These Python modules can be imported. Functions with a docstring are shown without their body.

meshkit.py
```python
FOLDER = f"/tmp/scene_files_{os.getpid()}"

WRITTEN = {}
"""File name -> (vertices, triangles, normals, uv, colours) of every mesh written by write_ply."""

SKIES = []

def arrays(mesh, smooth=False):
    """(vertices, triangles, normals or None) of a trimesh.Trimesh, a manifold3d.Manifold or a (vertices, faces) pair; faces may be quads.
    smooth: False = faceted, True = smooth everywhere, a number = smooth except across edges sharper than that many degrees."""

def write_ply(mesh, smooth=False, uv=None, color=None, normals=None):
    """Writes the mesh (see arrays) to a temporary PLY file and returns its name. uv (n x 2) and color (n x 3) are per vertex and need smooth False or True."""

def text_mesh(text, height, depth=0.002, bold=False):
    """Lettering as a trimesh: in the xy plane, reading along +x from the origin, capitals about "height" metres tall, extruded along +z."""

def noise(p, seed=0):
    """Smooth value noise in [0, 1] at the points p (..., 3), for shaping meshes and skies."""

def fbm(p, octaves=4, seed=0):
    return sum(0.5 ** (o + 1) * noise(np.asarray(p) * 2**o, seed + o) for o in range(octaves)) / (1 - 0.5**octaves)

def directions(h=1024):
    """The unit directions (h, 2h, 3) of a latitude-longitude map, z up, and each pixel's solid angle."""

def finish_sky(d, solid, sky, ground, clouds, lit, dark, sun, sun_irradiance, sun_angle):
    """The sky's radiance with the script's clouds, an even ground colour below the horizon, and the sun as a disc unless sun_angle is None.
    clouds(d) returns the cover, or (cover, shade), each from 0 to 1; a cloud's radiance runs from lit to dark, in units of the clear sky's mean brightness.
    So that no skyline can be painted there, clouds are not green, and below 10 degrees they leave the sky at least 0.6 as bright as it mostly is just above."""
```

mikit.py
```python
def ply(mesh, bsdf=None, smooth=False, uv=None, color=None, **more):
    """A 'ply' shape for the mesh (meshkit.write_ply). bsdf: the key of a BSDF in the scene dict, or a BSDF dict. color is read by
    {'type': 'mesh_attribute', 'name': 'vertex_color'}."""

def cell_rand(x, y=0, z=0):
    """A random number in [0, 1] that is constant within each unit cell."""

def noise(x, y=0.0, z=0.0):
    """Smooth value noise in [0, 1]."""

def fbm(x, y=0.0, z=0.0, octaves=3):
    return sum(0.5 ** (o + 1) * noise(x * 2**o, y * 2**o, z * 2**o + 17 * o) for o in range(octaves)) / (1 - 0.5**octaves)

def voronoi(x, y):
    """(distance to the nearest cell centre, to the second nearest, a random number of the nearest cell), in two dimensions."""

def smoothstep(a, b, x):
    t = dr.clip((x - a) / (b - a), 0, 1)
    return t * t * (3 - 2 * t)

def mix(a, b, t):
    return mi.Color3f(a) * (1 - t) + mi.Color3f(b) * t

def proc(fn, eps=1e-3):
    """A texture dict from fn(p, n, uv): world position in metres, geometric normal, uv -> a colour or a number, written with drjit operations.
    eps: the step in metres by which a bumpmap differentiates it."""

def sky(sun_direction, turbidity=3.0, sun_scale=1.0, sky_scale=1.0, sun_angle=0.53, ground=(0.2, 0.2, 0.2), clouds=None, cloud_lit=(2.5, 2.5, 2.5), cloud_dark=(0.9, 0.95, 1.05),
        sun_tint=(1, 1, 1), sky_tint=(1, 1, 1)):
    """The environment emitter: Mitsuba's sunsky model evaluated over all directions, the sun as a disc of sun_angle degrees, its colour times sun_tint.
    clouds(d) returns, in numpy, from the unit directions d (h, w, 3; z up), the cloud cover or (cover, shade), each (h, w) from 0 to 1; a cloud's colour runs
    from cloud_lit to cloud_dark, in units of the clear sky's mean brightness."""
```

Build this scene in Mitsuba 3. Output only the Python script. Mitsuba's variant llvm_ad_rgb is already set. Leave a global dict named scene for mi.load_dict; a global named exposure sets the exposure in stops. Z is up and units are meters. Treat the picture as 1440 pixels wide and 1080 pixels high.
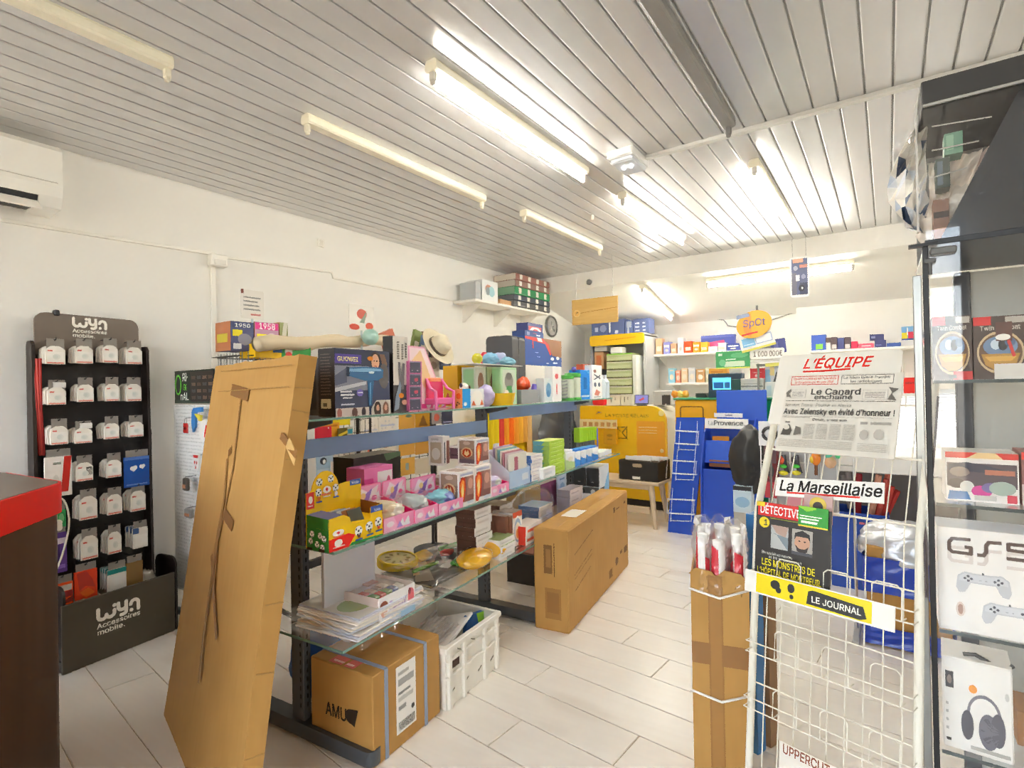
import math, random
import numpy as np
import trimesh
import shapely
from shapely import affinity
from shapely.geometry import Polygon, LineString, Point, box as sbox
import drjit as dr
import mitsuba as mi
import mikit, meshkit
from mikit import proc, noise, fbm, smoothstep, mix, cell_rand

T = mi.ScalarTransform4f
scene, labels = {}, {}
rng = np.random.default_rng(7)

# ------------------------------------------------------------------ camera, sky, exposure
F, YAW, PITCH, ROLL, EYE = 750.0, math.radians(35.2), math.radians(0.45), math.radians(1.0), np.array([0, 0, 1.30])
_f0 = np.array([-math.sin(YAW), math.cos(YAW), 0]); _r0 = np.array([math.cos(YAW), math.sin(YAW), 0]); _z0 = np.array([0, 0, 1.0])
FW = _f0 * math.cos(PITCH) + _z0 * math.sin(PITCH); _u0 = -_f0 * math.sin(PITCH) + _z0 * math.cos(PITCH)
RT = _r0 * math.cos(ROLL) - _u0 * math.sin(ROLL); UP = _u0 * math.cos(ROLL) + _r0 * math.sin(ROLL)
scene['camera'] = {'type': 'perspective', 'fov': 2 * math.degrees(math.atan(720 / F)), 'fov_axis': 'x', 'near_clip': 0.02, 'far_clip': 200.0,
                   'to_world': T().look_at(origin=EYE.tolist(), target=(EYE + FW).tolist(), up=UP.tolist())}
def cloudfn(d):
    n = meshkit.fbm(d * 3.0, 4, 3)
    return np.clip((n - 0.3) * 2.2, 0, 1), np.clip((n - 0.5) * 1.5, 0, 0.6)
scene['sky'] = mikit.sky((-0.4, 0.5, 0.75), turbidity=5.0, sun_scale=1.0, sky_scale=10.0, sky_tint=(1.05, 1.0, 0.86), clouds=cloudfn, cloud_lit=(2.5, 2.45, 2.35), cloud_dark=(1.3, 1.28, 1.25), ground=(0.35, 0.33, 0.3))
exposure = 1.93
SKY_GAIN = 1.0
TUBE = 22.0          # radiance of the fluorescent tubes

# ------------------------------------------------------------------ where a pixel of the photograph lies in the room
def ray(x, y): return FW + (x - 720) / F * RT + (540 - y) / F * UP
def onZ(x, y, z): d = ray(x, y); return EYE + d * (z - EYE[2]) / d[2]
def onX(x, y, X): d = ray(x, y); return EYE + d * (X - EYE[0]) / d[0]
def onY(x, y, Y): d = ray(x, y); return EYE + d * (Y - EYE[1]) / d[1]
def onN(x, y, p, n): d = ray(x, y); n = np.asarray(n, float); return EYE + d * ((np.asarray(p) - EYE) @ n) / (d @ n)

# ------------------------------------------------------------------ colours and materials
def lin(c):
    if isinstance(c, str):
        c = c.lstrip('#'); c = c if len(c) == 6 else ''.join(q * 2 for q in c); c = [int(c[i:i + 2], 16) / 255 for i in (0, 2, 4)]
    c = np.asarray(c, float)
    return np.where(c <= 0.04045, c / 12.92, ((c + 0.055) / 1.055) ** 2.4)
VC = {'type': 'mesh_attribute', 'name': 'vertex_color'}
def two(b): return {'type': 'twosided', 'bsdf': b}
def rgb(c): return {'type': 'rgb', 'value': [float(v) for v in lin(c)]}
scene['paper'] = two({'type': 'principled', 'base_color': VC, 'roughness': 0.6, 'specular': 0.25})
scene['satin'] = two({'type': 'principled', 'base_color': VC, 'roughness': 0.38, 'specular': 0.45})
scene['gloss'] = two({'type': 'principled', 'base_color': VC, 'roughness': 0.16, 'specular': 0.6})
scene['metal'] = two({'type': 'principled', 'base_color': VC, 'roughness': 0.3, 'specular': 0.5, 'metallic': 0.7})
scene['leaf_film'] = {'type': 'principledthin', 'base_color': VC, 'roughness': 0.25, 'diff_trans': 1.0, 'spec_trans': 0.0}
scene['glass'] = {'type': 'thindielectric', 'int_ior': 1.5, 'ext_ior': 1.0}
scene['film'] = {'type': 'thindielectric', 'int_ior': 1.42, 'ext_ior': 1.0}
scene['wall_paint'] = two({'type': 'principled', 'roughness': 0.75, 'specular': 0.2,
    'base_color': proc(lambda p, n, uv: mi.Color3f(0.86, 0.845, 0.80) * (0.975 + 0.05 * fbm(p.x * 1.3, p.y * 1.3, p.z * 1.3)))})
scene['ceiling_metal'] = two({'type': 'principled', 'roughness': 0.3, 'specular': 0.75, 'metallic': 0.25,
    'base_color': proc(lambda p, n, uv: mi.Color3f(0.63, 0.63, 0.635) * (0.96 + 0.08 * noise(p.x * 10.0, p.y * 0.4)))})
def _tile(p, n, uv):
    # whitewashed plank tile: grain along x of the plank, pale knots
    a = math.radians(5.0)
    u = p.x * math.cos(a) + p.y * math.sin(a); v = -p.x * math.sin(a) + p.y * math.cos(a)
    w = fbm(u * 1.6, v * 9.0, 0.0, 3)
    g = noise(u * 3.0 + 4 * w, v * 70.0)
    k = smoothstep(0.62, 0.8, fbm(u * 2.2 + 7, v * 6.0, 3.0, 2))
    c = mix((0.86, 0.82, 0.76), (0.77, 0.72, 0.65), 0.55 * w + 0.2 * g)
    return mix(c, (0.56, 0.48, 0.39), 0.22 * k)
scene['floor_tile'] = two({'type': 'principled', 'roughness': 0.28, 'specular': 0.4, 'base_color': proc(_tile)})
scene['grout'] = two({'type': 'diffuse', 'reflectance': rgb('#b3a690')})
def _card(p, n, uv):
    w = fbm(p.x * 5 + 3, p.y * 5, p.z * 5, 3); g = noise(p.x * 60, p.y * 60, p.z * 9)
    return mix((0.42, 0.215, 0.055), (0.52, 0.295, 0.095), 0.75 * w + 0.25 * g)
scene['cardboard'] = two({'type': 'principled', 'roughness': 0.62, 'specular': 0.25, 'base_color': proc(_card)})
def _wood(p, n, uv):
    w = fbm(p.x * 3, p.y * 3, p.z * 12, 3); g = noise(p.x * 8 + 3 * w, p.y * 8, p.z * 90)
    return mix((0.60, 0.46, 0.31), (0.72, 0.58, 0.42), 0.6 * w + 0.4 * g)
scene['pale_wood'] = two({'type': 'principled', 'roughness': 0.45, 'specular': 0.3, 'base_color': proc(_wood)})

# ------------------------------------------------------------------ mesh builder with vertex colours
class M:
    def __init__(s): s.v, s.f, s.c, s.n = [], [], [], 0
    def add(s, v, f, col):
        v = np.asarray(v, float).reshape(-1, 3); f = np.asarray(f, int)
        if f.shape[1] == 4: f = np.vstack([f[:, [0, 1, 2]], f[:, [0, 2, 3]]])
        col = lin(col) if not (isinstance(col, np.ndarray) and col.ndim == 2) else col
        s.v.append(v); s.f.append(f + s.n); s.c.append(np.broadcast_to(col, (len(v), 3))); s.n += len(v); return s
    def mesh(s, m, col): return s.add(m.vertices, m.faces, col)
    def quad(s, a, b, c, d, col): return s.add([a, b, c, d], [[0, 1, 2, 3]], col)
    def box(s, c, d, col, rot=None, bev=0.0, top=None):
        """box centred at c with size d; bev: chamfer; rot: 3x3"""
        x, y, z = np.asarray(d) / 2.0
        if bev <= 0:
            v = np.array([[i * x, j * y, k * z] for i in (-1, 1) for j in (-1, 1) for k in (-1, 1)], float)
            q = np.array([[0, 1, 3, 2], [4, 6, 7, 5], [0, 4, 5, 1], [2, 3, 7, 6], [0, 2, 6, 4], [1, 5, 7, 3]])
            vv = v[q].reshape(-1, 3); ff = np.arange(24).reshape(6, 4)
        else:
            b = min(bev, 0.49 * min(d))
            v = np.array([[i * (x - b * (a != 0)), j * (y - b * (a != 1)), k * (z - b * (a != 2))] for i in (-1, 1) for j in (-1, 1) for k in (-1, 1) for a in range(3)], float)
            h = trimesh.convex.convex_hull(v); vv = h.triangles.reshape(-1, 3); ff = np.arange(len(vv)).reshape(-1, 3)
        if rot is not None: vv = vv @ np.asarray(rot).T
        return s.add(vv + np.asarray(c, float), ff, col)
    def tube(s, pts, r, col, n=6, cap=True, closed=False):
        p = np.asarray(pts, float); k = len(p)
        t = np.gradient(p, axis=0) if not closed else np.roll(p, -1, 0) - np.roll(p, 1, 0)
        t /= np.linalg.norm(t, axis=1, keepdims=True) + 1e-12
        ref = np.array([0, 0, 1.0]) if abs(t[:, 2]).mean() < 0.85 else np.array([1.0, 0, 0])
        a = np.cross(t, ref); bad = np.linalg.norm(a, axis=1) < 1e-4; a[bad] = np.cross(t[bad], [0.3, 0.9, 0.1]); a /= np.linalg.norm(a, axis=1, keepdims=True)
        b = np.cross(t, a); ang = np.arange(n) * 2 * np.pi / n; rr = np.broadcast_to(r, (k,))
        v = (p[:, None] + rr[:, None, None] * (np.cos(ang)[None, :, None] * a[:, None] + np.sin(ang)[None, :, None] * b[:, None])).reshape(-1, 3)
        f = []
        for i in range(k if closed else k - 1):
            i2 = (i + 1) % k
            for j in range(n): f.append([i * n + j, i * n + (j + 1) % n, i2 * n + (j + 1) % n, i2 * n + j])
        f = np.array(f); f = np.vstack([f[:, [0, 1, 2]], f[:, [0, 2, 3]]])
        if cap and not closed:
            v = np.vstack([v, p[0], p[-1]]); m = k * n
            f = np.vstack([f, [[m, (j + 1) % n, j] for j in range(n)], [[m + 1, (k - 1) * n + j, (k - 1) * n + (j + 1) % n] for j in range(n)]])
        return s.add(v, f, col)
    def rod(s, a, b, r, col, n=8): return s.tube([a, b], r, col, n)
    def lathe(s, prof, col, n=20, c=(0, 0, 0), axis='z'):
        prof = np.asarray(prof, float); ang = np.arange(n) * 2 * np.pi / n; k = len(prof)
        v = np.stack([prof[:, None, 0] * np.cos(ang), prof[:, None, 0] * np.sin(ang), np.broadcast_to(prof[:, None, 1], (k, n))], -1).reshape(-1, 3)
        f = [[i * n + j, i * n + (j + 1) % n, (i + 1) * n + (j + 1) % n, (i + 1) * n + j] for i in range(k - 1) for j in range(n)]
        if axis == 'y': v = v[:, [0, 2, 1]] * [1, -1, 1]
        if axis == 'x': v = v[:, [2, 0, 1]]
        return s.add(v + np.asarray(c, float), f, col)
    def blob(s, c, rad, col, sub=2, amp=0.0, freq=8.0, seed=0):
        m = trimesh.creation.icosphere(sub); v = m.vertices.copy()
        if amp: v *= (1 + amp * (meshkit.fbm(v * freq / 4 + seed * 3.7, 3, seed) - 0.5) * 2)[:, None]
        return s.add(v * np.asarray(rad, float) + np.asarray(c, float), m.faces, col)
    def prism(s, poly, depth, col, o=(0, 0, 0), u=(1, 0, 0), v=(0, 1, 0), side=None):
        """shapely polygon (in u, v) extruded along u x v by depth"""
        poly = poly if isinstance(poly, shapely.geometry.base.BaseGeometry) else Polygon(poly)
        for g in getattr(poly, 'geoms', [poly]):
            if g.is_empty or g.area < 1e-10: continue
            m = trimesh.creation.extrude_polygon(g, depth, engine='earcut')
            tri = m.triangles.reshape(-1, 3); w = np.cross(u, v)
            vv = np.asarray(o, float) + tri[:, :1] * np.asarray(u, float) + tri[:, 1:2] * np.asarray(v, float) + tri[:, 2:] * w
            s.add(vv, np.arange(len(vv)).reshape(-1, 3), col)
        return s
    def flat(s, poly, col, o, u, v, lift=0.0):
        """shapely polygon as flat print"""
        w = np.cross(u, v)
        for g in getattr(poly, 'geoms', [poly]):
            if g.geom_type != 'Polygon' or g.is_empty or g.area < 1e-9: continue
            vv, ff = trimesh.creation.triangulate_polygon(g, engine='earcut')
            s.add(np.asarray(o, float) + vv[:, :1] * np.asarray(u, float) + vv[:, 1:2] * np.asarray(v, float) + lift * w, ff, col)
        return s
    def art(s, o, u, v, w, h, items, lift=0.0004):
        """print on a face: o lower left corner, u, v unit axes, w x h metres; items in fractions of the face, drawn in order"""
        step = 0.00012
        for i, it in enumerate(items):
            k, a, l = it[0], it[1:], lift + i * step
            if k == 'r': g = sbox(a[0] * w, a[1] * h, a[2] * w, a[3] * h); col = a[4]
            elif k == 'e': g = affinity.scale(Point(0, 0).buffer(1, 8), a[2] * w, a[3] * h); g = affinity.translate(g, a[0] * w, a[1] * h); col = a[4]
            elif k == 'c': g = Point(a[0] * w, a[1] * h).buffer(a[2] * min(w, h), 6); col = a[3]
            elif k == 'p': g = Polygon([(x * w, y * h) for x, y in a[0]]).buffer(0); col = a[1]
            elif k == 'l': g = LineString([(x * w, y * h) for x, y in a[0]]).buffer(a[1] * min(w, h), 4); col = a[2]
            elif k == 't':      # text, x, y, height (fraction of h), colour, [width fraction to fit], [bold]
                col = a[4]; s.text(a[0], np.asarray(o) + a[1] * w * np.asarray(u) + a[2] * h * np.asarray(v), u, v, a[3] * h, col, a[5] * w if len(a) > 5 and a[5] else None, a[6] if len(a) > 6 else False, l); continue
            g = g.intersection(sbox(0, 0, w, h))
            s.flat(g, col, o, u, v, l)
        return s
    def text(s, string, o, u, v, h, col, fit=None, bold=False, lift=0.0006, slant=0.0):
        m = text_cache(string, bold); vv = m[0] * h; 
        if fit: vv = vv * [fit / max(vv[:, 0].max(), 1e-6), 1, 1]
        vv = vv + np.stack([vv[:, 1] * slant, vv[:, 0] * 0, vv[:, 0] * 0], 1)
        w = np.cross(u, v)
        return s.add(np.asarray(o, float) + vv[:, :1] * np.asarray(u, float) + vv[:, 1:2] * np.asarray(v, float) + lift * w, m[1], col)
    def sheet(s, fn, nu, nv, col):
        """fn(u, v) -> points for u, v grids in 0..1"""
        u, v = np.meshgrid(np.linspace(0, 1, nu), np.linspace(0, 1, nv)); p = np.stack(fn(u, v), -1).reshape(-1, 3)
        i, j = np.meshgrid(np.arange(nv - 1), np.arange(nu - 1), indexing='ij')
        q = np.stack([i * nu + j, i * nu + j + 1, (i + 1) * nu + j + 1, (i + 1) * nu + j], -1).reshape(-1, 4)
        return s.add(p, q, col)
    def move(s, loc=(0, 0, 0), rz=0.0, R=None):
        R = rotz(rz) if R is None else R
        s.v = [a @ np.asarray(R).T + np.asarray(loc, float) for a in s.v]; return s
    def ply(s, mat, smooth=False, to_world=None):
        if smooth is False or smooth is None:
            d = mikit.ply((np.vstack(s.v), np.vstack(s.f)), mat, color=np.vstack(s.c))
        else:      # smooth each piece on its own, so that colours stay with their pieces
            V, Fc, N, C, k = [], [], [], [], 0
            for v, f, c in zip(s.v, s.f, s.c):
                f = f - f.min() if False else f - k0(s, v)
                same = np.ptp(c, axis=0).max() < 1e-9
                if same:
                    t = trimesh.Trimesh(v, f, process=True); v2, f2, n2 = meshkit.arrays(t, smooth); c2 = np.broadcast_to(c[0], (len(v2), 3))
                else: v2, f2, n2 = meshkit.arrays((v, f), True); c2 = c
                V.append(v2); Fc.append(f2 + k); N.append(n2); C.append(c2); k += len(v2)
            path = meshkit.write_ply((np.vstack(V), np.vstack(Fc)), False, None, np.vstack(C), normals=np.vstack(N))
            d = {'type': 'ply', 'filename': path, 'face_normals': False, 'bsdf': {'type': 'ref', 'id': mat}}
        if to_world is not None: d['to_world'] = to_world
        return d
def k0(s, v):
    k = 0
    for a in s.v:
        if a is v: return k
        k += len(a)
_texts = {}
def text_cache(string, bold):
    """front face of the lettering, capitals 1 high"""
    if (string, bold) not in _texts:
        m = meshkit.text_mesh(string, 1.0, 0.01, bold); n = m.face_normals[:, 2] > 0.9
        tri = m.triangles[n].reshape(-1, 3); vv, inv = np.unique(np.round(tri, 5), axis=0, return_inverse=True)
        _texts[(string, bold)] = (vv * [1, 1, 0], inv.reshape(-1, 3))
    return _texts[(string, bold)]
def rotz(d): a = math.radians(d); return np.array([[math.cos(a), -math.sin(a), 0], [math.sin(a), math.cos(a), 0], [0, 0, 1.0]])
def rotx(d): a = math.radians(d); return np.array([[1.0, 0, 0], [0, math.cos(a), -math.sin(a)], [0, math.sin(a), math.cos(a)]])
def roty(d): a = math.radians(d); return np.array([[math.cos(a), 0, math.sin(a)], [0, 1.0, 0], [-math.sin(a), 0, math.cos(a)]])
def W4(loc=(0, 0, 0), R=np.eye(3)):
    m = np.eye(4); m[:3, :3] = R; m[:3, 3] = loc; return T(m.tolist())

# ------------------------------------------------------------------ names
_used = {}
def numbered(name):
    k = _used.get(name, -1) + 1; _used[name] = k
    return name if k == 0 else f'{name}_{k:03d}'
def thing(name, label, cat, group=None):
    key = numbered(name); labels[key] = {'label': label, 'category': cat}
    if group: labels[key]['group'] = group
    return key
def part(parent, name, m, mat='paper', smooth=False, label=None, to_world=None):
    key = numbered(parent + '__' + name)
    scene[key] = m.ply(mat, smooth, to_world) if isinstance(m, M) else ({**m, 'to_world': to_world} if to_world is not None else dict(m))
    if label: labels[key] = {'label': label}
    return key
def one(name, label, cat, m, mat='paper', smooth=False, group=None, to_world=None):
    key = thing(name, label, cat, group)
    scene[key] = m.ply(mat, smooth, to_world) if isinstance(m, M) else ({**m, 'to_world': to_world} if to_world is not None else dict(m))
    return key
def struct(name, d=None, mat=None, label=None, **kw):
    if d is not None: scene[name] = d.ply(mat, **kw) if isinstance(d, M) else d
    labels[name] = {'label': label or name.replace('_', ' '), 'kind': 'structure'}
    return name
def stuff(key): labels[key]['kind'] = 'stuff'; return key

def pbox(w, d, h, col, front=(), left=(), right=(), top=(), back=(), side=None, topc=None, bev=0.0, M_=None, frontc=None):
    """printed carton: base centre at the origin, front faces -y; items in face fractions"""
    m = M_ or M(); m.box((0, 0, h / 2), (w, d, h), col, bev=bev); e = 0.0002
    fr = dict(front=((-w / 2, -d / 2, 0), (1, 0, 0), (0, 0, 1), w, h), left=((-w / 2, d / 2, 0), (0, -1, 0), (0, 0, 1), d, h),
              right=((w / 2, -d / 2, 0), (0, 1, 0), (0, 0, 1), d, h), top=((-w / 2, -d / 2, h), (1, 0, 0), (0, 1, 0), w, d), back=((w / 2, d / 2, 0), (-1, 0, 0), (0, 0, 1), w, h))
    full = lambda c: [('r', 0, 0, 1, 1, c)]
    for k, it in dict(front=front, left=left, right=right, top=top, back=back).items():
        it = list(it)
        if k in ('left', 'right') and side: it = full(side) + it
        if k == 'top' and topc: it = full(topc) + it
        if k == 'front' and frontc: it = full(frontc) + it
        if it: m.art(*fr[k], it)
    return m
# ------------------------------------------------------------------ the room
XL, XR, YF, YB, YC, ZC = -3.46, 2.3, -1.9, 6.5, 5.30, 2.57
FLOOR_A = 5.0
m = M(); m.quad((XL - .1, YF - .1, -0.004), (XR + .1, YF - .1, -0.004), (XR + .1, YB + .2, -0.004), (XL - .1, YB + .2, -0.004), '#b3a690')
struct('floor', m, 'grout')
# plank tiles 1.2 x 0.2, each with a small bevel, in rows turned five degrees against the walls
ca, sa = math.cos(math.radians(-FLOOR_A)), math.sin(math.radians(-FLOOR_A))
Lt, Wt = 1.2, 0.198
tm = M(); tm.box((0, 0, -0.006), (Lt - 0.004, Wt - 0.004, 0.012), '#ffffff', bev=0.002); tile_ply = mikit.ply((np.vstack(tm.v), np.vstack(tm.f)), 'floor_tile')
room_poly = sbox(XL, YF, XR, YB)
base = np.array([-1.311, 2.134])     # a corner where a cross joint meets a long joint
far_tiles = M(); nt = 0
shift_of = {0: 0.0, 1: 0.80, 2: 0.405, -1: 0.55, -2: 0.146, -3: 0.98, 3: 0.15, 4: 0.6, 5: 0.95}
for row in range(-26, 28):
    sh = shift_of.get(row, (row * 0.437) % 1.2)
    for k in range(-5, 6):
        lx, ly = sh + (k + 0.5) * Lt, (row - 0.5) * Wt
        c = base + np.array([lx * ca - ly * sa, lx * sa + ly * ca])
        rect = affinity.translate(affinity.rotate(sbox(-Lt / 2 + .002, -Wt / 2 + .002, Lt / 2 - .002, Wt / 2 - .002), -FLOOR_A, origin=(0, 0)), *c)
        cut = rect.intersection(room_poly)
        if cut.area < 0.004: continue
        d = (c - EYE[:2]) @ FW[:2]
        if cut.area > rect.area * 0.999: dct = {**tile_ply, 'to_world': T().translate([float(c[0]), float(c[1]), 0]).rotate([0, 0, 1], -FLOOR_A)}
        else:
            mm = M(); mm.prism(cut, 0.012, '#ffffff', o=(0, 0, -0.012)); dct = mikit.ply((np.vstack(mm.v), np.vstack(mm.f)), 'floor_tile')
        if d > 0.1 and nt < 290: scene[numbered('floor__tile')] = dct; nt += 1
        else: far_tiles.prism(cut, 0.012, '#ffffff', o=(0, 0, -0.012))
scene['floor__far_tiles'] = mikit.ply((np.vstack(far_tiles.v), np.vstack(far_tiles.f)), 'floor_tile'); labels['floor__far_tiles'] = {'kind': 'stuff'}

def slab(x0, x1, y0, y1, z0, z1): return M().box(((x0 + x1) / 2, (y0 + y1) / 2, (z0 + z1) / 2), (x1 - x0, y1 - y0, z1 - z0), '#ffffff')
def wp(m): return mikit.ply((np.vstack(m.v), np.vstack(m.f)), 'wall_paint')
struct('wall_left', wp(slab(XL - .12, XL, YF - .1, YB + .3, 0, ZC + .05)))
# right wall, with the showcase in front of it
struct('wall_right', wp(slab(XR, XR + .12, YF - .1, YB + .3, 0, ZC + .05)))
# back wall: a recess on the left, a pier with a window on the right
wb = M()
WX0, WX1, WZ0, WZ1 = 0.02, 0.75, 0.40, 1.22       # the window opening in the pier
for b in [(XL, -0.80, YB + .18, YB + .3, 0, 2.3), (-0.80, WX0, YB, YB + .3, 0, 2.3), (WX1, XR, YB, YB + .3, 0, 2.3), (WX0, WX1, YB, YB + .3, 0, WZ0), (WX0, WX1, YB, YB + .3, WZ1, 2.3)]:
    wb.box(((b[0] + b[1]) / 2, (b[2] + b[3]) / 2, (b[4] + b[5]) / 2), (b[1] - b[0], b[3] - b[2], b[5] - b[4]), '#ffffff')
struct('wall_back', wp(wb))
wf = M()
for z in (WZ0 + .02, WZ1 - .02): wf.box(((WX0 + WX1) / 2, YB + .1, z), (WX1 - WX0, .06, .05), '#f4f4f2', bev=.004)
for x in (WX0 + .02, (WX0 + WX1) / 2, WX1 - .02): wf.box((x, YB + .1, (WZ0 + WZ1) / 2), (.04, .06, WZ1 - WZ0), '#f4f4f2', bev=.004)
struct('window_1'); part('window_1', 'frame', wf, 'satin')
part('window_1', 'pane', M().box(((WX0 + WX1) / 2, YB + .1, (WZ0 + WZ1) / 2), (WX1 - WX0, .006, WZ1 - WZ0), '#ffffff'), 'glass')
bl = M().box(((WX0 + WX1) / 2, YB + .03, WZ1 - .02), (WX1 - WX0 - .02, .03, .03), '#e9eef4')
part('window_1', 'blind_rail', bl, 'satin')
sl = M().box((0, 0, 0), (WX1 - WX0 - .04, .028, .0012), '#e9eef4', rot=rotx(35)); slp = sl.ply('satin')
for i in range(18): part('window_1', 'blind_slat', slp, to_world=T().translate([(WX0 + WX1) / 2, YB + .03, WZ1 - .05 - i * .026]))
# the shop front behind the camera: one glazed opening over the whole width
fr = M(); SX0, SX1, SZ0, SZ1 = XL + .12, 0.46, 0.15, 2.42
for b in [(XL, SX0, 0, ZC), (SX1, XR, 0, ZC), (SX0, SX1, 0, SZ0), (SX0, SX1, SZ1, ZC)]:
    fr.box(((b[0] + b[1]) / 2, YF - .06, (b[2] + b[3]) / 2), (b[1] - b[0], .12, b[3] - b[2]), '#ffffff')
struct('wall_front', wp(fr))
sf = M()
for x in np.linspace(SX0, SX1, 5): sf.box((x, YF - .06, (SZ0 + SZ1) / 2), (.06, .07, SZ1 - SZ0), '#8d9196', bev=.004)
for z in (SZ0, 2.0, SZ1): sf.box(((SX0 + SX1) / 2, YF - .06, z), (SX1 - SX0, .07, .06), '#8d9196', bev=.004)
struct('window_2'); part('window_2', 'frame', sf, 'satin')
part('window_2', 'pane', M().box(((SX0 + SX1) / 2, YF - .06, (SZ0 + SZ1) / 2), (SX1 - SX0, .006, SZ1 - SZ0), '#ffffff'), 'glass')
# ground outside the shop front, so the panes look out on a pavement
struct('trim_1', mikit.ply((np.array([[-12, YF - 9, -.02], [12, YF - 9, -.02], [12, YF - .12, -.02], [-12, YF - .12, -.02]]), np.array([[0, 1, 2, 3]])), 'grout'))

# slatted metal ceiling: one slat about every 0.1 m, rounded edges, a dark joint between
SP = 0.100
prof = [(-.046, .012), (-.046, .003), (-.0435, .0008), (-.040, 0), (.040, 0), (.0435, .0008), (.046, .003), (.046, .012)]
L = YC - YF
v = [(x, y, z) for y in (0, L) for x, z in prof]; n_ = len(prof)
sm = (np.array(v), np.array([[i, i + 1, n_ + i + 1, n_ + i] for i in range(n_ - 1)]))
slat_ply = mikit.ply(sm, 'ceiling_metal', smooth=30)
m = M(); m.quad((XL, YF, ZC + .012), (XR, YF, ZC + .012), (XR, YC, ZC + .012), (XL, YC, ZC + .012), '#9b9a98'); m.box(((XL + XR) / 2, (YF + YC) / 2, ZC + .08), (XR - XL + .2, L + .2, .1), '#9b9a98')
struct('ceiling', m, 'satin')
for i in range(int((XR - XL) / SP)):
    scene[numbered('ceiling__slat')] = {**slat_ply, 'to_world': T().translate([XL + (i + .5) * SP, YF, ZC])}
# fascia at the end of the slats and the sloped plaster ceiling behind it
ZF, ZB2 = 2.39, 2.115
m = M(); m.box(((XL + XR) / 2, YC + .01, (ZF + ZC) / 2 + .03), (XR - XL, .02, ZC - ZF + .06), '#ffffff'); struct('trim_2', wp(m))
m = M(); a, b = np.array([0, YC, ZF]), np.array([0, YB + .3, ZF + (ZB2 - ZF) * (YB + .3 - YC) / (YB - YC)])
for (x0, x1) in ((XL, XR),):
    P = [(x0, a[1], a[2]), (x1, a[1], a[2]), (x1, b[1], b[2]), (x0, b[1], b[2])]; Q = [(p[0], p[1], p[2] + .08) for p in P]
    m.add(P + Q, [[3, 2, 1, 0], [4, 5, 6, 7], [0, 1, 5, 4], [2, 3, 7, 6]], '#ffffff')
scene['ceiling__sloped_plaster'] = wp(m); 
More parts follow.
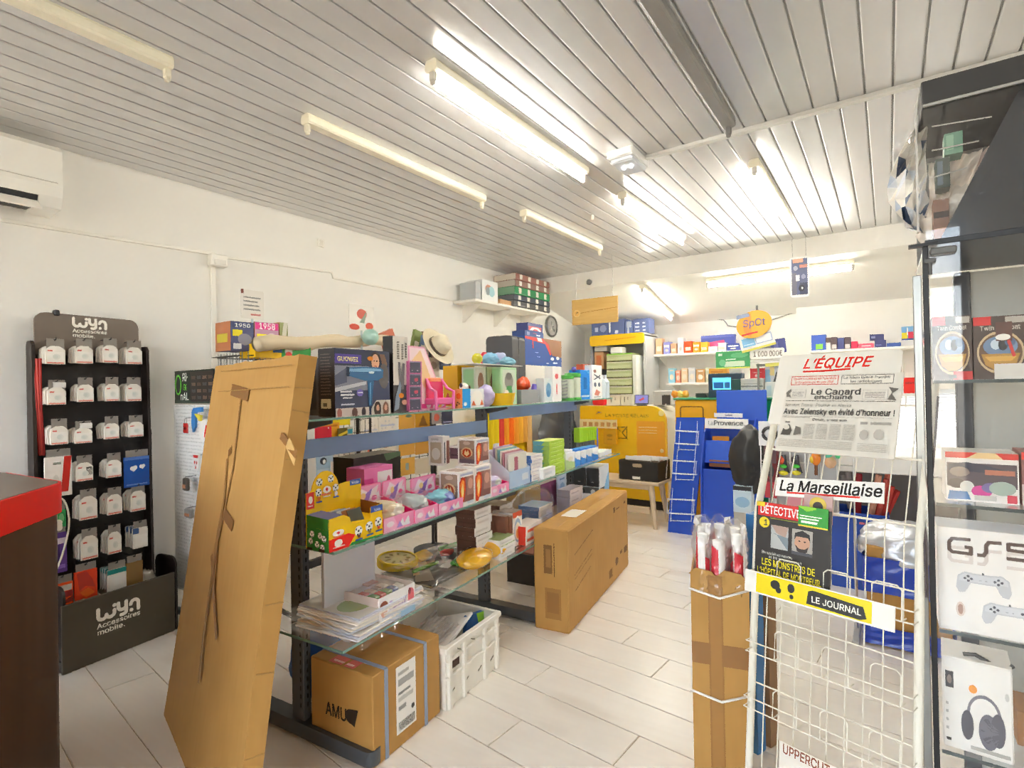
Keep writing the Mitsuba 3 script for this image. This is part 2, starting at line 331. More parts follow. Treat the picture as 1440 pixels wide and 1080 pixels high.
# cable duct under the slats
m = M(); m.box(((-1.12 + XR) / 2, 2.84, ZC - .010), (XR + 1.12, .036, .020), '#d9d8d4', bev=.003); struct('trim_3', m, 'satin')

# ------------------------------------------------------------------ fluorescent lights
scene['tube_glow'] = {'type': 'diffuse', 'reflectance': rgb('#f5f5f0')}
def tube_mesh(L, r): return trimesh.creation.cylinder(r, L, sections=14)
def batten(x, y0, y1, label, lit=True, col='#efe9d3', z=None, holder='#c9c6bd', tilt=None, axis=None):
    """batten along y (or along axis) hung under the ceiling; local x along its length"""
    t = thing('fluorescent_batten', label, 'ceiling light', 'lit fluorescent battens' if False else None)
    L = math.hypot(y1 - y0, 0) if axis is None else axis[2]
    R = rotz(90) if axis is None else axis[1]; o = np.array([x, (y0 + y1) / 2, ZC]) if axis is None else np.array(axis[0])
    b = M(); b.prism([(-.022, 0), (.022, 0), (.030, -.012), (.030, -.038), (.022, -.045), (-.022, -.045), (-.030, -.038), (-.030, -.012)][::-1], L, col, o=(-L / 2, 0, 0), u=(0, 1, 0), v=(0, 0, 1))
    part(t, 'housing', b, 'satin', to_world=W4(o, R))
    for s in (-1, 1):
        h = M(); h.box((s * (L / 2 - .012), 0, -.062), (.022, .026, .036), holder, bev=.004); h.box((s * (L / 2 - .012), 0, -.085), (.018, .020, .014), holder, bev=.004)
        part(t, 'tube_holder', h, 'satin', to_world=W4(o, R))
    if lit:
        c = tube_mesh(L - .05, .013); c.apply_transform(trimesh.transformations.rotation_matrix(math.pi / 2, [0, 1, 0])); c.apply_translation([0, 0, -.080])
        d = mikit.ply(c, 'tube_glow'); d['emitter'] = {'type': 'area', 'radiance': {'type': 'rgb', 'value': [TUBE, TUBE * .965, TUBE * .86]}}
        part(t, 'tube', d, to_world=W4(o, R), label='glowing white tube')
    return t
batten(-1.415, 1.50, 2.77, 'lit fluorescent batten above the glass shelving, nearest lit tube to the camera')
batten(-1.396, 3.26, 4.52, 'lit fluorescent batten beyond the emergency lamp, straight behind the nearest lit one')
batten(-0.596, 3.25, 4.55, 'lit fluorescent batten right of the emergency lamp, beyond the cable duct')
batten(-2.155, 1.45, 2.76, 'cream batten without tube above the leaning cardboard, middle one of the unlit left row', lit=False, holder='#e5dfca')
batten(-2.10, 3.15, 4.39, 'cream batten without tube above the wall shelf, farthest one of the unlit left row', lit=False, holder='#e5dfca')
batten(-2.20, -0.36, 0.91, 'cream batten without tube at the top left, nearest one of the unlit left row', lit=False, holder='#e5dfca')
batten(-0.600, 1.42, 2.69, 'dim grey batten seen from below at the top, ending at the cable duct', lit=False, col='#8e8d8a', holder='#7f7e7c')
# two more on the sloped plaster
_sl = math.degrees(math.atan2(ZB2 - ZF, YB - YC))
def zs(y): return ZF + (ZB2 - ZF) * (y - YC) / (YB - YC)
batten(0, 0, 0, 'lit fluorescent batten across the sloped white ceiling at the back, behind the hanging poster', axis=((-0.84, 5.46, zs(5.46)), rotx(_sl), 1.24))
batten(0, 0, 0, 'lit fluorescent batten running down the sloped white ceiling above the yellow cabinet', axis=((-2.10, 5.85, zs(5.85)), rotx(_sl) @ rotz(90) , .95))
# ------------------------------------------------------------------ left wall: conduit, air conditioner
def wallrun(pts, w=.018, d=.014, col='#e8e5dc'):
    m = M()
    for a, b in zip(pts[:-1], pts[1:]):
        a, b = np.array(a), np.array(b); c = (a + b) / 2; dv = b - a; l = np.linalg.norm(dv); ang = math.degrees(math.atan2(dv[2], dv[1]))
        m.box(c + [d / 2, 0, 0], (d, l + w * .5, w), col, rot=rotx(ang), bev=.002)
    return m
def onwall(x, y): return onX(x, y, XL)
p = [onwall(2, 310), onwall(150, 334), onwall(297, 357)]; struct('trim_4', wallrun(p), 'satin', label='cable duct along the left wall')
p = [onwall(313, 362), onwall(466, 383), onwall(468, 391), onwall(640, 424)]; struct('trim_5', wallrun(p, .014), 'satin', label='cable duct stepping along the left wall')
a = onwall(298, 372); struct('trim_6', wallrun([a, (XL, a[1], 0.05)], .03, .02), 'satin', label='upright cable duct on the left wall')
c = onwall(303, 368)
m = M(); m.box(c + [.03, 0, 0], (.06, .10, .075), '#efece4', bev=.006); m.box(c + [.062, 0, -.012], (.004, .07, .03), '#dcd8cf', bev=.001)
one('junction_box', 'small white junction box on the left wall where the cable ducts meet', 'junction box', m, 'satin')
c = onwall(450, 342); m = M().box(c + [.008, 0, 0], (.016, .06, .06), '#eeebe2', bev=.004); m.box(c + [.017, 0, 0], (.004, .03, .04), '#e2ded4', bev=.001)
one('wall_plate', 'small square white plate high on the left wall under the slats', 'wall plate', m, 'satin')

e = onX(80, 272, XL + .12); y1 = e[1]; y0 = y1 - .86; z0, z1 = e[2] - .10, e[2] + .21
ac = thing('air_conditioner', 'white wall air conditioner with open louver at the left edge of the picture', 'air conditioner')
prof = [(0, z0 + .05), (0, z1), (.17, z1), (.205, z1 - .03), (.215, z0 + .10), (.20, z0 + .05)]
m = M(); m.prism(prof, y1 - y0, '#f3f1ea', o=(XL, y1, 0), u=(1, 0, 0), v=(0, 0, 1)); part(ac, 'body', m, 'satin')
m = M(); m.prism([(0, z0 + .02), (0, z0 + .056), (.20, z0 + .056), (.17, z0 + .01)], y1 - y0 - .1, '#2f3236', o=(XL, y1 - .09, 0), u=(1, 0, 0), v=(0, 0, 1)); part(ac, 'air_outlet', m, 'satin')
for s in (0, 1):
    m = M(); m.prism([(0, z0), (0, z0 + .055), (.203, z0 + .055), (.18, z0 + .005)], .088, '#efede6', o=(XL, y1 - (y1 - y0 - .088) * s, 0), u=(1, 0, 0), v=(0, 0, 1)); part(ac, 'end_cap', m, 'satin')
for i in range(9):
    m = M().box((XL + .15, y1 - .13 - i * .075, z0 + .045), (.05, .006, .05), '#d9d5c8', rot=roty(20)); part(ac, 'vane', m, 'satin')
m = M().box((XL + .225, (y0 + y1) / 2 - .0, z0 - .005), (.09, y1 - y0 - .18, .008), '#efece4', rot=roty(35), bev=.002); part(ac, 'louver', m, 'satin')
m = M().box((XL + .218, (y0 + y1) / 2, z0 + .12), (.004, y1 - y0 - .04, .004), '#cfccc4'); part(ac, 'panel_joint', m, 'satin')

# ------------------------------------------------------------------ counter in the left foreground
foot = Polygon([(-1.36, -.12), (-1.99, .375), (-2.26, .595), (-2.78, .545), (-3.06, .0), (-2.36, -.8)]).buffer(-.10).buffer(.10, 16)
def cpoly(g): return g
ct = thing('sales_counter', 'dark brown counter with a red band around its rounded top, left foreground', 'counter')
m = M(); m.prism(cpoly(foot.buffer(-.012)), .915, '#4a2f22', o=(0, 0, 0)); part(ct, 'body', mikit.ply((np.vstack(m.v), np.vstack(m.f)), 'counter_wood'))
m = M(); m.prism(cpoly(foot).difference(cpoly(foot.buffer(-.01))), .098, '#e3171c', o=(0, 0, .915)); part(ct, 'red_band', m, 'satin', label='glossy red edge band')
m = M(); m.prism(cpoly(foot.buffer(-.0095)), .0975, '#6a5d52', o=(0, 0, .917)); part(ct, 'worktop', m, 'satin', label='dark grey brown top')
scene['counter_wood'] = two({'type': 'principled', 'roughness': 0.4, 'specular': 0.35,
    'base_color': proc(lambda p, n, uv: mix((0.085, 0.045, 0.028), (0.055, 0.03, 0.02), fbm(p.x * 30, p.y * 30, p.z * 1.5, 3)))})

# ------------------------------------------------------------------ black stand with phone accessories
class Face:
    """an upright face: origin, u to the right as seen from the front, n towards the viewer; pixels of the photograph -> (a, b, n) on it"""
    def __init__(s, o, yaw, lean=0.0):
        s.o = np.asarray(o, float); s.u = rotz(yaw) @ [1, 0, 0]; s.n = rotz(yaw) @ rotx(-lean) @ [0, -1.0, 0]; s.v = np.cross(s.n, s.u); s.R = np.stack([s.u, -s.n, s.v], 1)
    def ab(s, x, y, off=0.0): p = onN(x, y, s.o + s.n * off, s.n) - s.o; return p @ s.u, p @ s.v
    def W(s, a, b, off=0.0): return W4(s.o + s.u * a + s.v * b + s.n * off, s.R)
    def pt(s, a, b, off=0.0): return s.o + s.u * a + s.v * b + s.n * off
ws = Face((-3.35, 1.03, 0), 96, 0.8)
st = thing('accessory_stand', 'black stand of hanging phone accessories with white wyn lettering, left wall', 'display stand')
aL, bt = ws.ab(46, 480); aR, _ = ws.ab(205, 482); aH0, bh1 = ws.ab(46, 444); aH1, bh0 = ws.ab(193, 480)
m = M(); m.box(((aL + aR) / 2, .012, (bt + .1) / 2), (aR - aL - .01, .02, bt - .1), '#1d1a1b', bev=.003); part(st, 'back_panel', m, 'satin', to_world=ws.W(0, 0, -.012))
for s_, a_ in ((0, aL), (1, aR)):
    m = M(); m.prism([(0, .08), (0, bt - .02), (.012, bt), (.045, bt), (.06, bt - .02), (.075, .3), (.14, .08)], .014, '#2a2220', o=(a_ - .007, 0, 0), u=(0, -1, 0), v=(0, 0, 1)); part(st, 'side_flange', m, 'satin', to_world=ws.W(0, 0, -.015))
hw, hh = aH1 - aH0, .155
hp = sbox(0, -.05, hw, hh).buffer(-.045).buffer(.045, 8).union(sbox(0, -.05, hw, .04))
m = M(); m.prism(hp, .012, '#6b5f55', o=(aH0 + .004, .006, bt - .01), u=(1, 0, 0), v=(0, 0, 1)); o_ = np.array([aH0 + .004 + hw * .33, -.007, bt + .005])
def wyn(m, o, w):
    """three rounded letters w y n drawn as strokes, two lines of text under them"""
    u_, v_ = np.array([1, 0, 0]), np.array([0, 0, 1]); k = w / 3.15; A = lambda pts: LineString([(x * k, y * k) for x, y in pts]).buffer(.135 * k, 6)
    arc = lambda cx, cy, r, a0, a1: [(cx + r * math.cos(math.radians(a)), cy + r * math.sin(math.radians(a))) for a in np.linspace(a0, a1, 10)]
    g = [A([(.1, 1.0), (.1, .5)] + arc(.38, .45, .28, 180, 360)), A(arc(.94, .45, .28, 180, 360) + [(1.22, .62)]), Point(1.22 * k, .98 * k).buffer(.15 * k),
         A([(1.5, 1.0), (1.5, .75)] + arc(1.78, .72, .28, 180, 350)), A([(2.06, 1.0), (2.06, .35)] + arc(1.86, .25, .2, 0, -90) + [(1.7, .05)]),
         A([(2.4, .62)] + arc(2.68, .62, .28, 180, 0) + [(2.96, .1)]), Point(2.45 * k, .15 * k).buffer(.15 * k)]
    for q in g: m.flat(q, '#f7f3ea', o + [0, 0, w * .26], u_, v_, .001)
    m.text('Accessoires', o + [0, 0, w * .115], u_, v_, w * .115, '#f7f3ea', w * .98, True, .001)
    m.text('mobile.', o + [0, 0, -w * .04], u_, v_, w * .115, '#f7f3ea', w * .62, True, .001)
wyn(m, o_ + [0, 0, .034], .155); part(st, 'header', m, 'satin', to_world=ws.W(0, 0, 0), label='grey brown header board with white lettering')
m = M(); m.box((aH0 + .09, -.002, bt + hh - .008), (.022, .03, .028), '#17181d', bev=.004); part(st, 'clip', m, 'satin', to_world=ws.W(0, 0, 0))
# the bin at the foot
b0 = Face((-3.165, .815, 0), 98); bw = .515
fb = Face(b0.o, 98)
m = M(); m.box((bw / 2, .0, .16), (bw, .014, .32), '#4a4438', bev=.003); 
wyn(m, np.array([bw * .27, -.0075, .135]), .20); part(st, 'bin_front', m, 'satin', to_world=fb.W(0, 0, 0), label='olive grey bin front with white lettering')
for a_ in (0, bw):
    m = M(); m.prism(sbox(0, 0, .19, .40).buffer(-.05).buffer(.05).union(sbox(0, 0, .19, .2)), .012, '#2a2220', o=(a_ + .006, 0, 0), u=(0, 1, 0), v=(0, 0, 1)); part(st, 'bin_side', m, 'satin', to_world=fb.W(0, 0, 0))
m = M(); m.box((bw / 2, .095, .05), (bw, .18, .012), '#2a2624'); part(st, 'bin_floor', m, 'satin', to_world=fb.W(0, 0, 0))
m = M(); m.box((bw / 2, .185, .55), (bw - .02, .012, 1.1), '#1d1a1b'); part(st, 'lower_back', m, 'satin', to_world=fb.W(0, 0, 0))
# clear bags heaped in the bin
def crumple(w, d, h, seed, n=14, amp=.35):
    def fn(u, v):
        P = np.stack([u * 6, v * 6, u * 0 + seed], -1); nz = meshkit.fbm(P, 3, seed) - .5
        e = np.minimum(1, np.minimum(np.minimum(u, 1 - u), np.minimum(v, 1 - v)) * 6)
        return (u - .5) * w * (1 + .1 * nz), (v - .5) * d * (1 + .1 * nz), h * e * (.75 + amp * 2 * nz)
    return fn
for i, (a_, w_) in enumerate(((.13, .22), (.28, .24), (.40, .20))):
    m = M().sheet(crumple(w_ * .6, .10, .07, 11 + i), 16, 12, ['#8d8577', '#7c7568', '#9a9284'][i])
    one('clear_bag', ['crumpled grey see-through bag in the bin of the black stand, leftmost', 'crumpled grey see-through bag in the bin of the black stand, middle', 'crumpled grey see-through bag in the bin of the black stand, rightmost'][i], 'plastic bag', m, 'gloss', smooth=True, to_world=fb.W(a_, .285, -.10))

ORD = ['leftmost', 'second from left', 'third from left', 'rightmost']; ROWN = ['top row', 'second row', 'third row', 'fourth row', 'fifth row', 'sixth row', 'bottom row']
PACKS = [[(63, 91, 486, 512), (105, 130, 486, 511), (144, 165, 485, 510), (177, 199, 488, 512)],
 [(66, 92, 545, 569), (108, 131, 541, 565), (147, 167, 540, 564), (177, 198, 540, 564)],
 [(70, 95, 600, 625), (104, 129, 603, 623), (146, 167, 596, 617), (180, 201, 594, 614)],
 [(62, 100, 644, 698), (106, 130, 652, 676), (149, 170, 648, 671), (174, 209, 644, 684)],
 [(79, 92, 718, 741), (111, 136, 700, 730), (150, 171, 697, 723), (183, 204, 692, 718)],
 [(68, 93, 752, 806), (113, 137, 756, 786), (151, 170, 750, 778), (186, 207, 744, 770)],
 [(72, 102, 824, 862), (104, 136, 806, 850), (150, 177, 803, 830), (177, 200, 793, 822)]]
KIND = {(3, 0): 'red', (3, 3): 'blue', (4, 0): 'green', (5, 0): 'purple', (5, 3): 'slate', (6, 0): 'orange', (6, 1): 'flame', (6, 2): 'teal', (6, 3): 'tan', (1, 0): 'label', (2, 1): 'label', (3, 1): 'half'}
def pouch(w, h, kind, thick=.009):
    """hanging pack, top middle of the card at z = h: card with cut corners, clear header with a hole, printed stripes"""
    m = M(); base = {'red': '#f1ece4', 'blue': '#174fa6', 'green': '#2f9b54', 'purple': '#5d3b8e', 'slate': '#f0eee8', 'orange': '#e8591f', 'flame': '#e64a22', 'teal': '#f3f1ea', 'tan': '#8a6b3d'}.get(kind, '#f4efe4')
    c = w * .16
    shape = Polygon([(-w / 2, 0), (w / 2, 0), (w / 2, h * .78), (w / 2 - c, h * .92), (w * .2, h), (-w * .2, h), (-w / 2 + c, h * .92), (-w / 2, h * .78)]) if kind in ('', 'label', 'half') else sbox(-w / 2, 0, w / 2, h).buffer(-.003).buffer(.003, 3)
    m.prism(shape, thick, base, o=(0, thick / 2, 0), u=(1, 0, 0), v=(0, 0, 1))
    A = lambda items: m.art((-w / 2, -thick / 2, 0), (1, 0, 0), (0, 0, 1), w, h, items)
    if kind in ('', 'label', 'half'): A([('r', .08, .12, .92, .68, '#f9f6ee'), ('r', .06, .03, .95, .10, '#d9776a'), ('r', .12, .70, .36, .77, '#cf5a50'), ('e', .55, .4, .2, .16, '#e9e9e2'), ('e', .5, .4, .12, .1, '#dfe3dc')])
    if kind == 'half': A([('r', .6, .3, .95, .75, '#3a3530')])
    if kind == 'red': A([('p', [(.72, 1), (1, 1), (.86, .1), (.58, .1)], '#c22a22'), ('e', .4, .35, .13, .2, '#dcd8cf'), ('r', .3, .8, .6, .86, '#8b9086')])
    if kind == 'blue': A([('e', .32, .62, .1, .07, '#f2f2f0'), ('e', .42, .64, .09, .07, '#f2f2f0'), ('p', [(.23, .6), (.5, .62), (.36, .5)], '#f2f2f0'), ('e', .66, .66, .07, .06, '#f2f2f0'), ('e', .76, .67, .07, .06, '#f2f2f0'), ('p', [(.6, .65), (.82, .66), (.72, .56)], '#f2f2f0'), ('r', 0, .9, 1, 1, '#4d78bd'), ('r', .06, .06, .9, .1, '#6f97d6')])
    if kind == 'purple': A([('r', .1, .72, .95, .86, '#ddd6e4'), ('r', .2, .1, .9, .2, '#8f6cc0'), ('r', .45, .2, .6, .7, '#3b2660')])
    if kind == 'slate': A([('r', 0, .72, .4, 1, '#3f5f94'), ('r', .12, .1, .95, .65, '#fbf9f3')])
    if kind == 'orange': A([('r', .05, .72, .95, .92, '#c9c3bb'), ('r', 0, .5, 1, .7, '#a32722'), ('p', [(0, .42), (.3, .55), (.6, .4), (1, .5), (1, .3), (0, .3)], '#7c241c')])
    if kind == 'flame': A([('p', [(.1, .95), (.5, 1), (.8, .7), (.9, .45), (.5, .55), (.2, .45)], '#c0392a'), ('p', [(.2, .4), (.6, .48), (.9, .3), (.5, .2)], '#f2762c')])
    if kind == 'teal': A([('r', 0, .78, 1, 1, '#1f8a86'), ('r', .1, .1, .95, .7, '#fbfaf5')])
    if kind == 'green': A([('e', .5, .5, .3, .3, '#7cc48a')])
    return m
for r_, row in enumerate(PACKS):
    for c_, (x0, x1, yt, yb) in enumerate(row):
        out = .10
        a0, b1 = ws.ab(x0, yt, out); a1, _ = ws.ab(x1, yt, out); _, b0_ = ws.ab((x0 + x1) / 2, yb, out); ac_ = (a0 + a1) / 2; w = a1 - a0; h = b1 - b0_
        kind = KIND.get((r_, c_), ''); cname = {'red': 'white and red', 'blue': 'blue two-heart', 'green': 'green', 'purple': 'purple', 'slate': 'white and slate blue', 'orange': 'orange and dark red', 'flame': 'flame red', 'teal': 'white and teal', 'tan': 'tan'}.get(kind, 'white')
        hk = M().tube([(ac_, 0, b1 + .032), (ac_, -out - .012, b1 + .030), (ac_, -out - .014, b1 + .04)], .0022, '#3b3a3c', 6)
        part(st, 'hook', hk, 'metal', to_world=ws.W(0, 0, 0))
        n_b = 3 if kind in ('', 'label', 'half', 'slate', 'teal') else 0
        for k in range(n_b + 1):
            off = out - k * .024; tilt = 0 if k == 0 else rng.uniform(-4, 4)
            t = thing('accessory_pouch', (f'{cname} accessory pouch at hook front, {ROWN[r_]} of black stand, {ORD[c_]}' if k == 0 else f'white pouch, {[0, "first", "second", "third"][k]} behind the front one, {ROWN[r_]} of black stand, {ORD[c_]}'), 'accessory pack', 'pouches on the black accessory stand')
            tw = ws.W(ac_, b0_ + (.004 if k else 0), off) @ T().rotate([0, 1, 0], tilt)
            part(t, 'card', pouch(w, h, kind), 'satin', to_world=tw)
            if k == 0:
                hm = M(); hm.prism(sbox(-w * .42, h * .8, w * .48, h + .036).difference(Point(0, h + .028).buffer(.004)), .0012, '#8b8680', o=(0, .002, 0), u=(1, 0, 0), v=(0, 0, 1))
                if kind == 'label': hm.box((.012, -.003, h + .012), (w * .7, .002, .026), '#eceae6')
                part(t, 'header_strip', hm, 'gloss', to_world=tw)
# straps on the left side, white cable with its plug
sp = ws
for i in range(3):
    a_, b_ = ws.ab(42 + i * 3.2, 505); a2, b2 = ws.ab(52 + i * 3, 640)
    m = M(); P = [ws.pt(a_, b_, .04 + .01 * i), ws.pt((a_ + a2) / 2 - .004, (b_ + b2) / 2, .045), ws.pt(a2, b2, .03)]; m.tube(P, .006, ['#b5322c', '#c9483f', '#a82a26'][i], 6)
    one('red_strap', ['red phone strap hanging on the left side of the black stand, outermost', 'red phone strap hanging on the left side of the black stand, middle one', 'red phone strap hanging on the left side of the black stand, nearest the pouches'][i], 'strap', m, 'satin', smooth=True)
t = thing('charging_cable', 'white charging cable hanging in a loop over the lower left hooks', 'cable')
pts = [(84, 742), (78, 725), (80, 706), (88, 702), (95, 716), (97, 738), (92, 765), (84, 790), (74, 815), (68, 840), (68, 860)]
P = np.array([ws.pt(*ws.ab(x, y, .125), .125) for x, y in pts]); tt = np.linspace(0, len(P) - 1, 50)
import scipy.interpolate as si_
P = np.stack([si_.CubicSpline(np.arange(len(P)), P[:, k])(tt) for k in range(3)], -1)
part(t, 'lead', M().tube(P, .0042, '#efe8d8', 8), 'satin', smooth=True)
a_, b_ = ws.ab(70, 742, .12); m = M(); m.prism(sbox(0, 0, .042, .05).buffer(-.01).buffer(.01), .022, '#efe9da', o=(a_, -.115, b_ - .02), u=(1, 0, 0), v=(0, 0, 1)); m.box((a_ + .02, -.127, b_ + .045), (.012, .012, .04), '#e9e3d4', bev=.003)
part(t, 'plug', m, 'satin', to_world=ws.W(0, 0, 0))

# ------------------------------------------------------------------ white pegboard stand with a green lettered sign, half behind the cardboard
PY = 1.41
def pf(x, y): return onY(x, y, PY)
x0 = pf(245, 600)[0]; zt = pf(270, 569)[2]; zb = pf(250, 828)[2]; zs1 = pf(270, 521)[2]; x1 = x0 + .46
pg = thing('pegboard_stand', 'white pegboard stand with a dark lettered sign on top, behind the leaning cardboard', 'display stand')
hole = proc(lambda p, n, uv: dr.select(dr.square(dr.abs(p.x * 50 - dr.floor(p.x * 50)) - .5) + dr.square(dr.abs(p.z * 50 - dr.floor(p.z * 50)) - .5) < .05, mi.Color3f(.5, .49, .46), mi.Color3f(.87, .86, .83)))
scene['pegboard'] = two({'type': 'principled', 'base_color': hole, 'roughness': .5, 'specular': .3})
m = M().box(((x0 + x1) / 2, PY + .012, (zt + zb) / 2), (x1 - x0, .02, zt - zb), '#ffffff', bev=.003); part(pg, 'board', mikit.ply((np.vstack(m.v), np.vstack(m.f)), 'pegboard'))
for x in (x0, x1): part(pg, 'frame_post', M().box((x, PY + .015, (zt + .04) / 2), (.022, .03, zt - .04), '#f1efe8', bev=.004), 'satin')
m = M().box(((x0 + x1) / 2, PY + .01, (zt + zs1) / 2 + .005), (x1 - x0, .008, zs1 - zt - .005), '#2c332c')
W_, H_ = x1 - x0, zs1 - zt - .005
m.art((x0, PY + .006, zt + .0075), (1, 0, 0), (0, 0, 1), W_, H_, [('r', .0, .0, 1, .10, '#3c4a3e'), ('r', .42, .05, 1, .95, '#3a3330')] + [('r', .46 + .14 * (i % 4), .12 + .2 * (i // 4), .56 + .14 * (i % 4), .22 + .2 * (i // 4), ['#57463c', '#4a4a4a', '#6a5548'][i % 3]) for i in range(16)])
for (cx, cy, rx, ry, wd) in ((.105, .56, .085, .32, .06),):
    e_ = affinity.scale(Point(0, 0).buffer(1, 16), rx * W_, ry * H_); e_ = e_.difference(affinity.scale(Point(0, 0).buffer(1, 16), rx * W_ - wd * H_, ry * H_ - wd * H_))
    m.flat(e_, '#6bd23c' if wd > .04 else '#3f8f34', (x0 + cx * W_, PY + .006, zt + .0075 + cy * H_), (1, 0, 0), (0, 0, 1), .002)
for s_, a_, b_, h_ in (('Ri·', .215, .68, .24), ('nAL', .16, .10, .22)):
    m.text(s_, (x0 + a_ * W_, PY + .006, zt + .0075 + b_ * H_), (1, 0, 0), (0, 0, 1), h_ * H_, '#f4f6ef', None, True, .0025)
m.text('Gi', (x0 + .235 * W_, PY + .006, zt + .0075 + .40 * H_), (1, 0, 0), (0, 0, 1), .18 * H_, '#6bd23c', None, True, .0025)
part(pg, 'sign', m, 'satin', label='dark sign lettered ORiGiNAL in green and white')
part(pg, 'foot', M().box(((x0 + x1) / 2 - .03, PY + .0, .045), (x1 - x0 + .16, .035, .03), '#4b5157', bev=.006), 'satin')
for x in (x0 - .10, x1 + .03): part(pg, 'caster', M().lathe([(0, -.014), (.030, -.014), (.034, -.008), (.034, .008), (.030, .014), (0, .014)], '#26272b', 18, (x, PY, .034), axis='y'), 'satin', 40)
def hang(name, lab, cat, x, y, build, off=.05, mat='satin', smooth=False):
    p_ = onY(x, y, PY - off); m = build(); return one(name, lab, cat, m, mat, smooth, to_world=W4(p_))
def keyring():
    m = M().tube([(0.014 * math.cos(a), 0, .012 + .014 * math.sin(a)) for a in np.linspace(0, 6.28, 14)], .0015, '#8f8f8f', 5); m.box((0, 0, -.028), (.05, .008, .055), '#b3231d', bev=.003); m.art((-.025, -.0041, -.055), (1, 0, 0), (0, 0, 1), .05, .055, [('r', .2, .35, .8, .6, '#6b1511')]); m.box((0, .025, .027), (.004, .05, .004), '#77777a'); return m
hang('keyring', 'red keyring tag hanging on the pegboard under the green sign', 'keyring', 261, 595, keyring)
def armband():
    m = M().prism(Polygon([(-.05, .05), (-.03, .07), (.06, .075), (.06, .05), (-.01, .045), (-.012, -.03), (-.04, -.06), (-.055, -.02)]), .012, '#3f7fc2', o=(0, 0, 0), u=(1, 0, 0), v=(0, 0, 1)); m.prism(Polygon([(-.02, .04), (.05, .03), (.04, .0)]), .014, '#e6d94a', o=(0, 0, 0), u=(1, 0, 0), v=(0, 0, 1)); m.box((0, .02, .06), (.004, .05, .004), '#77777a'); return m
hang('bath_toy', 'blue and yellow plastic toy hooked on the pegboard beside the red keyring', 'toy', 279, 592, armband)
def disc():
    m = M().lathe([(0, -.006), (.06, -.006), (.062, 0), (.06, .006), (0, .006)], '#f3f1ec', 26, axis='y'); m.text('A', (-.006, -.007, -.03), (1, 0, 0), (0, 0, 1), .06, '#d8231f', None, True); m.box((0, .02, .05), (.004, .05, .004), '#77777a'); return m
hang('learner_sticker', 'round white plate with a red letter A hooked on the pegboard', 'sticker', 289, 606, disc, .045, smooth=30)
def blister(col, w=.06, h=.09):
    m = pbox(w, .012, h, '#eceae6', front=[('r', .05, .78, .95, .95, '#c93a38'), ('e', .3, .5, .12, .1, col), ('e', .68, .5, .12, .1, col), ('e', .5, .22, .12, .1, col)]); m.box((0, .03, h - .006), (.004, .05, .004), '#77777a'); return m
hang('earring_card', 'white card with red trinkets on the pegboard, under the round plate', 'blister card', 277, 662, lambda: blister('#c62f30'), .04)
def gadget(col, w=.045, h=.07):
    m = M().box((0, 0, h / 2), (w, .022, h), col, bev=.006); m.box((0, .03, h + .006), (.004, .07, .004), '#77777a'); m.box((0, -.012, h * .35), (w * .7, .004, h * .3), '#c9916f', bev=.001); return m
hang('phone_charm', 'dark charm in a clear case on the pegboard, left of the cardboard edge', 'charm', 262, 690, lambda: gadget('#5b564f'))
hang('grey_wallet', 'flat grey wallet hooked low on the pegboard', 'wallet', 266, 728, lambda: gadget('#9a9894', .075, .05))
for i, (x, y) in enumerate(((238, 590), (237, 668), (236, 695), (236, 725), (240, 745))):
    p_ = onY(x, y, PY + .03)
    m = M().box((-.02, 0, 0), (.06, .004, .004), '#b9b7b2'); m.box((-.045, -.005, -.03), (.032, .018, .045), ['#b8b1a8', '#7d776f', '#3a3836', '#6a5d52', '#a09a90'][i], bev=.004)
    one('side_charm', ['pale', 'grey', 'black', 'brown', 'beige'][i] + ' charm on a hook at the left edge of the pegboard', 'charm', m, 'satin', to_world=W4(p_))

# ------------------------------------------------------------------ tall flat carton leaning on the shelving
lb = Face((-2.428, .949, 0.0), math.degrees(math.atan2(-.231, .973)), 8.4)
LW, LH, LT = .985, 1.43, .055
cp = thing('leaning_carton', 'tall flat brown carton leaning against the end of the glass shelving', 'carton')
def rough(n, s, amp): return amp * (meshkit.fbm(np.stack([np.linspace(0, n * 1.0, 60), np.full(60, s), np.full(60, .5)], -1), 3, 5) - .5) * 2
def rs(t, k, amp): return np.interp(t, np.linspace(0, 1, 60), rough(9, k, amp))
def front(u, v): return u * LW + rs(v, 3, .008) * (u > .98) + rs(v, 7, .006) * (u < .02), -.0 + .004 * np.sin(5 * v + 2 * u), v * LH + rs(u, 2, .012) * (v > .98)
def back(u, v): x, y, z = front(1 - u, v); return x, y + LT, z
m = M().sheet(front, 26, 40, '#ffffff').sheet(back, 26, 40, '#ffffff')
def side(fn1, fn2):
    def f(u, v): a_, b_ = fn1(v), fn2(v); return tuple(a_[k] * (1 - u) + b_[k] * u for k in range(3))
    return f
one_, zero_ = (lambda v: front(np.ones_like(v), v)), (lambda v: front(np.zeros_like(v), v))
mo = lambda P: (P[0], P[1] + LT, P[2])
m.sheet(side(one_, lambda v: mo(one_(v))), 4, 40, '#ffffff'); m.sheet(side(lambda v: mo(zero_(v)), zero_), 4, 40, '#ffffff')
tp = lambda v: front(v, np.ones_like(v)); bt_ = lambda v: front(v, np.zeros_like(v))
m.sheet(side(lambda v: mo(tp(v)), tp), 4, 26, '#ffffff'); m.sheet(side(bt_, lambda v: mo(bt_(v))), 4, 26, '#ffffff')
part(cp, 'panel', mikit.ply((np.vstack(m.v), np.vstack(m.f)), 'cardboard'), to_world=lb.W(0, 0, 0))
def strip(pts, w, col):
    m = M(); g = LineString(pts).buffer(w, cap_style=2); g = affinity.scale(g, LW, LH, origin=(0, 0)) if False else g
    return m.flat(g, col, (0, -.0065, 0), (1, 0, 0), (0, 0, 1), 0.0)
def lp(x, y): return lb.ab(x, y)
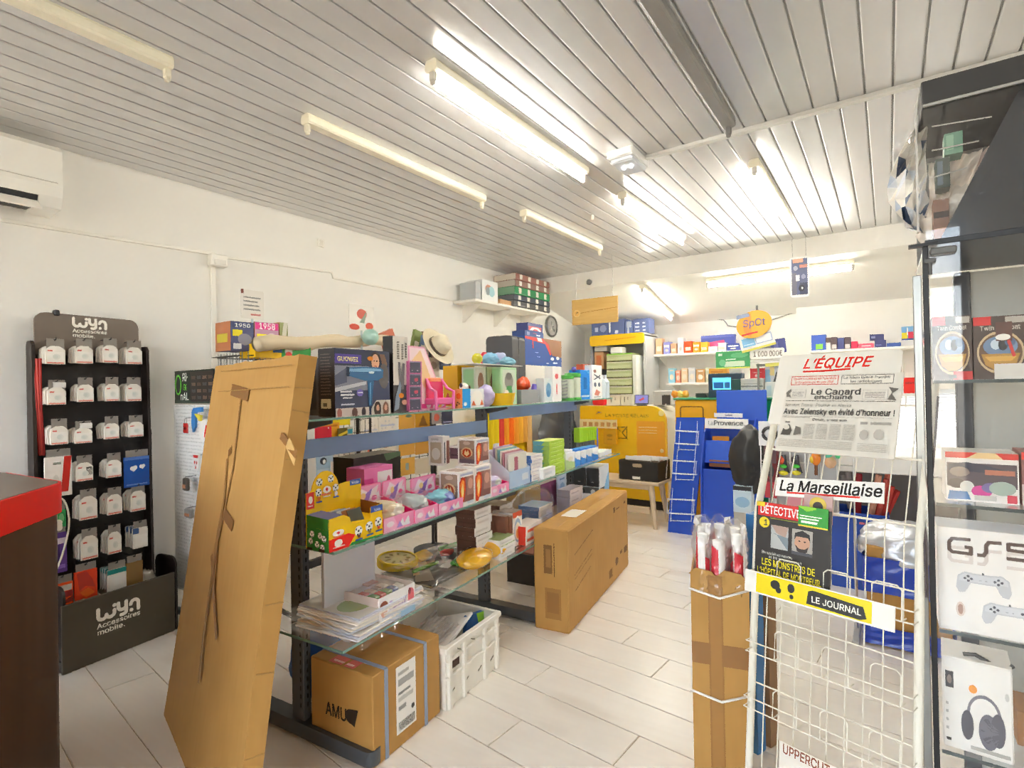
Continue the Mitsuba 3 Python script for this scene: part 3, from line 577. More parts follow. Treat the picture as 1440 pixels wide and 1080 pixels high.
for pts, w, col in (([(343, 545), (338, 590), (331, 655), (322, 700), (309, 760), (302, 840)], .008, '#8e6128'), ([(322, 645), (318, 700), (308, 755), (300, 815), (288, 900), (282, 960)], .012, '#94662a'),
                    ([(300, 780), (303, 830), (307, 898)], .012, '#8c5d24'), ([(318, 722), (330, 740)], .020, '#7d511f'), ([(328, 548), (352, 556)], .022, '#83582a'), ([(326, 630), (326, 640)], .02, '#7d511f'), ([(398, 612), (420, 640)], .012, '#8a5a22')):
    part(cp, 'tape_strip', strip([lp(*q) for q in pts], w, col), 'satin', to_world=lb.W(0, 0, 0), label='brown parcel tape')
ta, tb = lp(406, 628); m = M(); m.prism([(0, 0), (.05, .03), (.075, -.02), (.03, -.055)], .003, '#caa468', o=(ta, -.006, tb), u=(1, 0, -.0), v=(0, -.35, .93)); part(cp, 'torn_flap', m, 'paper', to_world=lb.W(0, 0, 0))

for k, z in enumerate((.30, .52, .71, .93, 1.12, 1.26, 1.33)):
    part(cp, 'crease', M().box((LW + .0015, LT / 2, z), (.0016, LT * .9, .004), '#a9824c', rot=rotx(4 * (-1) ** k)), 'paper', to_world=lb.W(0, 0, 0))
for k, z in enumerate((1.40, 1.375)): part(cp, 'crease', M().box((LW * .55, -.0065, z - .05 * k), (LW * .85, .0012, .0035), '#a07a42', rot=roty(.6 * (-1) ** k)), 'paper', to_world=lb.W(0, 0, 0))
# ------------------------------------------------------------------ shelving with glass shelves, turned five degrees like the floor
GA = 95.0
GO = np.array([-1.96, 2.46, 0.0]); gs = rotz(GA) @ [1, 0, 0]; gn = -(rotz(GA) @ [0, 1, 0])     # s along the shelf (away from the camera), n towards the aisle
def gp(n, s, z=0.0): return GO + gn * n + gs * s + np.array([0, 0, z])
GR = rotz(GA)          # local x = s, local y = -n
def gW(n, s, z): return W4(gp(n, s, z), GR)
def ns(p): q = np.asarray(p) - GO; return q @ gn, q @ gs, q[2]
def gi(x0, x1, yt, nf, d, z, xb=None):
    """box on a shelf from its front face in the photograph: returns matrix, w, d, h. xb: pixel of the back end of its near side"""
    c = gp(nf, 0); s0 = ns(onN(x0, yt, c, gn))[1]; s1 = ns(onN(x1, yt, c, gn))[1]; zt = onN(x0 + .1, yt, c, gn)[2]
    if xb is not None: d = nf - ns(onN(xb, yt, gp(0, s0), gs))[0]
    return gW(nf - d / 2, (s0 + s1) / 2, z), s1 - s0, d, zt - z
Z1, Z2, Z3 = 1.204, .778, .452
gd = thing('glass_shelving', 'dark grey free-standing shelving with three levels of glass shelves along the aisle', 'shelf unit')
DG = '#4e545b'
for k, s in enumerate((-1.27, 0.0, 1.24)):
    m = M(); m.box((s, 0, .60), (.035, .07, 1.18), DG, bev=.004)
    for i in range(34):
        m.box((s - .0176, -.018, .12 + i * .032), (.001, .006, .016), '#17191b'); m.box((s, -.0352, .12 + i * .032), (.006, .001, .016), '#17191b')
    part(gd, 'upright', m, 'satin', to_world=gW(0, 0, 0))
    m = M(); ft = LineString([(-.33, 0), (.36, 0)]).buffer(.032, 8); m.prism(ft, .052, '#43484e', o=(s, 0, .012), u=(0, -1, 0), v=(1, 0, 0)); 
    for q in (-.33, .36): m.lathe([(0, 0), (.02, 0), (.02, .014), (0, .014)], '#222426', 12, (s, -q, 0))
    part(gd, 'foot', m, 'satin', to_world=gW(0, 0, 0))
    for z, n1 in ((Z1, .17), (Z2, .33), (Z3, .33)):
        m = M(); m.prism([(0, 0), (0, -.042), (.03, -.042), (n1, -.014), (n1, 0)], .008, DG, o=(s + .02, 0, z - .009), u=(0, -1, 0), v=(0, 0, 1)); part(gd, 'bracket', m, 'satin', to_world=gW(0, 0, 0))
for (s0, s1, z) in ((-1.37, -.018, 1.082), (.018, 1.30, 1.15)):
    part(gd, 'rail', M().box(((s0 + s1) / 2, -.045, z), (s1 - s0, .006, .072), '#7f9ac4', bev=.002), 'satin', to_world=gW(0, 0, 0), label='blue grey cross rail')
for (s0, s1, z) in ((-1.25, -.018, .62), (.018, 1.22, .62)):
    part(gd, 'back_rail', M().box(((s0 + s1) / 2, .02, z), (s1 - s0, .02, .03), DG, bev=.002), 'satin', to_world=gW(0, 0, 0))
for z, n0, n1, ends in ((Z1, -.05, .205, ((-1.385, -.004), (.004, 1.70))), (Z2, -.04, .362, ((-1.42, -.004), (.004, 1.40))), (Z3, -.04, .372, ((-1.40, -.004), (.004, 1.40)))):
    for s0, s1 in ends:
        key = part(gd, 'glass_shelf', M().box(((s0 + s1) / 2, -(n0 + n1) / 2, z - .004), (s1 - s0, n1 - n0, .008), '#ffffff'), 'glass', to_world=gW(0, 0, 0))
        m = M()
        for sx in (s0, s1): m.box((sx, -(n0 + n1) / 2, z - .004), (.002, n1 - n0, .0082), '#5d7f74')
        m.box(((s0 + s1) / 2, -n1, z - .004), (s1 - s0, .002, .0082), '#6f978a')
        part(key, 'edge', m, 'gloss', to_world=gW(0, 0, 0), label='green glass edge')
sh = .0015
def put(name, label, cat, m, g, mat='satin', group=None, smooth=False): return one(name, label, cat, m, mat, smooth, group, g)

# ---- top shelf
W_, w, d, h = gi(470, 547, 489, .165, .1, Z1, xb=447)
hair = [('r', 0, 0, 1, 1, '#3d4564'), ('r', 0, .38, .6, .75, '#868a9c'), ('p', [(0, .42), (.55, .52), (.55, .47), (0, .36)], '#c9cbd4'), ('p', [(0, .6), (.2, .72), (.2, .5), (0, .45)], '#5a6078'), ('r', .0, .75, 1, 1, '#30364d'),
   ('r', .0, .78, .46, .92, '#4f3f95'), ('t', .04, .815, .065, '#f0df9a', .36, True), ('e', .72, .85, .10, .13, '#3a2c2a'), ('e', .72, .82, .075, .125, '#dba98c'), ('e', .695, .835, .012, .01, '#3a2220'), ('e', .745, .835, .012, .01, '#3a2220'), ('l', [(.705, .755), (.74, .755)], .008, '#b05a52'),
   ('p', [(.80, .95), (.86, .75), (.82, .6), (.9, .62), (.95, .8), (.9, .95)], '#7a5b4c'), ('e', .62, .87, .055, .035, '#e58a26'), ('e', .88, .6, .1, .2, '#5f5a5c'),
   ('p', [(.2, .72), (.22, .60), (.5, .53), (.62, .52), (.75, .53), (.86, .58), (.87, .70), (.8, .735), (.5, .74)], '#3a6f9f'), ('p', [(.22, .70), (.55, .72), (.82, .71), (.84, .68), (.5, .66), (.23, .66)], '#7fb0d4'), ('e', .64, .655, .05, .02, '#d7e7f2'),
   ('r', .19, .59, .24, .73, '#1d2f4a'), ('p', [(.56, .53), (.68, .53), (.64, .14), (.58, .14)], '#2d6290'), ('p', [(.60, .5), (.63, .5), (.615, .16), (.60, .16)], '#5b98c6'), ('r', .59, .05, .63, .14, '#15284a'),
   ('e', .42, .34, .06, .055, '#7a6cc0'), ('r', .38, .335, .47, .35, '#e8e4f4'), ('r', .08, .35, .28, .375, '#d9dae4'), ('r', .08, .30, .32, .33, '#d9dae4'), ('r', .12, .26, .28, .28, '#d9dae4'), ('r', .09, .16, .32, .185, '#c9cbe0'),
   ('r', 0, 0, .58, .12, '#d8ccc8'), ('p', [(.62, 0), (.62, .1), (.72, .22), (1, .22), (1, 0)], '#cfc6c0'), ('e', .06, .05, .04, .07, '#b06f66'), ('e', .32, .05, .05, .07, '#6a4a44'), ('e', .48, .05, .04, .07, '#3a2f38'), ('e', .74, .08, .07, .12, '#3a2824'), ('e', .745, .1, .03, .05, '#d8a890'), ('e', .9, .08, .06, .11, '#7a4e3c'), ('e', .9, .1, .028, .05, '#dcae96')]
hair = [(('t', it[1], it[2], 'GUOWEI') + it[3:]) if it[0] == 't' else it for it in hair]
def fixt(items):     # 't' items are ('t', x, y, string, h, col, fit, bold)
    return items
_oart = M.art
def art2(s, o, u, v, w, h, items, lift=0.0004):
    for i, it in enumerate(items):
        if it[0] == 't':
            _, x, y, st_, hh, col = it[:6]; fit = it[6] if len(it) > 6 else None; bold = it[7] if len(it) > 7 else False; sl = it[8] if len(it) > 8 else 0
            s.text(st_, np.asarray(o, float) + x * w * np.asarray(u, float) + y * h * np.asarray(v, float), u, v, hh * h, col, fit * w if fit else None, bold, lift + .00012 * i, sl)
        else: _oart(s, o, u, v, w, h, [it], lift + .00012 * i)
    return s
M.art = art2
hair[[i for i, it in enumerate(hair) if it[0] == 't'][0]] = ('t', .04, .815, 'GUOWEI', .065, '#f0df9a', .36, True)
lines = lambda x0, x1, y0, y1, n, c, f=.5: [('r', x0, y0 + (y1 - y0) * i / n, x1 - (x1 - x0) * (.25 * ((i * 7) % 3) / 3), y0 + (y1 - y0) * (i + f) / n, c) for i in range(n)]
put('hairdryer_box', 'dark hairdryer carton with blue dryer print, left end of the top glass shelf', 'box', pbox(w, d, h, '#2b2729', front=hair, left=lines(.15, .8, .32, .95, 14, '#5a4f4a', .35) + [('r', .18, .12, .78, .26, '#cfc9a8'), ('r', .3, .15, .55, .2, '#6a6650')]), W_)
W_, w, d, h = gi(452, 520, 503, .02, .11, Z1)
put('boxed_appliance', 'dark carton with a blue edge standing behind the hairdryer carton', 'box', pbox(w, d, h, '#3e4148', left=[('r', .0, 0, 1, 1, '#45464c'), ('r', .86, 0, 1, 1, '#4d7ba6'), ('r', .1, .1, .7, .8, '#34353b')]), W_)
W_, w, d, h = gi(552, 573, 472, .16, .1, Z1, xb=538)
curl = [('r', 0, 0, 1, .36, '#4a474c'), ('r', 0, .36, 1, 1, '#d9d2ca')] + [('t', .34 , .62 , 'CURLING', .1, '#6a6460', None, True)] * 0 + [('r', .25, .70 + .03 * i, .42, .72 + .03 * i, '#7a726c') for i in range(8)] + [('r', .55, .70 + .03 * i, .68, .72 + .03 * i, '#7a726c') for i in range(7)] + [('r', .78, .72 + .035 * i, .9, .745 + .035 * i, '#5a5450') for i in range(6)] + \
   [('p', [(.3, .66), (.45, .66), (.5, .5), (.62, .66), (.74, .64), (.66, .3), (.42, .3)], '#6f6a70'), ('p', [(.0, .02), (.3, .05), (.5, .35), (.4, .42), (.1, .2)], '#8b98ab'), ('e', .48, .22, .17, .035, '#e38b2b'), ('e', .7, .13, .2, .035, '#d7a592')]
put('curling_iron_box', 'tall narrow pale carton with a curling iron print beside the hairdryer carton', 'box', pbox(w, d, h, '#262326', front=curl, topc='#d8d4cf'), W_)
for k, (yt, yb) in enumerate(((507, 525), (525, 542.5), (542.5, 560), (560, 578))):
    W_, w, d, h = gi(575, 593, yt, .175, .09, Z1); W2_, w2, d2, h2 = gi(575, 593, yb, .175, .09, Z1)
    put('toy_capsule_box', f'small dark window box with pink sides beside the curling iron carton, {["topmost", "second", "third", "lowest"][k]} of four stacked', 'box',
        pbox(w, d, h - max(h2, 0) - .001, '#c76a9c', front=[('r', .06, .05, .9, .95, '#454258'), ('r', .06, .88, .9, .95, '#8886a0'), ('r', .2, .2, .3, .26, '#d8c8dc'), ('r', .6, .2, .7, .26, '#d8c8dc')] + ([('e', .55, .5, .16, .16, '#d0586e')] if k in (1, 2) else [])), gW(*ns(np.array(T(W_).matrix)[:3, 3])[:2], Z1 + max(h2, 0)) if True else W_, group='small window boxes on the top shelf')
W_, w, d, h = gi(574, 626, 486, .07, .09, Z1)
t = thing('doll_set_package', 'pink triangular doll package behind the four dark window boxes', 'toy package')
tri = Polygon([(-w / 2, 0), (w / 2, 0), (w / 2 - .01, h * .12), (-w / 2 + w * .42, h), (-w / 2, h)])
m = M().prism(tri, d, '#f2b6cf', o=(0, d / 2, 0), u=(1, 0, 0), v=(0, 0, 1))
m.flat(tri.buffer(-.008), '#f7dfe2', (0, -d / 2, 0), (1, 0, 0), (0, 0, 1), .0006); m.flat(Polygon([(-w * .45, h * .75), (-w * .2, h * .95), (w * .2, h * .3), (-w * .1, h * .35)]), '#f3cf9f', (0, -d / 2, 0), (1, 0, 0), (0, 0, 1), .0009)
m.flat(Polygon([(-w * .1, h * .1), (w * .35, h * .1), (w * .1, h * .4)]), '#e889b6', (0, -d / 2, 0), (1, 0, 0), (0, 0, 1), .0012); m.flat(Polygon([(-w * .48, h * .02), (w * .48, h * .02), (w * .48, h * .09), (-w * .48, h * .09)]), '#e8499a', (0, -d / 2, 0), (1, 0, 0), (0, 0, 1), .0014)
part(t, 'card', m, 'satin', to_world=W_); m = M()
for q in range(6): m.blob((-w * .05 + .022 * q, -d / 2 - .012, .018 + .004 * (q % 2)), (.011, .01, .012), ['#f3e6ea', '#e7549c', '#f6f2f0', '#8fb6e0', '#f3c54f', '#e9e2ee'][q], 2)
part(t, 'toy_piece', m, 'gloss', smooth=True, to_world=W_)
W_, w, d, h = gi(613, 641, 530, .15, .09, Z1)
t = thing('toy_doll_chair', 'pink plastic doll armchair with an orange back on the top glass shelf', 'toy')
m = M(); m.box((0, 0, h * .25), (w * .9, d * .8, h * .2), '#ee6aa8', bev=.006); m.box((0, d * .3, h * .6), (w * .8, d * .15, h * .6), '#e2386f', bev=.006); part(t, 'seat', m, 'gloss', to_world=W_)
for s_ in (-1, 1): part(t, 'armrest', M().tube([(s_ * w * .42, -d * .4, 0), (s_ * w * .45, -d * .4, h * .55), (s_ * w * .42, 0, h * .65), (s_ * w * .36, d * .35, h * .95)], .008, '#f07fb8', 7), 'gloss', smooth=True, to_world=W_)
part(t, 'headrest', M().box((0, d * .3, h * .92), (w * .55, d * .2, h * .14), '#f0956a', bev=.005), 'gloss', to_world=W_)
W_, w, d, h = gi(650, 680, 541, .165, .1, Z1, xb=639)
t = thing('puppy_toy_box', 'small orange and blue toy carton with a white plush puppy in its window', 'toy package')
part(t, 'carton', pbox(w, d, h * .82, '#f3efe8', left=[('r', 0, 0, 1, 1, '#e8a262'), ('e', .5, .62, .3, .16, '#dd5a1e'), ('r', .2, .1, .35, .2, '#4a3a30'), ('r', .5, .18, .65, .28, '#4a3a30'), ('r', .3, .25, .45, .33, '#4a3a30')], front=[('r', 0, 0, .36, 1, '#2a9ae0'), ('r', .36, 0, 1, 1, '#e9ecec'), ('e', .68, .5, .26, .42, '#faf7ef'), ('p', [(.4, .1), (.5, .4), (.6, .1)], '#d9724c'), ('p', [(.8, .1), (.9, .4), (.98, .1)], '#d9724c'), ('e', .12, .2, .08, .1, '#e8f4fa')]), to_world=W_)
m = M().blob((-w * .25, -.0, h * .88), (.026, .024, .024), '#f6f0e4', 2); m.blob((-w * .45, -.01, h * .98), (.008, .008, .012), '#3c2c3c', 1); m.blob((-w * .2, -.028, h * .9), (.008, .004, .008), '#5a3a30', 1); part(t, 'plush_head', m, 'paper', smooth=True, to_world=W_)
W_, w, d, h = gi(643, 667, 514, -.03, .1, Z1)
put('yellow_carton', 'plain deep yellow carton at the back of the top shelf behind the puppy toy', 'box', pbox(w, d, h, '#e3aa1d', front=[('r', .05, .05, .95, .95, '#e0a514'), ('e', .75, .75, .06, .05, '#c98a10')]), W_)
c = ns(onN(655, 545, gp(-.10, 0), gn)); m = M().tube([gp(-.10, c[1] + .17 * math.cos(a), Z1 + .006 + .21 * max(math.sin(a), 0)) for a in np.linspace(math.pi, 0.0, 20)], .018, '#d8373a', 8)
one('red_hoop', 'red plastic arch behind the yellow carton on the top shelf', 'toy', m, 'gloss', smooth=True)
for k, (x0, x1, nf, cc) in enumerate(((668, 683, .08, '#cfd8c4'), (685, 702, .08, '#b8c9a2'), (704, 726, .14, '#b4dcae'))):
    W_, w, d, h = gi(x0, x1, 516, nf, .09, Z1)
    put('doll_window_box', ['pale window box with a brown doll, leftmost of three under the clear tray', 'olive window box with a brown doll, middle of three under the clear tray', 'green edged window box with a green doll, rightmost of three under the clear tray'][k], 'box',
        pbox(w, d, h, cc, left=[('r', .1, .05, .9, .95, '#9fd29a')], front=[('r', .1, .06, .92, .94, ['#d6d9cc', '#a9b48e', '#c9d6c4'][k]), ('e', .5, .62, .28, .22, ['#9a7258', '#6a4a3c', '#8f8f8a'][k]), ('e', .5, .76, .2, .1, ['#8a6248', '#5a3c30', '#6a6a64'][k]), ('p', [(.2, .06), (.8, .06), (.65, .5), (.35, .5)], ['#b59a84', '#5b5a44', '#3f8f4a'][k]), ('e', .35, .3, .14, .1, ['#cbb6a4', '#8f7a5c', '#f2f2ea'][k])]), W_)
W_, w, d, h = gi(664, 730, 512, .12, .16, Z1); zt = h + Z1
t = thing('clear_tray', 'thin clear tray resting on the three doll window boxes', 'tray')
part(t, 'plate', M().box((0, 0, 0), (w, .17, .005), '#c8ccc8', bev=.001), 'gloss', to_world=gW(.06, ns(np.array(T(W_).matrix)[:3, 3])[1], zt + .002))
def topball(name, label, x, y, n, r, col, amp=.0, cat='toy', mat='gloss'):
    q = onN(x, y, gp(n, 0), gn); a, s, z = ns(q); return one(name, label, cat, M().blob((0, 0, 0), r, col, 3, amp, 9, int(x)), mat, True, None, gW(a, s, zt + .0045 + r[2] * (.96 if not amp else .9)))
topball('toy_ball', 'yellow green toy ball on the clear tray above the doll boxes', 671, 505, .10, (.03, .03, .03), '#c9c22e')
topball('red_toy', 'small red toy lying on the clear tray behind the yellow green ball', 681, 500, .03, (.028, .026, .04), '#d43a4a')
topball('bagged_toy', 'pale blue toys in a crumpled clear bag on the tray, nearer the aisle', 690, 506, .10, (.05, .05, .034), '#7fb6d8', .35)
topball('bagged_toy', 'lilac toys in a crumpled clear bag on the tray, toward the back', 702, 503, .02, (.045, .045, .045), '#b7bfe0', .3)
topball('bagged_toy', 'turquoise toys in a crumpled clear bag at the far end of the tray', 714, 510, .10, (.05, .05, .026), '#8cc4da', .4)
def bagblob(name, label, x0, x1, yt, nf, z, col, seed, cat='toy bag', amp=.25, dd=.08):
    W_, w, d, h = gi(x0, x1, yt, nf, dd, z); m = M()
    m.blob((0, 0, h * .47), (w * .5, d * .5, h * .52), col, 3, amp, 7, seed); 
    return one(name, label, cat, m, 'gloss', True, None, W_)
bagblob('rattle_bag', 'crumpled bag with lilac and blue toys beside the puppy carton', 681, 701, 541, .165, Z1, '#b9aed8', 3)
W_, w, d, h = gi(704, 723, 553, .185, .07, Z1); one('yellow_cup', 'yellow plastic cup in front of the green doll box', 'cup', M().lathe([(0, 0), (w * .4, 0), (w * .5, h), (w * .46, h), (w * .36, .005), (0, .005)], '#f0c512', 20), 'gloss', 30, None, W_)
W_, w, d, h = gi(733, 757, 548, .15, .10, Z1, None)
t = thing('grey_basket', 'small grey basket of toys on the top shelf, right of the doll boxes', 'basket')
m = M()
for s_ in (-1, 1): m.box((s_ * w / 2, 0, h / 2), (.004, d, h), '#8d9093', bev=.001); m.box((0, s_ * d / 2, h / 2), (w, .004, h), '#9a9da0', bev=.001)
m.box((0, 0, .003), (w, d, .006), '#8d9093'); part(t, 'body', m, 'satin', to_world=W_)
for k, (dx, dz, r, c_) in enumerate(((-.03, .05, .034, '#ee5a26'), (.01, .065, .032, '#f0622a'), (.035, .05, .03, '#ea5522'))):
    m = M().blob((dx, -.0, h + dz - .02), (r, r, r * 1.2), c_, 2, .3, 8, k); part(t, 'orange_toy', m, 'gloss', True, to_world=W_)
put('purple_toy', 'purple folded toy leaning in the grey basket', 'toy', M().prism([(-.035, 0), (.035, 0), (.02, .07), (-.0, .075)], .02, '#6a66c4', o=(w * .3, -.03, h * .55), u=(1, 0, 0), v=(0, 0, 1)), W_)
W_, w, d, h = gi(739, 789, 513, .0, .16, Z1)
put('white_carton', 'plain white carton on the top shelf carrying the navy and brown parcel box', 'box', pbox(w, d, h, '#e6e0d8', front=[('r', .02, .02, .98, .98, '#e9e3db'), ('p', [(.2, .05), (.75, .4), (.75, .05)], '#d9cfc4')]), W_); zc = Z1 + h; sc_ = ns(np.array(T(W_).matrix)[:3, 3])
W_, w, d, h = gi(738, 789, 472, .0, .13, zc)
put('navy_parcel_box', 'navy carton with brown patch and red stripe on the white carton', 'box', pbox(w, d, h, '#2c4f96', front=[('p', [(.45, 1), (.62, .8), (.72, .4), (1, .35), (1, 1)], '#9a6b4c'), ('p', [(0, 1), (.45, 1), (.62, .8), (.7, .45), (.66, .4), (.52, .8), (0, .92)], '#d24848'), ('p', [(.3, 1), (.42, 1), (.45, .86), (.33, .88)], '#f0eeea'), ('e', .72, .28, .05, .06, '#f2f0ee'), ('e', .88, .32, .05, .06, '#f2f0ee'), ('r', .25, .45, .34, .48, '#8ea6d8'), ('r', .3, .3, .38, .33, '#8ea6d8'), ('r', .55, .08, .62, .12, '#d8dff0'), ('r', .74, .1, .86, .16, '#d8dff0'), ('r', .18, .6, .21, .9, '#c94a4e')]), W_); z5 = zc + h
W_, w, d, h = gi(738, 764, 464, .0, .10, z5)
put('small_blue_carton', 'small navy carton with white prints on top of the navy parcel box, lower one', 'box', pbox(w, d, h, '#31477f', front=[('r', .1, .2, .25, .8, '#8791b4'), ('r', .6, .25, .8, .5, '#cfd3e2'), ('r', .42, .6, .6, .7, '#b64a54')]), W_); z6 = z5 + h
W_, w, d, h = gi(742, 763, 453, .0, .09, z6)
put('small_red_carton', 'small navy and red carton, topmost on the navy parcel box', 'box', pbox(w, d, h, '#3a3f74', front=[('r', .05, .1, .9, .6, '#d24a52'), ('p', [(.1, .1), (.3, .5), (.7, .5), (.9, .1), (.7, .1), (.6, .3), (.4, .3), (.3, .1)], '#f1dede')]), W_)
W_, w, d, h = gi(720, 738, 471, .02, .2, Z1)
t = thing('black_suitcase', 'black hard case standing left of the navy parcel box', 'suitcase')
cs = sbox(-.1, 0, .1, h).buffer(-.03).buffer(.03, 8); m = M().prism(cs, w, '#4b4b4e', o=(-w / 2, 0, 0), u=(0, 1, 0), v=(0, 0, 1)); part(t, 'shell', m, 'satin', to_world=W_)
m = M().box((0, 0, h / 2), (.006, .203, h * .96), '#2c2c2e', bev=.002); part(t, 'zip_seam', m, 'satin', to_world=W_)
W_, w, d, h = gi(765, 777, 532, .16, .06, Z1)
put('blue_blister', 'clear blister pack with a blue toy left of the tall white carton', 'blister pack', pbox(w, d, h, '#dfe6e8', front=[('p', [(.1, .05), (.1, .7), (.6, .98), (.95, .98), (.95, .05)], '#cfdde4'), ('e', .5, .5, .3, .3, '#6f9fc4'), ('e', .45, .35, .2, .15, '#4f86b4')]), W_)
W_, w, d, h = gi(777, 789, 515, .17, .06, Z1)
put('tall_white_carton', 'tall white carton with red print on the top shelf', 'box', pbox(w, d, h, '#f0eeec', front=[('e', .45, .72, .2, .08, '#d8646a'), ('r', .38, .2, .5, .5, '#d8646a')]), W_)
W_, w, d, h = gi(790, 797.5, 534, .15, .06, Z1)
t = thing('spring_toy', 'grey coil toy standing between the tall white carton and the green lidded jars', 'toy'); part(t, 'coil', M().tube([(.5 * w * math.cos(a), .5 * w * math.sin(a), .004 + h * a / 40) for a in np.linspace(0, 40, 100)], .0035, '#8a8c92', 5), 'metal', True, to_world=W_)
for k, (x0, x1, yt) in enumerate(((797.5, 806, 527), (806, 815, 524))):
    W_, w, d, h = gi(x0, x1, yt, .16, .06, Z1); t = thing('slime_jar', ['clear jar with green lid, left one of two on the top shelf', 'clear jar with green lid, right one of two on the top shelf'][k], 'jar')
    part(t, 'jar', M().lathe([(0, 0), (w * .48, 0), (w * .48, h * .82), (w * .4, h * .85), (0, h * .85)], '#cfd8c6', 16), 'gloss', 35, to_world=W_)
    part(t, 'lid', M().lathe([(0, h * .85), (w * .5, h * .85), (w * .5, h * .98), (w * .3, h), (0, h)], '#4fae4a', 16), 'gloss', 35, to_world=W_); part(t, 'base_ring', M().lathe([(w * .5, 0.0), (w * .52, .01), (w * .5, .02)], '#4fae4a', 16), 'gloss', 35, to_world=W_)
    part(t, 'content', M().blob((0, 0, h * .4), (w * .3, w * .3, h * .3), '#8a7a5c', 2), 'gloss', True, to_world=W_)
W_, w, d, h = gi(815.5, 831, 520, .15, .09, Z1)
t = thing('blue_game_box', 'bright blue carton with a notch and purple ball on the top shelf', 'box'); part(t, 'carton', pbox(w, d, h, '#2a86d8', front=[('r', .3, .35, .6, .75, '#1d6cb8'), ('p', [(.5, 1), (1, .9), (1, .75)], '#5aa6e6'), ('r', .1, .08, .8, .14, '#cfe2f4')]), to_world=W_)
part(t, 'ball', M().blob((-w * .55, .0, h + .004), (.019, .019, .02), '#5d55b4', 3), 'gloss', True, to_world=W_)
W_, w, d, h = gi(832, 846, 513, .17, .06, Z1)
put('gadget_card_box', 'white carton with grey gadget pictures near the far end of the top shelf', 'box', pbox(w, d, h, '#f4f2f0', front=[('e', .3, .82, .14, .05, '#9a6a60'), ('p', [(.2, .7), (.8, .58), (.85, .62), (.25, .74)], '#5a5f70'), ('p', [(.2, .58), (.8, .72), (.85, .68), (.25, .55)], '#5a5f70'), ('e', .3, .42, .12, .07, '#6a6f80'), ('e', .7, .42, .12, .07, '#6a6f80'), ('p', [(.2, .12), (.4, .28), (.8, .2), (.6, .08)], '#d88a7c'), ('r', .15, .03, .85, .07, '#b9bcc4')]), W_)
W_, w, d, h = gi(820, 832, 512, .05, .06, Z1); put('orange_top_carton', 'small carton with an orange red top behind the bright blue carton', 'box', pbox(w, d, h, '#d4654a'), W_)
for k, (x0, x1) in enumerate(((846.5, 851), (851.5, 856))):
    W_, w, d, h = gi(x0, x1, 527, .16, .04, Z1); one('clear_bottle', ['small clear bottle at the far end of the top shelf, left one', 'small clear bottle at the far end of the top shelf, right one'][k], 'bottle', M().lathe([(0, 0), (w * .48, 0), (w * .48, h * .7), (w * .2, h * .85), (w * .2, h), (0, h)], '#d5e2ea', 12), 'gloss', 35, None, W_)

# ---- middle shelf
W_, w, d, h = gi(462, 538, 727, .352, .15, Z2, xb=431)
t = thing('football_figure_display', 'yellow and red counter display of football figures with a rounded header, middle glass shelf', 'display box')
BALL = lambda x, y, r, asp: [('e', x, y, r, r * asp, '#f6f4ee'), ('e', x, y, r * .25, r * .25 * asp, '#2a2a2e'), ('e', x - .6 * r, y + .4 * r * asp, r * .2, r * .2 * asp, '#2a2a2e'), ('e', x + .6 * r, y + .4 * r * asp, r * .2, r * .2 * asp, '#2a2a2e'), ('e', x - .3 * r, y - .7 * r * asp, r * .2, r * .2 * asp, '#2a2a2e'), ('e', x + .4 * r, y - .65 * r * asp, r * .2, r * .2 * asp, '#2a2a2e')]
m = M(); hf = h; asp = w / hf
part(t, 'tray', pbox(w, d, hf * .62, '#f2c615', left=[('r', 0, 0, 1, 1, '#2f7d34')] + [it for q in ((.25, .72), (.62, .7), (.2, .4), (.5, .3), (.82, .6), (.75, .2)) for it in BALL(q[0], q[1], .10, d / (hf * .62))] + [('r', .05, 0, .3, .12, '#3a2a22'), ('r', .6, 0, .85, .14, '#3a2a22')],
   front=[('p', [(0, 0), (.34, 0), (.46, .45), (.34, .62), (0, .55)], '#e8261f'), ('p', [(.34, 0), (1, .0), (1, .06), (.40, .14)], '#2f8f4a'), ('e', .16, .32, .07, .16, '#f8f4ee'), ('r', .07, .12, .27, .17, '#f3d6d0'), ('e', .16, .78, .10, .14, '#f8f1ea'), ('p', [(.12, .80), (.16, .84), (.2, .80), (.16, .7)], '#d42a3a'), ('r', .07, .6, .26, .65, '#e87a6a')] + [it for q in ((.52, .58), (.72, .64), (.9, .72)) for it in BALL(q[0], q[1], .07, asp / .62)] + [('p', [(.49, .4), (.55, .4), (.54, .26), (.5, .26)], '#6a3a30'), ('p', [(.69, .46), (.75, .46), (.74, .32), (.7, .32)], '#8a6a30'), ('p', [(.87, .52), (.93, .52), (.92, .38), (.88, .38)], '#c8402a'), ('r', .45, .14, .58, .22, '#2f4a9a'), ('r', .66, .2, .79, .28, '#2f4a9a'), ('r', .84, .26, .97, .34, '#2f4a9a')]), to_world=W_)
zb_ = hf * .62
m = M().prism([(-w / 2, 0), (w * -.1, 0), (-.14 * w, hf * .22), (-w * .25, hf * .33), (-w / 2, hf * .30)], .003, '#f2c615', o=(0, -d / 2 + .003, zb_), u=(1, 0, 0), v=(0, 0, 1)); part(t, 'front_flap', m, 'satin', to_world=W_)
m = M().prism([(w * .26, 0), (w / 2, 0), (w / 2, hf * .36), (w * .26, hf * .30)], .003, '#f2c615', o=(0, -d / 2 + .003, zb_), u=(1, 0, 0), v=(0, 0, 1))
m.art((w * .26, -d / 2, zb_), (1, 0, 0), (0, 0, 1), w * .24, hf * .34, [('r', 0, .45, 1, 1, '#3a57a8'), ('t', .3, .55, 'kids', .2, '#eef2fb', .5, True)]); part(t, 'front_flap', m, 'satin', to_world=W_)
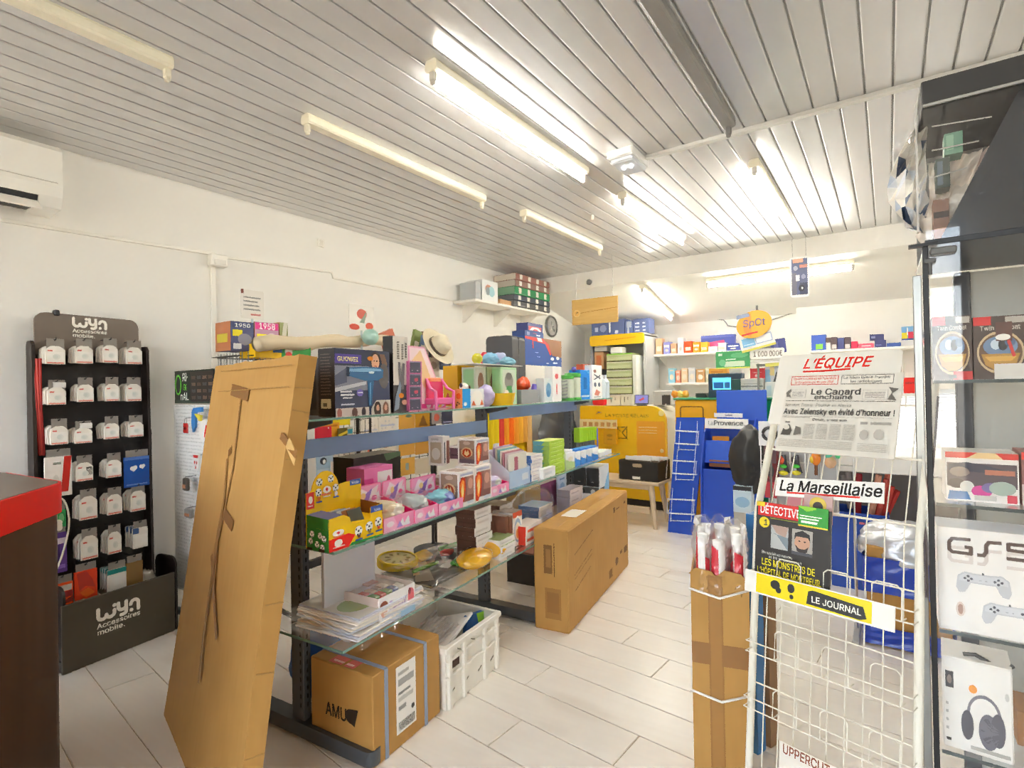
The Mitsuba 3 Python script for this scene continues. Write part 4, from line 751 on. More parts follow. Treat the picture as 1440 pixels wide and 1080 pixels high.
m = M().prism([(-d / 2, 0), (d / 2, 0), (d / 2, hf * .34), (-d / 2, hf * .30)], .003, '#2f7d34', o=(-w / 2, 0, zb_), u=(0, 1, 0), v=(0, 0, 1)); part(t, 'side_wall', m, 'satin', to_world=W_)
m = M().prism([(-d / 2, 0), (d / 2, 0), (d / 2, hf * .40), (-d / 2, hf * .34)], .003, '#7a4a28', o=(w / 2 - .003, 0, zb_), u=(0, 1, 0), v=(0, 0, 1)); part(t, 'side_wall', m, 'satin', to_world=W_)
part(t, 'lid_flap', M().quad((-w / 2, -d / 2, hf * .92), (-w * .25, -d / 2 + .0, hf * .95), (-w * .25, d / 2, hf * .98), (-w / 2, d / 2, hf * .96), '#5a6494'), 'satin', to_world=W_)
_, bt0, _, _ = 0, 0, 0, 0
hb = ns(onN(470, 660, gp(.352 - d, 0), gn))[2] - Z2
hd = Polygon([(-w / 2, 0), (w / 2, 0), (w / 2, hb * .80), (w * .1, hb * .78)] + [(-w * .17 + w * .24 * math.cos(a), hb * .72 + hb * .28 * math.sin(a)) for a in np.linspace(.15, math.pi - .15, 14)] + [(-w * .44, hb * .74), (-w / 2, hb * .74)])
m = M().prism(hd, .004, '#f2c615', o=(0, d / 2 + .004, 0), u=(1, 0, 0), v=(0, 0, 1))
m.art((-w / 2, d / 2, 0), (1, 0, 0), (0, 0, 1), w, hb, [('r', 0, .52, .13, .74, '#e0352e'), ('e', .07, .64, .035, .05, '#f8efe8'), ('r', .02, .55, .11, .565, '#f3d6d0'), ('r', .78, .72, .99, .80, '#3556a6'), ('t', .81, .74, 'kids', .035, '#eef2fb', .14, True)] + [it for q in ((.22, .86), (.42, .88), (.2, .72), (.5, .74)) for it in BALL(q[0], q[1], .055, w / hb)] + [('e', .34, .74, .07, .05, '#f8f1ea'), ('p', [(.31, .75), (.34, .77), (.37, .75), (.34, .71)], '#d42a3a'), ('r', .24, .67, .42, .69, '#e87a6a'), ('r', .27, .64, .4, .655, '#fbf6ee'), ('p', [(.17, .66), (.23, .66), (.22, .6), (.18, .6)], '#c8702a'), ('p', [(.47, .68), (.53, .68), (.52, .62), (.48, .62)], '#e8e8f0'), ('r', .15, .58, .25, .6, '#2f4a9a'), ('r', .45, .6, .55, .62, '#2f4a9a')])
part(t, 'header_card', m, 'satin', to_world=W_)
for k in range(5): part(t, 'sachet', M().box((-.03 + .012 * k, .02 - .012 * k, hf * .72), (.05, .004, hf * .5), ['#d8cfa8', '#8a93b0', '#c9cdd0', '#b8743c', '#5a5a50'][k], rot=rotx(-25) @ rotz(-20)), 'gloss', to_world=W_)

def pink_tray(label, x0, x1, nf, dd, hf, hb, seed, col1, col2, open_right=False):
    W_, w, d, _ = gi(x0, x1, 720, nf, dd, Z2); t = thing('pink_toy_tray', label, 'display box'); m = M()
    m.box((0, 0, .002), (w, d, .004), '#ef6aa8'); m.box((0, -d / 2, hf / 2), (w, .003, hf), '#f59ac4')
    for s_ in (-1, 1): m.prism([(-d / 2, 0), (d / 2, 0), (d / 2, hb * .62), (-d / 2, hf)], .003, '#e2226c', o=(s_ * (w / 2 - .0015) - .0015, 0, 0), u=(0, 1, 0), v=(0, 0, 1))
    m.art((-w / 2, -d / 2 - .0016, 0), (1, 0, 0), (0, 0, 1), w, hf, [('p', [(0, 0), (.5, 0), (.3, 1), (0, 1)], '#f7b6d6'), ('p', [(.45, .1), (.6, .7), (.66, .3), (.8, .8), (.85, .1)], '#f7f2f8'), ('p', [(.4, .1), (.5, .55), (.6, .1)], '#b48fd6'), ('e', .2, .5, .12, .2, '#fbe6f0')])
    part(t, 'tray', m, 'satin', to_world=W_)
    m = M().prism(sbox(-w / 2, 0, w / 2, hb).buffer(-.01).buffer(.01), .003, '#f27fb6', o=(0, d / 2 + .003, 0), u=(1, 0, 0), v=(0, 0, 1))
    m.art((-w / 2, d / 2, 0), (1, 0, 0), (0, 0, 1), w, hb, [('r', .03, .4, .97, .97, '#f6a6cf'), ('p', [(.1, .6), (.3, .95), (.55, .8), (.9, .95), (.8, .65), (.55, .5), (.4, .62)], '#fbe9f4'), ('p', [(.25, .5), (.45, .75), (.7, .9), (.6, .65), (.5, .45)], '#9a78cc'), ('e', .4, .72, .08, .09, '#fbd9a0'), ('p', [(.6, .5), (.9, .8), (.95, .5)], '#f4eefa'), ('e', .75, .62, .09, .07, '#ef6ab0')])
    part(t, 'back_card', m, 'satin', to_world=W_, label='pink back card with white and violet swirls')
    b = thing('toy_bag', 'crumpled glittering bag lying in the ' + label.split(' tray')[0] + ' tray' + label.split(' tray')[1][:0] + ', ' + label.split(', ')[-1], 'toy bag')
    m = M().blob((0, -d * .05, hf * 1.05), (w * .42, d * .36, hf * .85), col1, 3, .35, 9, seed); part(b, 'content', m, 'gloss', True, to_world=W_)
    m = M().blob((w * .1, -d * .18, hf * 1.1), (w * .26, d * .25, hf * .6), col2, 3, .4, 9, seed + 3); part(b, 'glitter_toy', m, 'gloss', True, to_world=W_)
    m = M().blob((0, -d * .05, hf * 1.2), (w * .5, d * .42, hf * 1.15), '#ffffff', 3, .25, 12, seed + 5); part(b, 'clear_film', mikit.ply((np.vstack(m.v), np.vstack(m.f)), 'film', smooth=True), to_world=W_)
pink_tray('pink toy tray, next to the football display', 539, 582, .345, .17, .052, .15, 1, '#e6d6b4', '#efe8d8')
pink_tray('pink toy tray, second from the football display', 583.5, 615.5, .35, .17, .05, .15, 2, '#b9c7c9', '#d9dde0')
pink_tray('pink toy tray, in front of the flame boxes', 617, 651, .352, .15, .045, .14, 3, '#7fd0e4', '#6f86cf')
pink_tray('pink toy tray, right of the flame boxes', 690.5, 716, .345, .17, .045, .12, 4, '#cfc9ec', '#e6f0ea')
W_, w, d, h = gi(512, 552, 660, .16, .1, Z2)
put('pink_slime_carton', 'flat pink and white carton behind the first pink toy tray', 'box', pbox(w, d, h, '#e879b6', front=[('r', .45, .1, .98, .9, '#e6dfe4'), ('e', .85, .6, .08, .2, '#d4668a'), ('p', [(0, 0), (.4, 0), (.3, .8), (0, .8)], '#d83f94')]), W_)
W_, w, d, h = gi(497, 563, 645, .06, .12, Z2)
put('black_gift_carton', 'wide black carton with slanted white lettering behind the pink trays', 'box', pbox(w, d, h, '#24231f', front=[('p', [(.62, 1), (.68, .86), (1, .92), (1, 1)], '#4f6a4c'), ('r', .25, .74, .42, .77, '#8d8c86'), ('t', .24, .56, 'PORTA CAP', .12, '#e9e8e2', .40, True, .25), ('p', [(.55, 0), (1, .55), (1, .62), (.5, .05)], '#3a3830')], topc='#6b6657'), W_)
def flame_box(label, x0, x1, yt, nf, d, z, dark=False, txt=False):
    W_, w, d, h = gi(x0, x1, yt, nf, d, z); t = thing('flame_figure_box', label, 'box')
    wn = lambda: [('r', .09, .06, .91, .94, '#8d6f60'), ('r', .09, .62, .91, .94, '#a98d7c'), ('e', .5, .84, .2, .07, '#c9b3a4'), ('e', .5, .48, .32, .20, '#d8b48c'), ('e', .5, .46, .24, .17, '#b5401c'), ('p', [(.36, .42), (.42, .58), (.5, .48), (.58, .6), (.64, .42), (.5, .33)], '#f6d9a0'), ('r', .09, .06, .91, .22, '#6d5a66')]
    fr = [('r', .08, .12, .94, .84, '#8a5b52'), ('r', .5, .3, .94, .84, '#a97a70'), ('e', .72, .62, .16, .16, '#d2a08e'), ('p', [(.0, .72), (.2, .86), (.38, .8), (.42, .55), (.32, .2), (.15, .02), (.0, .05)], '#c8341a'), ('p', [(.06, .66), (.2, .78), (.33, .72), (.32, .45), (.2, .12), (.08, .2)], '#ee8a2a'), ('p', [(.1, .5), (.22, .66), (.28, .42), (.18, .2)], '#f8d98a'), ('r', .5, .04, .94, .12, '#cfd6e6'), ('r', .06, .88, .9, .95, '#b9bcd6')]
    m = pbox(w, d, h, '#f3efec', left=([('r', .05, .08, .95, .86, '#6b4a5a'), ('r', .2, .3, .8, .4, '#4a3140')] if dark else wn()), front=fr, top=[('r', .15, .15, .85, .85, '#b9a498')])
    if txt: m = pbox(w, d, h, '#f3efec', left=[('r', .12, .08, .88, .8, '#c4b49a'), ('e', .5, .4, .3, .2, '#e9e4da'), ('r', .2, .86, .7, .93, '#d0cac6')], front=[('r', .15, .08, .3, .8, '#3a3a4a'), ('r', .5, .06, .95, .84, '#8a5b52')])
    part(t, 'carton', m, 'satin', to_world=W_); return h
hF = flame_box('white edged flame figure carton, front lower row, left one', 645.5, 667, 665, .352, .11, Z2)
flame_box('white edged flame figure carton, front lower row, right one', 668, 690.5, 657, .352, .11, Z2)
hT = ns(onN(668, 657, gp(.352, 0), gn))[2]
flame_box('white edged flame figure carton standing on top of the front row', 669, 687.5, 618, .325, .105, hT)
flame_box('dark sided flame figure carton behind the topmost one', 652, 669, 628, .17, .10, hT, dark=True)
flame_box('pale carton with vertical dark lettering, left of the topmost flame carton', 623, 632, 614, .15, .09, hT - .01, txt=True)
flame_box('flame figure carton in the rear lower row, left one', 628, 645, 672, .20, .10, Z2)
flame_box('flame figure carton in the rear lower row, right one', 646, 664, 668, .20, .10, Z2)
# white pouch with header, card display, stacks
W_, w, d, h = gi(691, 716, 634, .20, .05, Z2)
t = thing('hanging_pouch', 'white and lilac pouch with a hook hole leaning behind the right pink tray', 'toy bag'); m = pbox(w, .02, h, '#dcd8ea', front=[('r', 0, .72, 1, 1, '#f1eff6'), ('r', .05, .5, .95, .56, '#b9b4dc'), ('p', [(.0, .0), (.5, .45), (1, .2), (1, 0)], '#a58fd0'), ('e', .5, .87, .05, .03, '#8b88a0')]); m.prism(sbox(-w * .15, h, w * .15, h + .03).difference(Point(0, h + .015).buffer(.006)), .004, '#efedf4', o=(0, .004, 0), u=(1, 0, 0), v=(0, 0, 1)); part(t, 'pouch', m, 'satin', to_world=W_)
W_, w, d, h = gi(716, 745, 664, .33, .12, Z2)
t = thing('card_display', 'pale blue counter tray filled with upright coloured packets', 'display box'); m = M(); m.box((0, 0, .003), (w, d, .006), '#a9c4e6'); m.box((0, -d / 2, h * .5), (w, .003, h), '#b5cdec'); m.art((-w / 2, -d / 2 - .0016, 0), (1, 0, 0), (0, 0, 1), w, h, [('r', .6, .3, .9, .7, '#dbe6f4')])
for s_ in (-1, 1): m.prism([(-d / 2, 0), (d / 2, 0), (d / 2, h * 2), (-d / 2, h)], .003, '#d9e3ee', o=(s_ * w / 2, 0, 0), u=(0, 1, 0), v=(0, 0, 1))
part(t, 'tray', m, 'satin', to_world=W_)
for k in range(7): one('packet', f'upright packet in the pale blue counter tray, number {["one", "two", "three", "four", "five", "six", "seven"][k]} from the front', 'packet', pbox(w * .86, .008, h * 1.9, ['#e9e4da', '#d6c6cc', '#c98a96', '#efe9e0', '#7fb6bc', '#e6dccb', '#b9a2c4'][k], front=[('r', .3, .1, .5, .9, ['#b56a7a', '#8a5a70', '#efe9e9', '#c04a5a', '#dfeeea', '#9ab0c8', '#e6d8ea'][k])]), 'satin', False, 'packets in the pale blue tray', W_ @ T().translate([0, -d * .38 + k * d * .125, .006 + .006 * k]))
def stack(name, lab, x0, x1, yt, nf, d, z, n, front_col, left_col, top_col, art=(), leftart=(), jit=.004, group=None, cat='box', xb=None):
    W_, w, d, h = gi(x0, x1, yt, nf, d, z, xb); each = h / n; m = pbox(w, d, each - .0008, front_col, front=art, left=[('r', 0, 0, 1, 1, left_col)] + list(leftart), topc=top_col); p = m.ply('satin')
    for k in range(n):
        word = ['lowest', 'second', 'third', 'fourth', 'fifth', 'sixth', 'seventh', 'eighth', 'ninth'][k] if k < n - 1 else 'topmost'
        one(name, f'{lab}, {word}' + ('' if k in (0, n - 1) else ' from below'), cat, p, None, False, group, W_ @ T().translate([rng.uniform(-jit, jit), rng.uniform(-jit, jit), k * each]))
    return z + h
stack('puzzle_carton', 'flat blue and white carton stacked right of the counter tray', 747, 763, 641, .33, .13, Z2, 7, '#f1eff0', '#4b77b8', '#cfc9bc', [('r', .1, .35, .8, .6, '#c8c4d4')], group='blue and white cartons on the middle shelf', xb=722)
stack('lime_carton', 'lime green carton in the tall stack on the middle shelf', 772, 793, 621, .33, .14, Z2, 8, '#b6dc3c', '#5f9cae', '#d6e07a', [('r', .1, .3, .85, .45, '#d9ee8a'), ('r', .1, .55, .5, .65, '#8fbb2a')], [('p', [(.5, 0), (1, 0), (1, 1), (.7, 1)], '#9cc05a')], group='lime cartons on the middle shelf', xb=749)
W_, w, d, h = gi(764, 781, 660, .355, .03, Z2); put('white_card_pack', 'small white pack lying in front of the lime stack', 'box', pbox(w, d, h, '#f0f1f2', front=[('r', .1, .3, .7, .6, '#d4dae0')]), W_)
for k, (x0, x1) in enumerate(((796, 808), (809, 816), (817, 824), (825, 832), (833, 841))):
    W_, w, d, h = gi(x0, x1, 634 - k * 1.6 if k else 634, .33, .07, Z2)
    t = thing('wipes_pack', ['white and green pack left of the blue topped packs', 'blue topped white pack, first of four', 'blue topped white pack, second of four', 'blue topped white pack, third of four', 'blue topped white pack, farthest of four'][k], 'packet')
    part(t, 'pack', pbox(w, d, h * .85, '#eef2f6', front=[('p', [(0, 0), (1, .0), (1, .35), (0, .6)], '#b9d49a' if k == 0 else '#3f86d4'), ('e', .5, .6, .3, .15, '#e6ecf6' if k else '#e9e4d4')], left=[('r', 0, 0, 1, .6, '#dfe9d4' if k == 0 else '#4a8fd8')]), to_world=W_)
    part(t, 'cap', M().box((0, 0, h * .92), (w * .8, d * .8, h * .14), '#e8ebef' if k == 0 else '#2f7fd6', bev=.004), 'gloss', to_world=W_)
t = thing('brush_fan', 'row of lime green bristle brushes standing at the far end of the middle shelf', 'brush set')
for k in range(8):
    W_, w, d, h = gi(815 + k * 3.1, 817.6 + k * 3.1, 602 - k * .2, .10, .05, Z2); part(t, 'brush', M().box((0, 0, h * .72), (w, d, h * .56), '#9fcf1e', bev=.002).box((0, 0, h * .22), (w * .4, d * .4, h * .44), '#6e7480'), 'satin', to_world=W_)
W_, w, d, h = gi(840, 843, 603, .18, .02, Z2); one('violet_stick', 'upright violet wand beside the lime brushes', 'wand', M().lathe([(0, 0), (.006, 0), (.006, h), (0, h)], '#6a70c4', 10), 'gloss', 30, None, W_)
W_, w, d, h = gi(843, 860, 637, .30, .12, Z2); put('flat_white_pack', 'flat white pack lying at the far end of the middle shelf', 'packet', pbox(w, d, max(h, .015), '#e9ecea', topc='#d6e2d4'), W_)
W_, w, d, h = gi(455, 527, 776, .19, .012, Z3)
put('grey_divider', 'plain light grey panel standing under the football display', 'panel', pbox(w, .012, .30, '#c9cbd3'), W_)
# ---- low shelf
def clearfilm(m): return mikit.ply((np.vstack(m.v), np.vstack(m.f)), 'film', smooth=True)
for k in range(3):
    t = thing('magazine_bag', ['clear bag of papers at the near end of the low glass shelf, lowest of three', 'clear bag of papers at the near end of the low glass shelf, middle of three', 'clear bag with green and orange prints at the near end of the low shelf, topmost'][k], 'plastic bag')
    tw = gW(.215, -1.165 + .004 * k, Z3 + .001 + .026 * k) @ T().rotate([0, 0, 1], [3, -4, 2][k])
    m = M()
    for q in range(3): m.box((0, 0, .004 + .0072 * q), (.36 - .01 * q, .30, .0066), ['#e7e9ee', '#c9d3e2', '#f1ece2'][(q + k) % 3], bev=.0015)
    if k == 2: m.art((-.17, -.145, .0215), (1, 0, 0), (0, 1, 0), .34, .29, [('r', 0, 0, 1, 1, '#cfd0c8'), ('e', .25, .35, .2, .2, '#8fae70'), ('e', .5, .55, .22, .2, '#d9c4bc'), ('e', .75, .7, .06, .06, '#e88a3c'), ('e', .6, .8, .25, .12, '#86a96a'), ('p', [(.45, 0), (1, .35), (1, .2), (.6, 0)], '#f3efe2'), ('e', .55, .35, .12, .12, '#b9c4d0')])
    part(t, 'papers', m, 'satin', to_world=tw)
    def fn(u, v, k=k): 
        nz = meshkit.fbm(np.stack([u * 7, v * 7, u * 0 + k], -1), 3, k) - .5; e = np.minimum(np.minimum(u, 1 - u), np.minimum(v, 1 - v)); up_ = np.clip(e * 9, 0, 1)
        return (u - .5) * .44, (v - .5) * .37 - .01, .003 + .0215 * up_ + .012 * nz * (1 - up_) + .003 * nz
    part(t, 'clear_film', clearfilm(M().sheet(fn, 26, 22, '#ffffff')), to_world=tw)
W_, w, d, h = gi(532, 583, 843, .36, .30, Z3, xb=463)
t = thing('board_game_box', 'white game carton with a see-through lid and colourful lettering on the low glass shelf', 'box')
m = M(); m.box((0, 0, .003), (w, d, .006), '#efeae6')
for s_ in (-1, 1): m.box((s_ * w / 2, 0, h / 2), (.004, d, h), '#d9c9c4'); m.box((0, s_ * d / 2, h / 2), (w, .004, h), '#f1eff2')
m.art((-w / 2, -d / 2 - .002, 0), (1, 0, 0), (0, 0, 1), w, h, [('r', 0, 0, 1, .22, '#8fc4ea'), ('e', .13, .55, .09, .25, '#e9b9a4'), ('e', .13, .72, .1, .14, '#8a4a3a'), ('t', .26, .45, 'Funny', .3, '#b49ad0', .48, True), ('e', .88, .6, .09, .28, '#e0707a'), ('e', .84, .78, .04, .12, '#8a3a44')]); part(t, 'tray', m, 'satin', to_world=W_)
m = M()
for k in range(9): m.box((-w * .36 + (k % 5) * w * .17, -d * .3 + (k // 5) * d * .2, h * .7), (w * .16, .04, h * .5), ['#4f8a3c', '#d83a34', '#6f9a4a', '#5a78b8', '#e6e2da', '#c9604a', '#b98a5c', '#8a6a5a', '#d9d2c8'][k], bev=.004)
part(t, 'game_piece', m, 'gloss', to_world=W_)
part(t, 'clear_lid', M().box((0, 0, h + .003), (w, d, .003), '#ffffff').mesh(trimesh.creation.icosphere(0), '#ffffff') if False else mikit.ply(trimesh.creation.box((w, d, .012)).apply_translation((0, 0, h + .004)), 'film'), to_world=W_)
part(t, 'inlay', M().box((0, d * .1, h - .012), (w * .94, d * .7, .004), '#b5a79f').box((w * .1, d * .2, h - .006), (w * .3, d * .3, .006), '#a8604a', bev=.002), 'satin', to_world=W_)
q = ns(onZ(563, 800, Z3)); t = thing('tambourine_toy', 'flat yellow drum with a pale skin lying on the low glass shelf', 'toy')
part(t, 'rim', M().lathe([(.083, 0), (.095, .004), (.098, .03), (.093, .04), (.083, .04)], '#eed21c', 34), 'gloss', 35, to_world=gW(q[0] - .02, q[1], Z3 + .002) @ T().rotate([1, 0, 0], 6) @ T().translate([0, 0, .012]))
m = M().lathe([(0, .034), (.085, .034)], '#d5cb8f', 30)
for k in range(9): m.box((.05 * math.cos(k * .7), .05 * math.sin(k * .7), .036), (.022, .008, .002), '#a3965a', rot=rotz(40 * k))
part(t, 'skin', m, 'satin', to_world=gW(q[0] - .02, q[1], Z3 + .002) @ T().rotate([1, 0, 0], 6) @ T().translate([0, 0, .012]))
# flat dark toy blister with green and red pieces
def q3(x, y): return ns(onZ(x, y, Z3))
a, b = q3(590, 770), q3(690, 757); t = thing('toy_tool_set', 'dark flat toy set with green and red pieces under film on the low glass shelf', 'toy set')
sc, nc = -.56, .14
tw = gW(nc, sc, Z3 + .001)
m = M().box((0, 0, .008), (.56, .30, .014), '#4a4640', bev=.003); m.art((-.28, -.15, .0155), (1, 0, 0), (0, 1, 0), .56, .30, [('p', [(.0, .3), (.4, .95), (.5, .9), (.1, .1)], '#8d8674'), ('p', [(.1, .5), (.35, .9), (.38, .85), (.15, .45)], '#c8a876'), ('r', .55, .1, .95, .9, '#3a3834'), ('p', [(.3, .2), (.9, .5), (.95, .4), (.4, .1)], '#6a665c')]); part(t, 'card', m, 'satin', to_world=tw)
part(t, 'red_piece', M().blob((.09, .05, .028), (.045, .03, .016), '#e8432c', 2, .3, 8, 1), 'gloss', True, to_world=tw)
m = M()
for k in range(5): m.blob((.0 + .03 * math.cos(k * 1.26), -.09 + .022 * math.sin(k * 1.26), .026), (.018, .016, .012), '#3fbf35', 2)
part(t, 'green_clover', m, 'gloss', True, to_world=tw)
part(t, 'green_handle', M().tube([(.12, .12, .026), (.2, .09, .03), (.27, .06, .03)], .013, '#52b83a', 8), 'gloss', True, to_world=tw)
part(t, 'green_bar', M().tube([(-.2, .02, .024), (-.05, .0, .026)], .009, '#6fae3a', 8), 'gloss', True, to_world=tw)
part(t, 'blue_handle', M().tube([(-.14, .12, .024), (-.02, .13, .03)], .011, '#7fb4b8', 8), 'gloss', True, to_world=tw)
def fn(u, v): nz = meshkit.fbm(np.stack([u * 8, v * 6, u * 0], -1), 3, 4) - .5; e = np.clip(np.minimum(np.minimum(u, 1 - u), np.minimum(v, 1 - v)) * 10, 0, 1); return (u - .5) * .6, (v - .5) * .34, .002 + .045 * e + .02 * nz * e
part(t, 'clear_film', clearfilm(M().sheet(fn, 24, 18, '#ffffff')), to_world=tw)
q = q3(541, 777); one('yellow_spade', 'pale yellow toy handle at the back of the low shelf beside the drum', 'toy', M().prism(sbox(-.05, -.03, .05, .03).buffer(-.02).buffer(.02, 6), .02, '#e0b83c', o=(0, 0, 0)), 'gloss', False, None, gW(.02, q[1] - .03, Z3 + .02) @ T().rotate([1, 0, 0], 25))
q = q3(622, 806); m = M().sheet(lambda u, v: ((u - .5) * .23, (v - .5) * .05, .004 + .02 * u ** 2 + .004 * np.sin(4 * u)), 12, 3, '#e6e4de'); one('card_strip', 'curled white card strip lying in front of the yellow drum', 'card', m, 'paper', True, None, gW(q[0] - .01, q[1], Z3 + .002) @ T().rotate([0, 0, 1], 6))
for k, (x, y, sx, sy) in enumerate(((660, 796, .105, .07), (684, 781, .085, .075))):
    q = q3(x, y); t = thing('yellow_beach_toy', ['yellow plastic mould in clear film at the low shelf edge, left one', 'yellow plastic mould in clear film at the low shelf edge, right one'][k], 'toy'); tw = gW(min(q[0], .28) + .03, q[1], Z3 + .002)
    m = M().blob((0, 0, .04), (sx, sy, .042), '#f0b716', 3, .12, 6, k + 2); part(t, 'mould', m, 'gloss', True, to_world=tw)
    m = M().blob((0, 0, .042), (sx * 1.12, sy * 1.12, .046), '#ffffff', 3, .25, 14, k); part(t, 'clear_film', clearfilm(m), to_world=tw)
stack('dark_puzzle_carton', 'dark brown carton with white end, front stack on the low shelf', 668, 691, 718, .27, .12, Z3, 6, '#eceae8', '#5b4036', '#7d7468', [('r', .1, .35, .8, .6, '#d9d4d0')], [('r', 0, .45, 1, .55, '#4a332b')], group='brown cartons in the front stack', xb=641)
stack('dark_puzzle_carton', 'brown carton with white end, second stack on the low shelf', 703, 721, 712, .20, .12, Z3, 6, '#e6e2de', '#6b4a3c', '#7d7468', [('r', .1, .35, .8, .6, '#d0cac4')], group='brown cartons in the second stack')
stack('white_puzzle_carton', 'white carton with landscape top lying at the low shelf edge', 703, 724, 761, .345, .12, Z3, 3, '#f1f0ee', '#dfe0dc', '#8a9a6a', [('r', .1, .3, .8, .5, '#d8d8da')], group='landscape cartons at the shelf edge', xb=678)
for k, (x0, x1) in enumerate(((711, 715), (716, 720), (721, 734))):
    W_, w, d, h = gi(x0, x1, 727 if k < 2 else 722, .30, .13, Z3)
    put('upright_game', ['brown game standing upright, left of three on the low shelf', 'brown game standing upright, middle of three on the low shelf', 'white game with an oval emblem standing upright, right of three on the low shelf'][k], 'box', pbox(max(w, .02), d, h, '#7b5142' if k < 2 else '#e8e4de', topc='#b9a89c', front=([] if k < 2 else [('r', .0, .84, 1, 1, '#d9593c'), ('e', .5, .45, .46, .42, '#f4f2f0'), ('e', .5, .45, .38, .36, '#9fb4cc'), ('e', .5, .42, .3, .26, '#f3ead8'), ('e', .48, .35, .16, .14, '#e8a25c')])), W_)
for k, (x0, x1, yt) in enumerate(((740, 757, 752), (742, 760, 742))):
    pass
z_ = stack('red_white_carton', 'small red and white carton in front of the bagged blue stack', 739, 762, 741, .345, .10, Z3, 2, '#f3f0ee', '#d9402e', '#e9d9d0', [('r', .1, .3, .9, .6, '#e8735c')], group='red and white cartons on the low shelf')
stack('bagged_blue_carton', 'blue carton with white end inside the clear bag on the low shelf', 758, 777, 714, .26, .13, Z3, 6, '#e9ebef', '#3a68a6', '#8fa6c4', [('r', .1, .35, .8, .6, '#cdd4e0')], group='blue cartons in the clear bag', xb=729)
q = ns(onZ(752, 745, Z3)); m = M().blob((0, 0, .11), (.145, .10, .135), '#ffffff', 3, .22, 11, 9); m.v[-1][:, 2] = np.maximum(m.v[-1][:, 2], .002)
W_, w, d, h = gi(731, 786, 705, .27, .14, Z3)
t = thing('clear_sack', 'large clear plastic bag draped over the blue cartons on the low shelf', 'plastic bag'); m = M().blob((0, 0, h * .5), (w * .56, d * .62, h * .58), '#ffffff', 3, .25, 11, 9); m.v[-1][:, 2] = np.maximum(m.v[-1][:, 2], .002); part(t, 'film', clearfilm(m), to_world=W_)
bagblob('crumpled_wrapper', 'crumpled violet and white wrapper between the clear bag and the grey cartons', 790, 803, 726, .33, Z3, '#5a59b0', 5, 'wrapper', .4, .06)
bagblob('crumpled_wrapper', 'crumpled beige wrapper beside the violet one on the low shelf', 802, 813, 727, .34, Z3, '#d9b98a', 6, 'wrapper', .4, .05)
stack('grey_carton', 'lilac grey carton in the near column on the low shelf', 801, 819, 690, .26, .12, Z3, 3, '#e3dfe6', '#a59fb0', '#b8b2be', [('r', .1, .4, .7, .6, '#c9c4d0')], group='lilac grey cartons, near column', xb=783)
stack('grey_carton', 'lilac grey carton in the far column on the low shelf', 820, 834, 701, .27, .12, Z3, 2, '#dcd9de', '#a8a3b0', '#c4c0c6', group='lilac grey cartons, far column')
W_, w, d, h = gi(785, 797, 668, .10, .02, Z3); put('blue_card', 'pale blue printed card standing behind the lilac grey cartons', 'card', pbox(w, .012, h, '#c3d3ea', front=[('e', .5, .5, .3, .22, '#8fb0d8'), ('r', .2, .8, .8, .86, '#7f9cc8')]), W_)
W_, w, d, h = gi(760, 786, 682, .06, .12, Z3); put('plum_carton', 'plum and grey carton behind the lilac grey cartons', 'box', pbox(w, d, h, '#7d3f66', left=[('r', 0, 0, 1, 1, '#6f6668')], topc='#8f8580'), W_)
W_, w, d, h = gi(738, 760, 690, .06, .14, Z3); put('brown_carton', 'small brown carton behind the bagged blue cartons', 'box', pbox(w, d, h, '#a9854f', topc='#c6a473'), W_)
W_, w, d, h = gi(727, 756, 676, -.0, .06, Z3); put('turquoise_carton', 'turquoise carton at the back of the low shelf', 'box', pbox(w, d, h, '#4fb4cc', left=[('r', 0, 0, 1, 1, '#2f8fa6')]), W_)
W_, w, d, h = gi(842, 856, 657, .25, .10, Z3 + .0, 808)
t = thing('speaker_box', 'pair of black speakers on their white carton at the far end of the low shelf', 'speakers')
part(t, 'carton', pbox(w, d, h, '#dfe7ee', front=[('p', [(.3, 0), (1, 0), (1, .8), (.7, .5)], '#8fc0e4'), ('r', .1, .1, .5, .3, '#5a5f66')], topc='#ece9e2', left=[('r', 0, .0, 1, .32, '#5d6266'), ('e', .3, .18, .12, .1, '#2c2f33'), ('e', .75, .16, .1, .1, '#d4dbe0'), ('r', 0, .34, 1, 1, '#c9cfd2')]), to_world=W_)
for k in range(2):
    m = M().box((-w / 2 - .006, d * (.28 - .54 * k), h * .66), (.02, d * .50, h * .60), '#2f3236', bev=.004); m.box((-w / 2 - .0165, d * (.28 - .54 * k), h * .5), (.002, d * .12, .006), '#8f9498'); part(t, 'speaker', m, 'satin', to_world=W_)

# ---- under the shelves
t = thing('strapped_carton', 'brown parcel carton with two blue grey straps on the floor under the shelf', 'carton')
cW, cD, cH = .37, .315, .315; cc = gp(0, 0); c0 = np.array([-1.465, 1.215]); s0 = (c0 - GO[:2]) @ gs[:2]; n0 = (c0 - GO[:2]) @ gn[:2]
tw = gW(n0 - cD / 2, s0 + cW / 2, .0005)
m = M().box((0, 0, cH / 2), (cW, cD, cH), '#ffffff', bev=.004); part(t, 'box', mikit.ply((np.vstack(m.v), np.vstack(m.f)), 'cardboard'), to_world=tw)
for x in (-.12, .095):
    m = M()
    for a, b in (((x, -cD / 2 - .0012, cH / 2), (.017, .002, cH)), ((x, 0, cH + .0012), (.017, cD, .002)), ((x, cD / 2 + .0012, cH / 2), (.017, .002, cH))): m.box(a, b, '#8f9db4')
    part(t, 'strap', m, 'satin', to_world=tw, label='blue grey packing strap')
